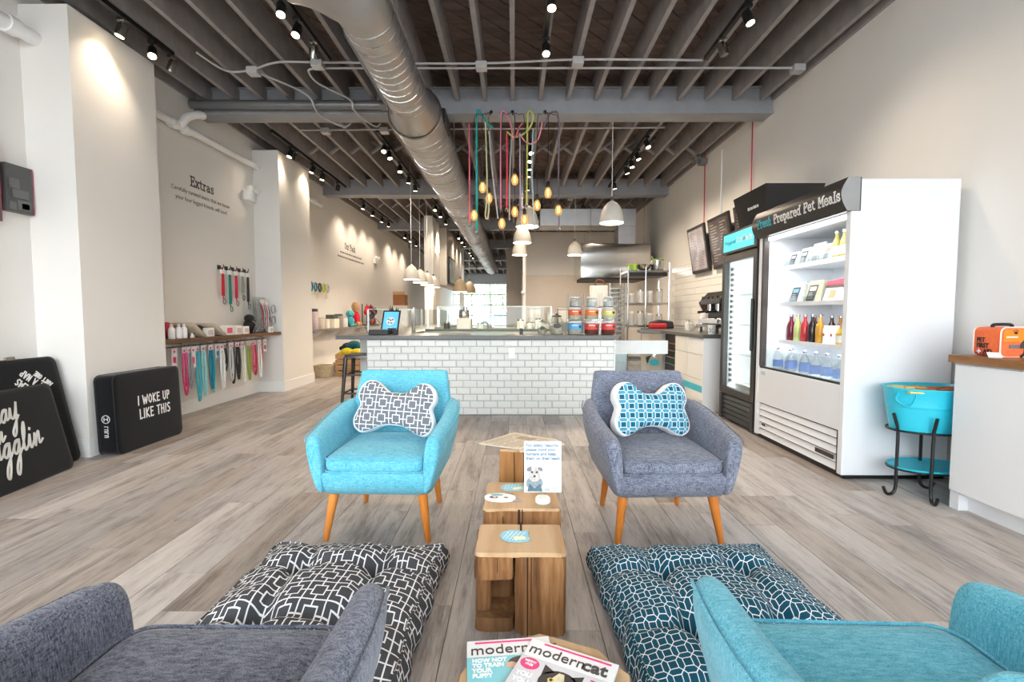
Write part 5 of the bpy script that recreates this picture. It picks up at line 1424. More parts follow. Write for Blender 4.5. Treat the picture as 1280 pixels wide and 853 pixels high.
for i in range(9):
    a = i*.7; e = Vector((-1.46+.06*math.cos(a), 5.72+.06*math.sin(a), 1.215+rq.uniform(-.02,.05)))
    MB().tube(cr([(-1.46,5.72,.97),(-1.46+.02*math.cos(a),5.72+.02*math.sin(a),1.12),tuple(e)],4), [.004]*4+[.009,.012,.011,.006,.002][:5], 5).build('leaf', paint((36,44,32),.6,var=.1), t, smooth=True)

# cookie jars
def glass_jar(label, x, y, r, h, fill, lidc, group):
    t = thing('glass_jar', label, 'jar', (x,y,.913), group=group)
    MB().lathe([(r*.8,.914),(r,.94),(r*1.02,.914+h*.5),(r*.9,.914+h*.72),(r*.62,.914+h*.82),(r*.62,.914+h*.86)], (x,y,0), 18, cap=False).build('glass_body', M_glass, t, smooth=True)
    MB().lathe([(r*.75,.918),(r*.9,.94),(r*.92,.914+h*.42),(.004,.914+h*.46)], (x,y,0), 16).build('treats', paint(fill,.8,var=.3,scale=45), t, smooth=True)
    MB().lathe([(r*.68,.914+h*.85),(r*.72,.914+h*.90),(r*.4,.914+h*.94),(.012,.914+h*.95),(.02,.914+h*.99),(.004,.914+h*1.02)], (x,y,0), 16).build('lid', lidc, t, smooth=True)
    MB().prism([(x+r*.55*math.cos(a*.45),.914+h*.42+h*.13*math.sin(a*.45)) for a in range(14)], y-r*1.06, y-r*1.02, 'xz').build('dark_label', paint((66,62,60),.5,var=.1), t)
glass_jar('tilted glass cookie jar with a dark lid left of the treat stand', .50, 5.60, .085, .24, (206,190,170), M_black, 'glass jars on the bar counter')
glass_jar('small glass jar left of the dark lidded cookie jar', .33, 5.62, .058, .17, (190,178,160), M_steel, 'glass jars on the bar counter')
# treat jars in three stacked columns on wire stands
JC = [[((96,170,214),'blue'),((226,108,60),'orange'),((206,196,200),'pale')],[((214,74,60),'red'),((232,128,52),'amber'),((214,206,214),'pale')],[((222,66,62),'bright red'),((222,206,120),'yellow'),((206,210,206),'pale')]]
JF = [[(196,184,168),(206,196,176),(214,208,206)],[(120,60,50),(196,186,172),(214,208,206)],[(110,54,44),(206,200,180),(214,208,206)]]
CW = ['left','middle','right']; RW = ['bottom','middle','top']
HT = [(.914,.165,.088),(1.085,.150,.084),(1.242,.115,.066)]
for c in range(3):
    x = .715+c*.195; y = 5.58
    st = thing('wire_stand', 'thin metal jar stand, %s one of three on the bar' % CW[c], 'stand', (x,y,.913), group='wire jar stands')
    for sx_ in (-.093,.093):
        for sy_ in (-.06,.06): MB().cyl((x+sx_,y+sy_,.913),(x+sx_*.93,y+sy_,1.395),.0022,n=6).build('upright', M_pipe, st)
    for z in (1.081, 1.238): MB().tube([(x+a,y+b,z) for a,b in rrect(.092,.07,.02,3)], .003, 5, closed=True).build('shelf_ring', M_steel, st)
    for r in range(3):
        z, h, rad = HT[r]; col, wd = JC[c][r]
        t = thing('treat_jar', 'treat jar with a %s label, %s row of the %s stand' % (wd, RW[r], CW[c]), 'jar', (x,y,z), group='treat jars on wire stands')
        MB().lathe([(rad*.92,z+.001),(rad,z+.012),(rad,z+h*.72),(rad*.8,z+h*.82)], (x,y,0), 18, cap=False).build('clear_jar', M_glass, t, smooth=True)
        MB().lathe([(rad*.88,z+.003),(rad*.94,z+.014),(rad*.94,z+h*.5),(.004,z+h*.53)], (x,y,0), 16).build('treats', paint(JF[c][r],.8,var=.35,scale=50), t, smooth=True)
        MB().lathe([(rad*.8,z+h*.80),(rad*.84,z+h*.83),(rad*.84,z+h*.96),(rad*.7,z+h*.98)], (x,y,0), 16).build('lid', paint((222,222,224),.3,var=.05), t, smooth=True)
        if r < 2:
            n = 12; A = [PI+.25+(PI-.5)*k/n for k in range(n+1)]
            rings = [[Vector((x+rad*1.015*math.cos(a),y+rad*1.015*math.sin(a),zz)) for a in A] for zz in (z+h*.34,z+h*.78)]
            lb = MB(); nn = n+1
            lb.add([p_ for rg in rings for p_ in rg], [(k,k+1,nn+k+1,nn+k) for k in range(n)])
            lb.build('paper_label', paint(col,.5,var=.1,scale=20), t, smooth=True)
            MB().box(x-rad*.5,x+rad*.3,y-rad*1.03,y-rad*1.012,z+h*.62,z+h*.68).build('label_title', M_letw, t)
            MB().prism([(x+rad*.55+.016*math.cos(a*.6),z+h*.55+.016*math.sin(a*.6)) for a in range(11)], y-rad*.92,y-rad*.84,'xz').build('label_badge', paint((60,44,40),.5,var=.1), t)
solo(MB().box(.06,.10,5.50,5.53,.914,.985).box(.068,.092,5.497,5.50,.925,.95), 'card_terminal', M_black, 'small black device standing on the bar counter', 'device', bevel=.003)
solo(MB().lathe([(.018,.914),(.02,.93),(.009,.95),(.009,1.10),(.014,1.12),(.004,1.13)], (.66,5.75,0), 10), 'pump_dispenser', M_white, 'thin white pump dispenser behind the cookie jar', 'dispenser', smooth=True)

# metal bar stool
stl = thing('bar_stool', 'dark metal bar stool at the left end of the counter', 'stool', (-1.885,5.77,0))
M_gun = paint((84,82,80),.35,metal=.8,var=.12)
SX_, SY_ = -1.885, 5.77
MB().rings([[Vector((SX_+a*k,SY_+b*k,z)) for a,b in rrect(.155,.155,.03,3)] for z,k in ((.625,1.0),(.655,1.0),(.665,.97),(.66,.85))]).build('seat', M_gun, stl, smooth=True)
for sx_ in (-1,1):
    for sy_ in (-1,1):
        MB().tube([(SX_+sx_*.185,SY_+sy_*.185,0),(SX_+sx_*.14,SY_+sy_*.14,.63)],[.016,.028],8).build('leg', M_gun, stl, smooth=True)
for z, k in ((.20,.172),(.42,.156)):
    for a,b in (((-1,-1),(1,-1)),((1,-1),(1,1)),((1,1),(-1,1)),((-1,1),(-1,-1))):
        MB().bar((SX_+a[0]*k,SY_+a[1]*k,z),(SX_+b[0]*k,SY_+b[1]*k,z),.012,.02).build('rung', M_gun, stl)

# ------------------------------------------------------------------ coffee bar along the right wall
kc = thing('drawer_cabinet', 'glossy white drawer cabinet with a turquoise strip beside the slim fridge', 'cabinet', (2.6,6.0,0))
KX = 2.22
MB().box(KX+.02, XR-.02, 5.55, 6.52, .0, .866).build('body', M_gloss, kc)
MB().box(KX-.002, XR-.02, 5.53, 5.55, 0, .866).build('end_panel', M_white, kc)
for c, (y0,y1) in enumerate(((5.555,6.03),(6.036,6.51))):
    for z0, z1 in ((.12,.36),(.366,.66),(.666,.86)):
        MB().box(KX, KX+.02, y0, y1, z0, z1).build('drawer', M_gloss, kc, bevel=.002)
MB().box(KX-.003, KX, 5.56, 6.5, .215, .295).build('turquoise_strip', M_teal, kc)
wc = thing('wine_cooler', 'dark under counter cooler with bottle ends behind the drawers', 'cooler', (2.6,6.85,0))
MB().box(KX+.06, XR-.02, 6.53, 7.12, 0, .866).build('body', M_black, wc)
for i in range(7): MB().box(KX+.045,KX+.06,6.56,7.09,.12+i*.10,.135+i*.10).build('rack', M_steel if i < 6 else wood((96,60,30),(140,94,54),(170,124,80),'y',12,.5), wc)
bt = thing('bar_end_panel', 'pale wooden end panel with a cat sticker behind the glass gate', 'panel', (2.0,7.2,0))
MB().box(1.93,2.24,7.14,7.20,0,.866).build('board', wood((196,172,146),(212,192,168),(224,206,186),'z',8,.25), bt)
MB().prism(ell(2.12,.42,.075,.05,16), 7.132,7.14,'xz').build('sticker', M_teal, bt)
MB().prism([(1.99,.50),(2.08,.53),(2.05,.49),(2.02,.40),(2.0,.44)], 7.130,7.14,'xz').build('cat_sticker', paint((60,62,66),.5,var=.1), bt)
solo(MB().prism([(2.19,5.50),(XR-.01,5.50),(XR-.01,8.2),(2.19,8.2),(2.19,7.25),(1.88,7.25),(1.88,7.1),(2.19,7.05)], .868,.912), 'coffee_bar_top', M_top, 'dark grey stone top of the coffee bar', 'countertop', bevel=.004)
MB_ = thing('back_cabinet', 'white base cabinet under the far end of the coffee bar', 'cabinet', (2.6,7.7,0))
MB().box(2.26,XR-.02,7.24,8.18,0,.866).build('body', M_gloss, MB_)
for y0 in (7.25,7.72): MB().box(2.24,2.26,y0,y0+.45,.1,.86).build('door', M_gloss, MB_)
gg = thing('glass_gate', 'low clear glass gate between the bar and the drawer cabinet', 'gate', (1.7,6.3,0))
MB().box(1.33,2.06,6.30,6.31,.12,.80).build('pane', glass((.88,.93,.95),.2), gg)
MB().box(1.30,1.33,6.285,6.325,0,.86).build('post', M_steel, gg)
for z in (.2,.7): MB().box(1.325,1.36,6.29,6.32,z,z+.05).build('hinge', M_chrome, gg)
MB().box(1.34,2.05,6.299,6.3005,.62,.80).build('frosted_band', paint((226,232,236),.5,var=.02), gg)
uc = thing('steel_counter', 'low stainless drawer unit behind the glass gate', 'counter', (1.5,7.7,0))
MB().box(1.3,1.72,7.2,8.3,0,.60).build('body', M_steel, uc)
for i in range(3): MB().box(1.29,1.72,7.185,7.2,.08+i*.17,.235+i*.17).build('drawer', M_steel, uc, bevel=.003)

# espresso machine
em = thing('espresso_machine', 'black and chrome two group espresso machine on the coffee bar', 'espresso machine', (2.62,6.02,.912))
MB().box(2.52,2.95,5.78,6.38,1.02,1.10).build('drip_body', M_chrome, em, bevel=.01)
MB().box(2.60,2.95,5.80,6.36,1.10,1.28).build('back_body', M_black, em, bevel=.008)
MB().prism([(2.50,1.28),(2.95,1.28),(2.95,1.44),(2.60,1.44),(2.50,1.34)], 5.78,6.38,'xz').build('top_hood', paint((48,44,44),.3,var=.05), em, bevel=.008)
for y in (5.95,6.2):
    MB().cyl((2.56,y,1.28),(2.56,y,1.19),.035,n=14).build('group_head', M_chrome, em, smooth=True)
    MB().tube([(2.55,y,1.19),(2.50,y,1.185),(2.40,y,1.175)],[.022,.014,.016],8).build('portafilter', M_black, em, smooth=True)
for y in (5.88,6.02,6.16,6.3): MB().cyl((2.515,y,1.36),(2.50,y,1.355),.028,n=12).build('dial', M_chrome, em)
MB().box(2.47,2.53,5.80,6.36,1.035,1.085).build('control_panel', paint((206,204,206),.2,metal=.6,var=.03), em, bevel=.006)
MB().box(2.44,2.95,5.80,6.36,.985,1.02).build('drip_tray', M_steel, em)
for x in (2.50,2.9):
    for y in (5.83,6.33): MB().cyl((x,y,.913),(x,y,.985),.018,n=8).build('foot', M_black, em)
t = thing('cup', 'white paper cup with dark dots on the coffee bar', 'cup', (2.36,5.66,.913))
MB().lathe([(.036,.913),(.047,1.02),(.044,1.02),(.034,.92)], (2.36,5.66,0), 16).build('body', M_white, t, smooth=True)
for a in range(6): MB().ball((2.36-.040+.014*(a%3)*1.0,5.66-.036-.003*(a%3),.94+.024*(a//3)+.012*(a%2)),.006,.005,.006,6,4).build('dot', M_black, t)
t = thing('coffee_grinder', 'white coffee grinder with a dark hopper left of the espresso machine', 'grinder', (2.72,6.75,.912))
MB().lathe([(.085,.913),(.09,.93),(.06,1.0),(.065,1.12),(.05,1.2)], (2.72,6.75,0), 16).build('body', M_white, t, smooth=True)
MB().lathe([(.04,1.2),(.09,1.30),(.09,1.33),(.01,1.34)], (2.72,6.75,0), 16).build('hopper', paint((70,52,46),.3), t, smooth=True)
for i,(x,y,h,wd) in enumerate(((2.55,6.95,.13,'nearest'),(2.62,7.15,.15,'middle'),(2.75,7.35,.12,'farthest'))):
    t = thing('syrup_jar', 'small jar on the coffee bar left of the grinder, %s one' % wd, 'jar', (x,y,.912), group='small jars on the coffee bar')
    MB().lathe([(.04,.913),(.042,.913+h*.8),(.03,.913+h*.9)], (x,y,0), 12).build('body', paint((226,222,214),.3,var=.08), t, smooth=True)
    MB().lathe([(.032,.913+h*.88),(.032,.913+h)], (x,y,0), 12).build('lid', M_steel, t, smooth=True)
t = thing('red_bag', 'red and black folded bag on the coffee bar corner', 'bag', (2.35,8.0,.912))
MB().box(2.22,2.50,7.72,7.84,.913,1.0).build('red_side', paint((190,34,40),.6,var=.08), t, bevel=.03, seg=3)
MB().prism([(2.24,.913),(2.66,.913),(2.64,1.03),(2.42,1.06),(2.26,1.02)],7.845,7.97,'xz').build('black_side', paint((40,40,44),.6,var=.1), t, bevel=.025, seg=3)

# wire shelving rack and sheet pan rack
rk = thing('wire_rack', 'chrome wire shelving rack holding pots and green cups', 'rack', (2.35,8.6,0))
RX0, RX1, RY0, RY1 = 2.0, 2.72, 8.35, 8.95
for x in (RX0,RX1):
    for y in (RY0,RY1): MB().cyl((x,y,0),(x,y,2.05 if x==RX1 else 2.0),.014,n=8).build('post', M_chrome, rk)
MB().cyl(((RX0+RX1)/2-.05,RY0,.0),((RX0+RX1)/2-.05,RY0,1.98),.012,n=8).build('post', M_chrome, rk)
for z in (.35, .95, 1.35, 1.92):
    sh = MB().box(RX0,RX1,RY0,RY0+.02,z-.03,z).box(RX0,RX1,RY1-.02,RY1,z-.03,z).box(RX0,RX0+.02,RY0,RY1,z-.03,z).box(RX1-.02,RX1,RY0,RY1,z-.03,z)
    for i in range(14): sh.bar((RX0,RY0+.04+i*.04,z),(RX1,RY0+.04+i*.04,z),.006)
    sh.build('shelf', M_steel, rk)
MB().box(RX0+.02,RX1-.02,RY0+.03,RY1-.03,1.82,1.88).build('sheet_pan', paint((62,58,54),.4,metal=.6), rk)
for i,(x,wd) in enumerate(((2.04,'left'),(2.14,'right'))):
    t = thing('green_cup', 'lime green cup on the top of the wire rack, %s of two' % wd, 'cup', (x,8.45,1.921), group='green cups on the wire rack')
    MB().lathe([(.035,1.921),(.045,2.03),(.042,2.03),(.03,1.93)], (x,8.45,0), 14).build('body', paint((150,196,50),.4), t, smooth=True)
    MB().lathe([(.046,2.018),(.047,2.034)], (x,8.45,0), 14, cap=False).build('rim', paint((170,210,70),.4), t, smooth=True)
t = thing('mixing_bowl', 'steel mixing bowl on the top of the wire rack', 'bowl', (2.31,8.5,1.921))
MB().lathe([(.05,1.921),(.10,1.96),(.13,2.03),(.135,2.03),(.10,1.955),(.01,1.93)], (2.31,8.5,0), 20).build('bowl', M_steel, t, smooth=True)
MB().tube([(2.31+.133*math.cos(k*PI/12),8.5+.133*math.sin(k*PI/12),2.031) for k in range(24)], .004, 5, closed=True).build('rolled_rim', M_chrome, t, smooth=True)
t = thing('stock_pot', 'steel pot stuffed with greens and a whisk on the wire rack', 'pot', (2.55,8.5,1.921))
MB().lathe([(.11,1.921),(.115,1.93),(.115,2.10),(.11,2.10),(.105,1.94)], (2.55,8.5,0), 20).build('pot', M_steel, t, smooth=True)
lf = MB(); rq = random.Random(2)
for i in range(14):
    a = rq.random()*6.28; q = .09*math.sqrt(rq.random()); lf.ball((2.55+q*math.cos(a),8.5+q*math.sin(a),2.105+rq.random()*.03),.032,.02,.014,7,5)
lf.build('greens', paint((112,170,52),.6,var=.2,scale=30), t, smooth=True)
wk_ = MB()
for i in range(4): wk_.tube(cr([(2.50,8.5,2.06),(2.46+.015*math.cos(i*.8),8.5+.02*math.sin(i*.8),2.16),(2.42,8.5,2.20)],4), .003, 4)
wk_.build('whisk', M_chrome, t)
rq = random.Random(6); WQ = ['first','second','third','fourth','fifth','sixth','seventh','eighth']
k = 0
for z in (.951, 1.351):
    for i in range(4):
        x = RX0+.10+i*.17; h = .17+.1*rq.random()
        t = thing('storage_canister', 'pale storage canister on the wire rack, %s from the lower left' % WQ[k], 'canister', (x,8.55,z), group='canisters on the wire rack'); k += 1
        MB().lathe([(.06,z),(.062,z+.01),(.062,z+h*.85),(.05,z+h*.9)], (x,8.55,0), 14).build('body', paint((206,204,198),.25,var=.15,scale=12), t, smooth=True)
        MB().lathe([(.056,z+h*.88),(.056,z+h),(.03,z+h*1.02)], (x,8.55,0), 14).build('lid', M_steel if i % 2 else M_white, t, smooth=True)
br = thing('sheet_pan_rack', 'tall aluminium rack of stacked sheet pans behind the treat jars', 'rack', (1.87,8.6,0))
for x in (1.70,1.96):
    for y in (8.45,8.9): MB().box(x-.012,x+.012,y-.012,y+.012,0,1.70).build('post', M_steel, br)
pan = MB().box(1.71,1.95,8.44,8.9,-.004,0).box(1.71,1.95,8.43,8.44,-.004,.022).mesh('sheet_pan', M_steel)
for i in range(14):
    o = bpy.data.objects.new('sheet_pan', pan); COL.objects.link(o); o.parent = br; o.location = -ORG[br]+Vector((0,0,.62+i*.075))
t = thing('bread_bin', 'pale square canister with a brown handle left of the pan rack', 'canister', (1.52,8.5,0))
MB().box(1.36,1.66,8.4,8.6,1.28,1.66).build('body', paint((222,218,208),.35,var=.04), t, bevel=.02)
MB().tube(cr([(1.45,8.5,1.66),(1.46,8.5,1.74),(1.52,8.5,1.765),(1.60,8.5,1.73),(1.62,8.5,1.66)],5), .012, 7).build('handle', paint((120,72,46),.5), t, smooth=True)
ft = thing('prep_fridge', 'stainless upright kitchen unit under the pale canister', 'kitchen unit', (1.52,8.55,0))
MB().box(1.33,1.69,8.38,8.9,0.0,1.27).build('body', M_steel, ft, bevel=.01)
MB().box(1.335,1.685,8.372,8.38,.1,1.25).build('door', M_steel, ft)
MB().cyl((1.65,8.36,.5),(1.65,8.36,.95),.01,n=8).build('handle', M_chrome, ft)

# extractor hood with its duct
HX0,HX1,HY0,HY1 = 1.40, 2.86, 10.0, 11.2
hd = thing('extractor_hood', 'polished stainless extractor hood hung over the kitchen', 'hood', (2.1,10.6,1.85))
hb = MB(); secs = []
for z, f_ in ((1.92,0),(2.0,-.012),(2.2,.0),(2.4,.012),(2.55,0),(2.62,.02),(2.64,.06)):
    secs.append([Vector((HX0,HY0+f_,z)),Vector((HX0*.67+HX1*.33,HY0+f_*.4-.006,z)),Vector((HX0*.33+HX1*.67,HY0+f_*1.6,z)),Vector((HX1,HY0+f_,z)),Vector((HX1,HY1,z)),Vector((HX0,HY1,z))])
hb.rings(secs, True).build('canopy', paint((212,210,206),.16,metal=1.0,var=.03), hd, smooth=True, angle=30)
MB().box(HX0+.06,HX1-.06,HY0+.08,HY1-.06,1.88,1.925).build('filter_bank', paint((70,68,66),.5,metal=.5), hd)
MB().box(2.25,2.62,10.35,10.75,2.63,3.25).build('riser_duct', M_duct, hd)
MB().box(.55,2.62,10.3,10.8,3.05,3.42).build('cross_duct', M_duct, hd, bevel=.01)
for x in (1.62,2.75):
    for y in (10.15,11.0): MB().cyl((x,y,2.62),(x,y,3.66),.006,n=6).build('hanger_rod', M_steel, hd)

# far prep zone silhouettes: mixers, pans and boxes on the display case and back counter
def mixer(label, x, y, z):
    t = thing('food_processor', label, 'food processor', (x,y,z), group='kitchen machines on the display case')
    MB().box(x-.11,x+.11,y-.1,y+.1,z,z+.19).build('motor_base', paint((210,206,196),.3,var=.05), t, bevel=.02)
    MB().lathe([(.08,z+.19),(.085,z+.21),(.085,z+.31),(.08,z+.32)], (x,y,0), 16).build('bowl', M_steel, t, smooth=True)
    MB().lathe([(.035,z+.32),(.035,z+.36),(.028,z+.365)], (x+.02,y,0), 12).build('feed_tube', M_steel, t, smooth=True)
mixer('pale food processor with a steel bowl on the display case', -.80, 7.5, .90)
for i,(x,h,r,c,wd) in enumerate(((-1.08,.12,.05,(70,66,62),'dark'),(-.55,.11,.055,(190,206,196),'greenish glass'),(-.40,.08,.04,(120,120,116),'grey'),(.10,.16,.06,(222,220,214),'white'),(.24,.12,.05,(206,202,196),'cream'),(.38,.18,.05,(226,224,220),'tall white'),(.50,.10,.045,(198,194,188),'beige'))):
    t = thing('prep_container', '%s container standing on the display case' % wd, 'container', (x,7.55,.90), group='containers on the display case')
    MB().lathe([(r*.9,.901),(r,.91),(r,.901+h*.8),(r*.85,.901+h*.9)], (x,7.55,0), 14).build('body', paint(c,.3,var=.08), t, smooth=True)
    MB().lathe([(r*.9,.901+h*.88),(r*.9,.901+h),(r*.4,.901+h*1.05)], (x,7.55,0), 12).build('lid', M_steel, t, smooth=True)
bk_ = thing('back_counter', 'steel work counter in front of the kitchen wall', 'counter', (1.6,13.6,0))
MB().box(.35,2.95,13.3,14.5,.86,.90).build('top', M_steel, bk_)
MB().box(.35,2.95,13.4,14.5,0,.86).build('base', M_steel, bk_)
for i in range(6): MB().box(.37+i*.43,.37+i*.43+.41,13.385,13.40,.12,.84).build('door', M_steel, bk_)
WBX = ['leftmost','second','third','fourth','rightmost']
for i,(x,w_,h) in enumerate(((.6,.3,.45),(1.05,.22,.30),(1.4,.28,.42),(1.85,.2,.26),(2.3,.3,.5))):
    t = thing('storage_tub', 'white lidded tub on the far work counter, %s of five' % WBX[i], 'tub', (x,13.8,.90), group='tubs on the far work counter')
    MB().box(x-w_/2,x+w_/2,13.6,14.0,.901,.90+h*.9).build('body', paint((226,224,218),.4,var=.05), t, bevel=.02)
    MB().box(x-w_/2-.01,x+w_/2+.01,13.59,14.01,.90+h*.9,.90+h).build('lid', paint((206,208,210),.4,var=.03), t, bevel=.01)
# white column with bulkhead and screens left of the duct
struct(MB().box(-2.18,-1.98,11.5,12.6,0,3.52), 'wall_pillar', M_wall)
struct(MB().box(-2.12,-1.85,13.0,16.6,1.95,3.5), 'wall_bulkhead', paint((200,194,186),.5,var=.03))
t = thing('wall_screen', 'black framed screen on the bulkhead left of the duct', 'screen', (-1.82,13.6,2.35))
MB().box(-1.85,-1.79,13.15,14.3,2.0,2.75).build('frame', M_black, t, bevel=.004)
MB().box(-1.79,-1.785,13.2,14.25,2.05,2.7).build('screen', paint((196,206,212),.3,var=.3,scale=3), t)
t = thing('sensor_lamp', 'round lamp on the side of the white column', 'lamp', (-1.97,11.9,2.75))
MB().cyl((-1.98,11.9,2.72),(-1.95,11.9,2.72),.09,n=18).build('backplate', M_white, t, smooth=True)
MB().ball((-1.93,11.9,2.72),.05,.06,.06,12,7).build('globe', paint((250,236,206),.3,var=0,emit=3), t, smooth=True)
pp = thing('steel_post', 'slim steel post with a valve standing by the kitchen wall', 'post', (.30,13.2,0))
MB().cyl((.27,13.2,0),(.27,13.2,3.5),.05,n=12).build('tube', M_white, pp, smooth=True)
MB().ball((.24,13.12,1.75),.07,.06,.06,10,6).build('valve', M_white, pp, smooth=True)
pp = thing('support_post', 'pale steel post in front of the far glazed door', 'post', (-1.9,17.0,0))
MB().box(-1.98,-1.82,17.06,17.2,0,3.5).build('shaft', paint((206,214,220),.4,var=.03), pp)
MB().box(-2.06,-1.74,17.0,17.26,0,.03).build('base_plate', paint((180,186,190),.4,var=.03), pp)
pendant('dome pendant before the far glazed door, left of the pair', -1.58, 13.8, 1.80, .2, paint((196,176,146),.5,var=.05))
pendant('dome pendant before the far glazed door, right of the pair', -1.40, 14.8, 1.80, .2, paint((196,176,146),.5,var=.05))
# ------------------------------------------------------------------ black printed dog beds leaning on the left wall
M_bed = fabric((9,9,11),(17,17,20),200)
M_bedside = fabric((38,40,48),(56,58,68),200)
def bed(label, M, w, h, th, side=None):
    t = thing('dog_bed', label, 'dog bed', tuple(M.translation), group='black printed dog beds')
    O = rrect(w/2, h/2, .05, 5); O = [(x, y+h/2) for x, y in O]
    rings = [[Vector((a*k,(b-h/2)*k+h/2,z)) for a,b in O] for z,k in ((-th,.94),(-th+.012,.985),(-th+.03,1),(-.03,1),(-.012,.99),(-.003,.965),(0,.9),(.004,.5))]
    MB().rings(rings).xf(M).build('cover', M_bed, t, smooth=True, angle=60)
    for z in (-.014, -th+.014):
        MB().tube([Vector((a*.992,(b-h/2)*.992+h/2,z)) for a,b in O], .005, 5, closed=True).xf(M).build('piping', paint((16,16,18),.6,var=0), t, smooth=True)
    return t
# bed against the near column
Mc = frame((-3.205, 4.13, .003), (0,1,0), (-.03,0,1))
t = bed('black dog bed reading I woke up like this, against the near column', Mc, .75, .655, .175)
a1, w1_ = caps('I WOKE UP', .075, .92); a2, w2_ = caps('LIKE THIS', .080, .92)
mb = strokes([[(x-.055-.10, y+.37) for x,y in l] for l in a1], .0115, Mc @ Matrix.Translation((0,0,.003)))
strokes([[(x-.055-.09, y+.25) for x,y in l] for l in a2], .0115, Mc @ Matrix.Translation((0,0,.003)), mb)
mb.build('lettering', M_letw, t)
Ms = frame((-3.30,3.7535,.30), (1,0,0), (0,0,1))
mb = strokes([[(.032*math.cos(k*PI/8),.032*math.sin(k*PI/8)) for k in range(17)],[(-.014,-.014),(-.014,.014)],[(.014,-.014),(.014,.014)],[(-.014,0),(.014,0)]], .006, Ms)
mb.build('brand_mark', M_letw, t)
strokes([[(-.014,-.06-.024*k),(.014,-.06-.024*k),(.014,-.074-.024*k),(-.014,-.074-.024*k)][:4 if k % 2 else 3] for k in range(4)], .005, Ms).build('side_print', M_letw, t)
# bed A behind, bed B in front
Ma = frame((-3.43, 3.22, .003), (.0,1,0), (-.215,0,1))
t = bed('black dog bed with upside down words, leaning behind another bed', Ma, .92, .84, .11)
RT = Matrix.Translation((.46-.085, .84-.21, .005)) @ Matrix.Rotation(R(133),4,'Z')
mb = MB()
for i, s_ in enumerate(("AIN'T ONE", 'BUT A NAP', 'PROBLEMS')):
    q, w_ = caps(s_, (.036,.05,.05)[i], .8)
    strokes([[(x, y+(0,.05,.125)[i]) for x,y in l] for l in q], .0085, Ma @ RT, mb)
mb.build('lettering', M_letw, t)
MB().box(.10,.16,.835,.86,-.02,.0).xf(Ma).build('zip_pull', M_chrome, t)
bx = Vector((-.09,.62,0)).normalized()
Mb = frame(Vector((-3.305,3.49,.003)) - bx*.42, bx, (-.25,.0,1))
t = bed('black dog bed with white script words, nearest and cut off by the frame', Mb, .84, .66, .08)
mb = MB()
for s_, h, x1, y0, wd in (('snugglin', .086, .20, .20, .015), ("I'm", .068, -.06, .315, .013), ('day', .080, .075, .44, .0145)):
    q, w_ = script(s_, h, .85)
    strokes([[(x+x1-w_, y+y0+(x*.10)) for x,y in l] for l in q], wd, Mb @ Matrix.Translation((0,0,.005)), mb)
mb.build('lettering', M_letw, t)

# wall plaques near the camera
for i,(y0,y1,z0,z1,wd) in enumerate(((3.52,3.71,1.92,2.27,'with raised squares beside the column'),(2.95,3.475,1.83,2.42,'cut off by the left edge of the picture'))):
    t = thing('wall_plaque', 'dark grey wall plaque %s' % wd, 'plaque', (-3.78,(y0+y1)/2,z0), group='wall plaques')
    MB().box(XL,-3.745,y0,y1,z0,z1).build('panel', paint((84,84,84),.5,var=.1), t)
    MB().box(XL,-3.746,y1,y1+.006,z0,z1).build('edge', paint((176,54,84),.5,var=0), t)
    for a,b,c,d_ in ((.1,.45,.5,.7),(.2,.8,.30,.48),(.35,.85,.05,.26),(.5,.8,.08,.2),(.08,.3,.04,.2)):
        MB().box(-3.745,-3.735,y0+(y1-y0)*a,y0+(y1-y0)*b,z0+(z1-z0)*c,z0+(z1-z0)*d_).build('raised_square', paint((104,104,102),.5,var=.1), t)

# ------------------------------------------------------------------ brown shelf with goods and tagged leashes
sh = thing('wall_shelf', 'brown wooden shelf between the two left columns', 'shelf', (-3.62,5.78,.85))
MB().box(XL,-3.44,4.605,6.945,.852,.892).build('board', wood((70,46,30),(104,72,48),(128,92,64),'y',12,.5), sh, bevel=.003)
for y in (5.0,5.8,6.6): MB().box(XL,-3.55,y,y+.012,.832,.852).build('bracket', M_steel, sh)
MB().cyl((-3.60,4.66,.80),(-3.60,6.75,.80),.008,n=8).build('hanging_rail', M_steel, sh)
for y in (4.70,5.7,6.7): MB().cyl((-3.60,y,.80),(-3.60,y,.853),.006,n=6).build('rail_post', M_steel, sh)
ZS = .893
WW = ['nearest','middle','farthest']
for i, y in enumerate((4.88,4.985,5.065)):
    t = thing('lotion_bottle', 'white pump bottle on the brown shelf, %s of three' % WW[i], 'bottle', (-3.56,y,ZS), group='white bottles on the brown shelf')
    MB().lathe([(.03,ZS),(.032,ZS+.01),(.032,ZS+.10),(.02,ZS+.118),(.012,ZS+.125)], (-3.56,y,0), 12).build('body', M_white, t, smooth=True)
    MB().lathe([(.014,ZS+.123),(.014,ZS+.15),(.01,ZS+.155)], (-3.56,y,0), 10).build('cap', paint((222,220,214),.4), t, smooth=True)
t = thing('cream_jar', 'tiny cream coloured jar beside the white bottles', 'jar', (-3.53,5.15,ZS))
MB().lathe([(.022,ZS),(.024,ZS+.035)], (-3.53,5.15,0), 12).build('body', paint((224,212,190),.4), t, smooth=True)
MB().lathe([(.022,ZS+.034),(.022,ZS+.05)], (-3.53,5.15,0), 12).build('lid', M_steel, t, smooth=True)
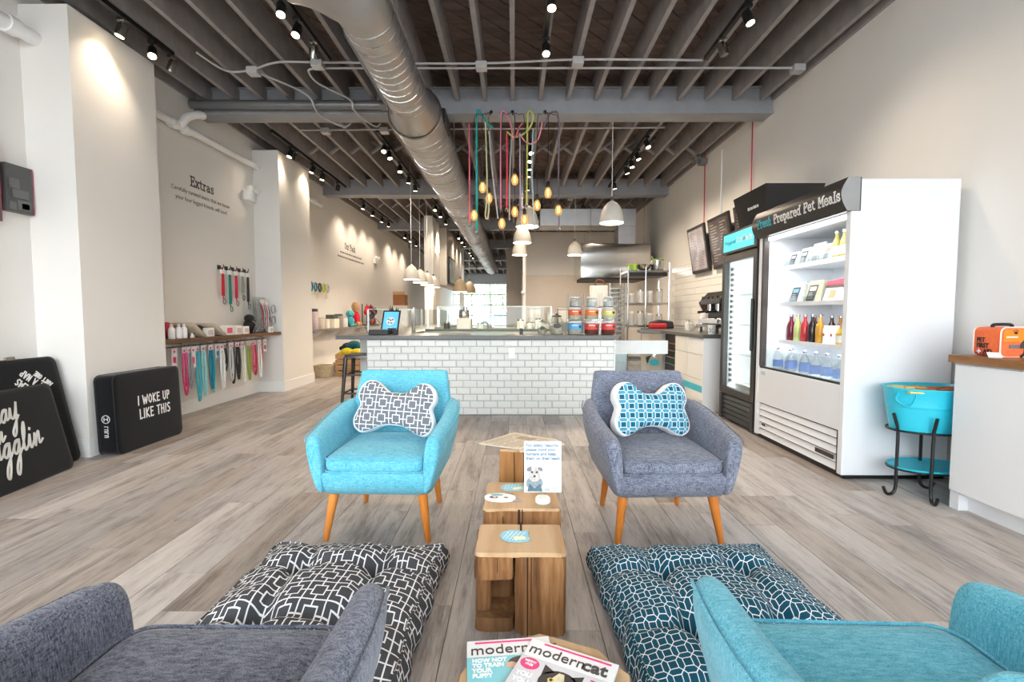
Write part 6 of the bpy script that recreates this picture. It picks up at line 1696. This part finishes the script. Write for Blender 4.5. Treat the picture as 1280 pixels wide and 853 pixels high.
def softbag(label, y, x, rx, ry, rz, c, tilt):
    t = thing('small_cushion', label, 'cushion', (x,y,ZS), group='cushions lying on the brown shelf')
    mb = MB(); K = [.02,.3,.55,.75,.9,1.0]; O = rrect(ry, rx, .03, 3)
    top = [[Vector((b*k, a*k, rz*math.sqrt(max(0,1-k**2.6))))  for a,b in O] for k in K]
    bot = [[Vector((b*k, a*k, -rz*math.sqrt(max(0,1-k**2.6)))) for a,b in O] for k in K[::-1][1:]]
    mb.rings(top+bot).xf(Matrix.Translation((x,y,ZS+rz*.9+ry*abs(math.sin(tilt))*.55)) @ Matrix.Rotation(tilt,4,'X')).build('cover', fabric(tuple(v-14 for v in c),c,220), t, smooth=True, angle=180)
    MB().tube([Vector((b*1.0,a*1.0,0)) for a,b in O], .004, 4, closed=True).xf(Matrix.Translation((x,y,ZS+rz*.9+ry*abs(math.sin(tilt))*.55)) @ Matrix.Rotation(tilt,4,'X')).build('seam', fabric(tuple(v-14 for v in c),c,220), t, smooth=True)
softbag('beige cushion leaning behind the white bottles', 5.24, -3.62, .13, .14, .035, (206,190,164), R(-36))
softbag('dark grey cushion lying behind the white carton', 5.44, -3.66, .11, .13, .03, (70,66,72), R(-30))
softbag('second beige cushion next to the pink box', 5.60, -3.62, .13, .14, .035, (210,194,172), R(-32))
solo(MB().ball((-3.66,4.95,ZS+.09),.06,.09,.085,14,8), 'red_ball_toy', paint((190,40,70),.6,var=.1), 'round crimson toy behind the white bottles', 'toy', smooth=True)
def carton(label, y, x, w_, h, d_, c, c2):
    t = thing('carton', label, 'box', (x,y,ZS), group='small cartons on the brown shelf')
    MB().box(x-d_/2,x+d_/2,y-w_/2,y+w_/2,ZS,ZS+h).build('body', paint(c,.5,var=.04), t, bevel=.002)
    MB().box(x+d_/2,x+d_/2+.001,y-w_*.36,y+w_*.36,ZS+h*.2,ZS+h*.75).build('print_panel', paint(c2,.5,var=.15,scale=60), t)
carton('white carton in front of the beige cushions', 5.43, -3.53, .13, .10, .05, (236,234,232), (206,196,194))
carton('white carton with a pink print in the middle of the shelf', 5.82, -3.56, .15, .12, .08, (240,236,236), (222,90,120))
carton('pale carton right of the pink printed one', 6.02, -3.56, .14, .11, .08, (236,232,228), (216,190,186))
carton('pale carton in front of the black harness', 6.17, -3.54, .12, .10, .06, (238,234,230), (206,180,176))
carton('small white price box before the clear leash rack', 6.70, -3.47, .09, .08, .03, (240,238,236), (200,170,170))
t = thing('dog_harness', 'black harness bundle with grey straps on the brown shelf', 'harness', (-3.60,6.42,ZS))
MB().ball((-3.60,6.42,ZS+.10),.08,.11,.105,14,9).build('padding', paint((30,28,30),.8,var=.2), t, smooth=True)
MB().ball((-3.58,6.36,ZS+.20),.06,.07,.055,12,8).build('collar', paint((26,26,28),.8,var=.2), t, smooth=True)
for k in range(4):
    MB().tube(cr([(-3.515,6.33+.05*k,ZS+.01),(-3.505,6.37+.02*k,ZS+.09),(-3.52,6.48-.05*k,ZS+.17)],5), .005, 5).build('strap', M_greyplastic, t, smooth=True)
t = thing('leash_rack', 'clear acrylic rack crowded with grey and red leashes', 'rack', (-3.60,6.80,ZS))
MB().box(-3.66,-3.655,6.60,6.93,ZS,ZS+.50).box(-3.52,-3.515,6.62,6.64,ZS,ZS+.42).box(-3.66,-3.515,6.60,6.93,ZS,ZS+.006).build('acrylic_panel', M_glass, t)
rq = random.Random(12)
LC = [(150,150,154),(120,118,122),(196,60,80),(90,90,94),(210,206,206),(70,110,96),(180,178,180),(204,52,84),(226,224,222),(110,110,114)]
for i in range(10):
    y = 6.62+.027*i; z0 = ZS+.42-.02*(i%2)
    pts = cr([(-3.60,y,z0),(-3.575,y+.02,ZS+.28),(-3.565,y-.015,ZS+.12),(-3.56,y+.02,ZS+.02+.05*rq.random()),(-3.57,y+.035,ZS+.16),(-3.60,y+.02,z0)],5)
    MB().tube(pts, .007, 5).build('leash', paint(LC[i],.7,var=.2,scale=60), t, smooth=True)
for z in (.17,.33): MB().tube([(-3.51,6.87+.05*math.cos(k*PI/6),ZS+z+.06*math.sin(k*PI/6)) for k in range(12)], .006, 5, closed=True).build('leash_coil', M_greyplastic, t, smooth=True)
for y in (6.68,6.80): MB().box(-3.60,-3.595,y,y+.11,ZS+.36,ZS+.47).build('header_card', paint((216,212,210),.5,var=.25,scale=50), t)

# tagged leash packs under the shelf
PK = [('white tag with a pink dog print, nearest under the brown shelf', (222,70,120), .0, .20, 4.94), ('pink leash on a tag, second under the shelf', (232,70,130), .40, .12, 5.06),
      ('white tag with pink lettering and no leash, third under the shelf', (214,60,110), .0, .24, 5.17), ('teal striped leash loop hanging lowest of all', (70,178,190), .50, .12, 5.30),
      ('white and teal leash loop beside the lowest one', (150,206,210), .46, .12, 5.37), ('solid teal leash pack', (20,124,148), .40, .12, 5.47),
      ('pale teal leash with a buckle', (70,160,176), .34, .12, 5.56), ('white tag with a teal collar', (60,150,160), .0, .18, 5.63),
      ('long white leash ending in a loop', (230,230,224), .42, .12, 5.68), ('black and white patterned collar pack', (60,58,60), .24, .12, 5.80),
      ('black dotted leash, longest of the black ones', (38,36,38), .40, .12, 5.92), ('black dotted leash, second of the black ones', (44,40,42), .36, .12, 6.00),
      ('black dotted leash, shortest of the black ones', (50,46,46), .30, .12, 6.07), ('white leash loop left of the green ones', (226,228,216), .42, .12, 6.16),
      ('olive green leash pack', (140,156,70), .40, .12, 6.25), ('pale green leash pack', (190,204,110), .34, .12, 6.33),
      ('dark pink thin leash', (190,50,80), .36, .12, 6.43), ('white thin leash near the far end', (232,226,222), .40, .12, 6.52),
      ('red short leash near the far end', (206,40,70), .26, .12, 6.61), ('white tag with a dark pink print at the far end', (170,40,80), .0, .18, 6.71),
      ('grey cord leash behind the pink one near the shelf start', (150,146,150), .34, .12, 5.11), ('pale tag with a magenta print between the teal leashes', (206,60,110), .0, .14, 5.42),
      ('mint green thin leash between teal packs', (120,190,180), .44, .12, 5.52), ('silver thin leash left of the black ones', (190,190,192), .36, .12, 5.86),
      ('cream leash right of the black ones', (222,216,196), .38, .12, 6.12), ('rose leash between the green ones and the white one', (222,120,140), .32, .12, 6.38)]
for i,(lab,c,ln,tg,y) in enumerate(PK):
    x = -3.585+.02*(i % 3); t = thing('leash_pack', lab, 'leash', (x,y,.80), group='tagged leashes under the brown shelf')
    k = 1 if ln else 1.25
    MB().box(x,x+.003,y-.032*k,y+.032*k,.80-tg,.792).build('tag_card', paint((238,226,230),.5,var=.03), t)
    MB().prism([(y+.015*math.cos(a*.5),.755+.015*math.sin(a*.5)) for a in range(12)], x+.003,x+.004,'yz').build('tag_emblem', paint((206,80,110),.5,var=0), t)
    MB().tube(cr([(x,y,.79),(x-.006,y,.806),(-3.60,y,.812)],4), .003, 4).build('hanger', M_steel, t)
    if ln:
        zb = .80-tg*.7-ln*1.08; m = paint(c,.7,var=.15,scale=70)
        MB().tube(cr([(x+.008,y-.022,.80-tg*.55),(x+.012,y-.036,(.7+zb)/2),(x+.012,y-.012,zb+.015),(x+.012,y+.008,zb),(x+.013,y+.022,zb+.05),(x+.012,y+.034,(.72+zb)/2),(x+.008,y+.018,.80-tg*.55)],5), .011, 5).build('strap', m, t, smooth=True)
        MB().tube(cr([(x+.016,y,.80-tg*.6),(x+.018,y+.008,(.75+zb)/2),(x+.017,y-.004,zb+.08)],5), .011, 5).build('strap', m, t, smooth=True)
        MB().box(x+.006,x+.018,y-.016,y+.016,.80-tg*.95,.80-tg*.8).build('buckle', M_greyplastic, t)
    else:
        MB().prism([(y-.02,.80-tg*.82),(y+.02,.80-tg*.82),(y+.022,.80-tg*.55),(y,.80-tg*.48),(y-.022,.80-tg*.55)], x+.003,x+.005,'yz').build('tag_print', paint(c,.5,var=.1), t)
# leashes on the wall hooks
hr = [('red leash with a metal ring on the wall hooks', (200,40,56), 6.09, .40), ('teal leash hanging lowest on the wall hooks', (30,130,124), 6.24, .50), ('crimson leash bundle on the wall hooks', (206,30,74), 6.38, .42),
      ('grey green leash on the wall hooks', (150,158,148), 6.53, .34), ('black and white cord leash, farthest on the wall hooks', (60,56,58), 6.66, .46)]
for i,(lab,c,y,ln) in enumerate(hr):
    z = 1.745
    hk = thing('wall_hook', 'black dog shaped wall hook holding the %s' % lab.split(' on ')[0].split(' hanging')[0].split(',')[0], 'hook', (XL,y,z), group='wall hooks beside the shelf')
    MB().box(XL,XL+.008,y-.035,y+.035,z-.02,z+.035).build('backplate', M_black, hk, bevel=.003)
    MB().tube(cr([(XL+.006,y,z),(XL+.04,y,z-.012),(XL+.06,y,z+.01),(XL+.062,y,z+.045)],5), .005, 6).build('prong', M_black, hk, smooth=True)
    t = thing('hanging_leash', lab, 'leash', (XL+.045,y,z), group='leashes on wall hooks')
    m = paint(c,.7,var=.12,scale=60)
    for d_ in (-.022,.0,.022):
        MB().tube(cr([(XL+.045,y,z+.006),(XL+.05,y+d_*.8,z-.1),(XL+.047,y+d_,z-ln+.04*abs(d_)/.02),(XL+.05,y+d_*.4,z-ln*.6),(XL+.048,y+d_*.3,z-.02)],5), .007, 5).build('strap', m, t, smooth=True)
    MB().box(XL+.03,XL+.065,y-.03,y+.03,z-.075,z-.02).build('header_card', M_letw, t)
    MB().tube([(XL+.055,y+.01+.026*math.cos(k*PI/6),z-ln-.03+.034*math.sin(k*PI/6)) for k in range(12)], .006, 5, closed=True).build('ring', M_greyplastic, t, smooth=True)
# emergency lights on the left wall
for i,(y,z) in enumerate(((6.80,2.86),(12.9,2.62))):
    t = thing('emergency_light', 'white twin head emergency light on the left wall, %s one' % ('nearer','farther')[i], 'emergency light', (XL,y,z), group='emergency lights on the left wall')
    MB().box(XL,XL+.07,y-.10,y+.10,z-.10,z+.03).build('housing', M_white, t, bevel=.008)
    for s in (-1,1): MB().tube([(XL+.04,y+s*.06,z+.03),(XL+.06,y+s*.09,z+.06),(XL+.11,y+s*.10,z+.05)], [.012,.03,.045], 12).build('lamp_head', M_white, t, smooth=True)

# ------------------------------------------------------------------ grey shelf beyond the second column
s2 = thing('wall_shelf', 'thin grey shelf on the left wall beyond the second column', 'shelf', (-3.62,10,.86))
MB().box(XL,-3.45,8.0,12.1,.852,.88).build('board', paint((128,118,112),.5,var=.1), s2)
for y in (8.7,9.6,10.6,11.6):
    MB().prism([(XL,.852),(-3.52,.852),(XL,.62)], y,y+.015,'xz').build('bracket', M_trimw, s2)
Z2 = .881
def jar2(label, y, r, h, c, lidc):
    t = thing('canister', label, 'canister', (-3.6,y,Z2), group='goods on the grey shelf')
    MB().lathe([(r*.95,Z2),(r,Z2+.01),(r,Z2+h*.85),(r*.9,Z2+h*.88)], (-3.6,y,0), 14).build('body', paint(c,.45,var=.15,scale=40), t, smooth=True)
    MB().lathe([(r*.92,Z2+h*.87),(r*.92,Z2+h),(r*.6,Z2+h*1.02)], (-3.6,y,0), 14).build('lid', paint(lidc,.4,var=.05), t, smooth=True)
jar2('tall spotted canister by the second column', 8.45, .085, .36, (206,186,190), (60,54,56))
jar2('cream canister right of the spotted one', 8.75, .08, .2, (222,210,190), (200,190,176))
jar2('short white canister on the grey shelf', 9.0, .07, .17, (230,224,214), (220,210,200))
jar2('grey patterned canister on the grey shelf', 9.65, .09, .27, (150,146,142), (70,66,66))
jar2('white canister left of the plush toys', 9.95, .08, .2, (226,222,216), (206,200,192))
t = thing('gift_box', 'white box with a dark top on the grey shelf', 'box', (-3.6,9.3,Z2))
MB().box(-3.70,-3.50,9.17,9.43,Z2,Z2+.18).build('body', paint((228,216,200),.5,var=.05), t)
MB().box(-3.68,-3.52,9.2,9.4,Z2+.18,Z2+.26).build('dark_top', paint((70,76,66),.6,var=.3,scale=30), t)
def plush(label, y, body, head, h):
    t = thing('plush_toy', label, 'plush toy', (-3.58,y,Z2), group='plush toys on the grey shelf')
    MB().ball((-3.58,y,Z2+h*.32),.10,.12,h*.32,14,9).build('body', fabric(tuple(v-18 for v in body),body,120), t, smooth=True)
    MB().ball((-3.57,y,Z2+h*.78),.09,.10,h*.22,14,9).build('head', fabric(tuple(max(0,v-18) for v in head),head,120), t, smooth=True)
    for s in (-1,1):
        MB().ball((-3.56,y+s*.09,Z2+h*.80),.03,.035,h*.15,8,6).build('ear', fabric(tuple(max(0,v-30) for v in head),tuple(max(0,v-12) for v in head),120), t, smooth=True)
        MB().ball((-3.50,y+s*.08,Z2+h*.10),.05,.045,h*.09,8,6).build('paw', fabric(tuple(max(0,v-18) for v in head),head,120), t, smooth=True)
plush('teal plush toy sitting on the grey shelf', 10.25, (70,160,170), (90,176,184), .36)
plush('tan plush dog in a red vest on the grey shelf', 10.62, (200,36,60), (190,150,110), .55)
t = thing('toy_display', 'black wire display crammed with red and black toys on the grey shelf', 'display', (-3.58,11.75,Z2))
MB().box(-3.70,-3.46,11.35,12.05,Z2,Z2+.02).build('base', M_black, t)
for y in (11.36,11.7,12.04): MB().cyl((-3.66,y,Z2),(-3.66,y,Z2+.52),.012,n=6).build('wire_post', M_black, t)
rq = random.Random(21)
for i in range(16):
    c = [(196,40,56),(40,36,40),(30,30,34),(214,90,60),(120,40,60)][i % 5]
    MB().ball((-3.58+.05*rq.random(),11.40+.6*((i*5)%16)/15,Z2+.06+.38*rq.random()),.06,.055,.06+.04*rq.random(),9,6).build('toy', fabric(tuple(max(0,v-14) for v in c),c,100), t, smooth=True)
# collars on the second row of hooks
for i,(c,wd) in enumerate((((40,120,140),'teal'),((60,130,150),'blue'),((70,70,84),'dark'),((176,190,60),'lime'),((190,186,180),'grey'))):
    y = 8.72+i*.19
    t = thing('collar_set', '%s collar on the small hooks beyond the second column' % wd, 'collar', (XL+.03,y,1.74), group='collars on the far hooks')
    MB().tube(cr([(XL+.01,y,1.74),(XL+.06,y,1.72),(XL+.06,y,1.76)],4), .006, 5).build('hook', M_black, t)
    MB().tube([(XL+.06,y+.055*math.cos(k*PI/6),1.66+.075*math.sin(k*PI/6)) for k in range(12)], .016, 6, closed=True).build('strap', paint(c,.6,var=.1), t, smooth=True)
    MB().box(XL+.04,XL+.06,y-.03,y+.03,1.46+.05*(i%2),1.58).build('tag', paint((226,214,196),.5,var=.05), t)
# baskets and crate on the floor
def basket(label, x, y, w_, d_, h, c):
    t = thing('woven_basket', label, 'basket', (x,y,0), group='woven baskets on the floor')
    m = fabric(tuple(v-40 for v in c), c, 90)
    O = rrect(w_/2,d_/2,.04,3)
    MB().rings([[Vector((x+a*k,y+b*k,z)) for a,b in O] for k,z in ((.86,.002),(.92,h*.3),(.98,h*.7),(1.0,h),(.96,h),(.88,.03))]).build('woven_body', m, t, smooth=True, angle=60)
    MB().tube([Vector((x+a*.99,y+b*.99,h)) for a,b in O], .011, 6, closed=True).build('rim', m, t, smooth=True)
basket('large beige woven basket on the floor by the second column', -3.50, 8.62, .30, .28, .21, (206,190,160))
basket('small grey woven basket behind the beige one', -3.42, 9.35, .30, .28, .19, (190,182,170))
t = thing('wooden_crate', 'slatted wooden crate of toys behind the bar stool', 'crate', (-3.0,8.9,0))
M_cr = wood((150,112,72),(186,146,100),(206,170,126),'x',10,.6)
for k in range(4):
    z = .01+k*.105
    MB().box(-3.32,-2.72,8.70,8.715,z,z+.085).build('slat', M_cr, t); MB().box(-3.32,-2.72,9.085,9.10,z,z+.085).build('slat', M_cr, t)
    MB().box(-3.32,-3.305,8.715,9.085,z,z+.085).build('slat', M_cr, t); MB().box(-2.735,-2.72,8.715,9.085,z,z+.085).build('slat', M_cr, t)
for x in (-3.30,-2.76): 
    for y in (8.715,9.06): MB().box(x,x+.025,y,y+.025,0,.43).build('corner_post', M_cr, t)
MB().box(-3.3,-2.74,8.72,9.08,.30,.31).build('floor_board', M_cr, t)
for i,(x,y,z,c,wd) in enumerate(((-3.15,8.85,.43,(206,190,40),'yellow'),(-2.95,8.82,.42,(214,190,50),'mustard yellow'),(-3.05,8.95,.56,(20,90,104),'dark teal'),(-3.18,9.0,.52,(36,34,40),'black'))):
    t = thing('soft_toy', '%s soft toy heaped in the wooden crate' % wd, 'toy', (x,y,z-.1), group='soft toys in the crate')
    MB().ball((x,y,z),.13,.11,.09,12,8).build('body', fabric(tuple(max(0,v-20) for v in c),c,100), t, smooth=True)
    for s in (-1,1): MB().ball((x+s*.11,y-.04,z-.02),.05,.05,.045,8,6).build('limb', fabric(tuple(max(0,v-20) for v in c),c,100), t, smooth=True)
# tall narrow cabinet with a brown carton further back on the left
cb2 = thing('tall_cabinet', 'tall plain cabinet near the left wall behind the side counter', 'cabinet', (-3.05,12.5,0))
MB().box(-3.25,-2.80,12.3,12.8,0,1.38).build('body', paint((206,196,182),.5,var=.03), cb2)
MB().box(-3.24,-2.81,12.285,12.30,.05,1.36).build('door', paint((206,196,182),.5,var=.03), cb2, bevel=.003)
t = thing('cardboard_carton', 'brown cardboard carton on the tall cabinet', 'box', (-3.0,12.5,1.381))
MB().box(-3.17,-2.86,12.35,12.7,1.381,1.66).build('body', paint((150,98,58),.7,var=.08), t)
MB().box(-3.17,-2.86,12.345,12.35,1.66,1.74).build('open_flap', paint((190,150,104),.7,var=.05), t)

# ------------------------------------------------------------------ outside the far glazed door
struct(MB().box(-40,40,YB+.15,90,-.16,-.02), 'ground', paint((168,166,160),.9,var=.05))
struct(MB().box(-40,40,-40,YF-.2,-.16,-.02), 'pavement', paint((170,168,164),.9,var=.05))
cr_ = thing('car', 'pale blue car parked outside the glazed door', 'car', (-1.0,36,0))
M_car = paint((176,188,206),.25,var=.02)
prof = [(-2.1,.25),(-2.1,.62),(-1.95,.80),(-1.1,.92),(-.55,1.38),(.75,1.42),(1.45,.98),(2.0,.90),(2.1,.62),(2.1,.25)]
MB().prism([(x-0.9,z) for x,z in prof], 35.1,36.8,'xz').build('body', M_car, cr_, bevel=.08, seg=3)
MB().prism([(x-0.9,z) for x,z in [(-.98,.95),(-.52,1.32),(.05,1.34),(.05,.95)]], 35.06,35.1,'xz').build('side_window', paint((90,104,120),.1,var=0), cr_)
MB().prism([(x-0.9,z) for x,z in [(.12,.95),(.12,1.34),(.72,1.35),(1.25,.97)]], 35.06,35.1,'xz').build('side_window', paint((90,104,120),.1,var=0), cr_)
for x in (-1.3-.9, 1.25-.9):
    MB().cyl((x,35.05,.31),(x,35.3,.31),.33,n=24).build('wheel', M_black, cr_, smooth=True)
    MB().cyl((x,35.03,.31),(x,35.06,.31),.19,n=16).build('hub_cap', M_steel, cr_, smooth=True)
def tree(label, x, y, h, r, c, seed):
    t = thing('tree', label, 'tree', (x,y,0), group='trees outside the far door')
    MB().tube([(x,y,-.02),(x+.1,y,h*.35),(x,y,h*.7)],[.16,.12,.05],8).build('trunk', paint((96,80,64),.9,var=.2), t, smooth=True)
    rt = random.Random(seed); m = MB()
    for i in range(800):
        a = rt.random()*6.283; b = math.acos(rt.uniform(-1,1)); q = r*rt.random()**.4
        p_ = Vector((x+q*math.sin(b)*math.cos(a), y+q*math.sin(b)*math.sin(a), h*.68+q*.8*math.cos(b)))
        u = Vector((rt.uniform(-1,1),rt.uniform(-1,1),rt.uniform(-1,1))).normalized()*.13; v = u.orthogonal().normalized()*.08
        k = len(m.v); m.v += [p_-u, p_+v, p_+u, p_-v]; m.f.append((k,k+1,k+2,k+3))
    m.build('crown', paint(c,.8,var=.25,scale=2), t)
tree('leafy green tree outside, right part of the far door', -1.2, 46, 5.2, 2.6, (150,184,120), 1)
tree('leafy green tree outside, left part of the far door', -5.8, 52, 5.4, 2.2, (160,190,136), 2)
tree('distant green tree between the other two outside', -3.2, 64, 5.2, 2.4, (176,200,160), 3)
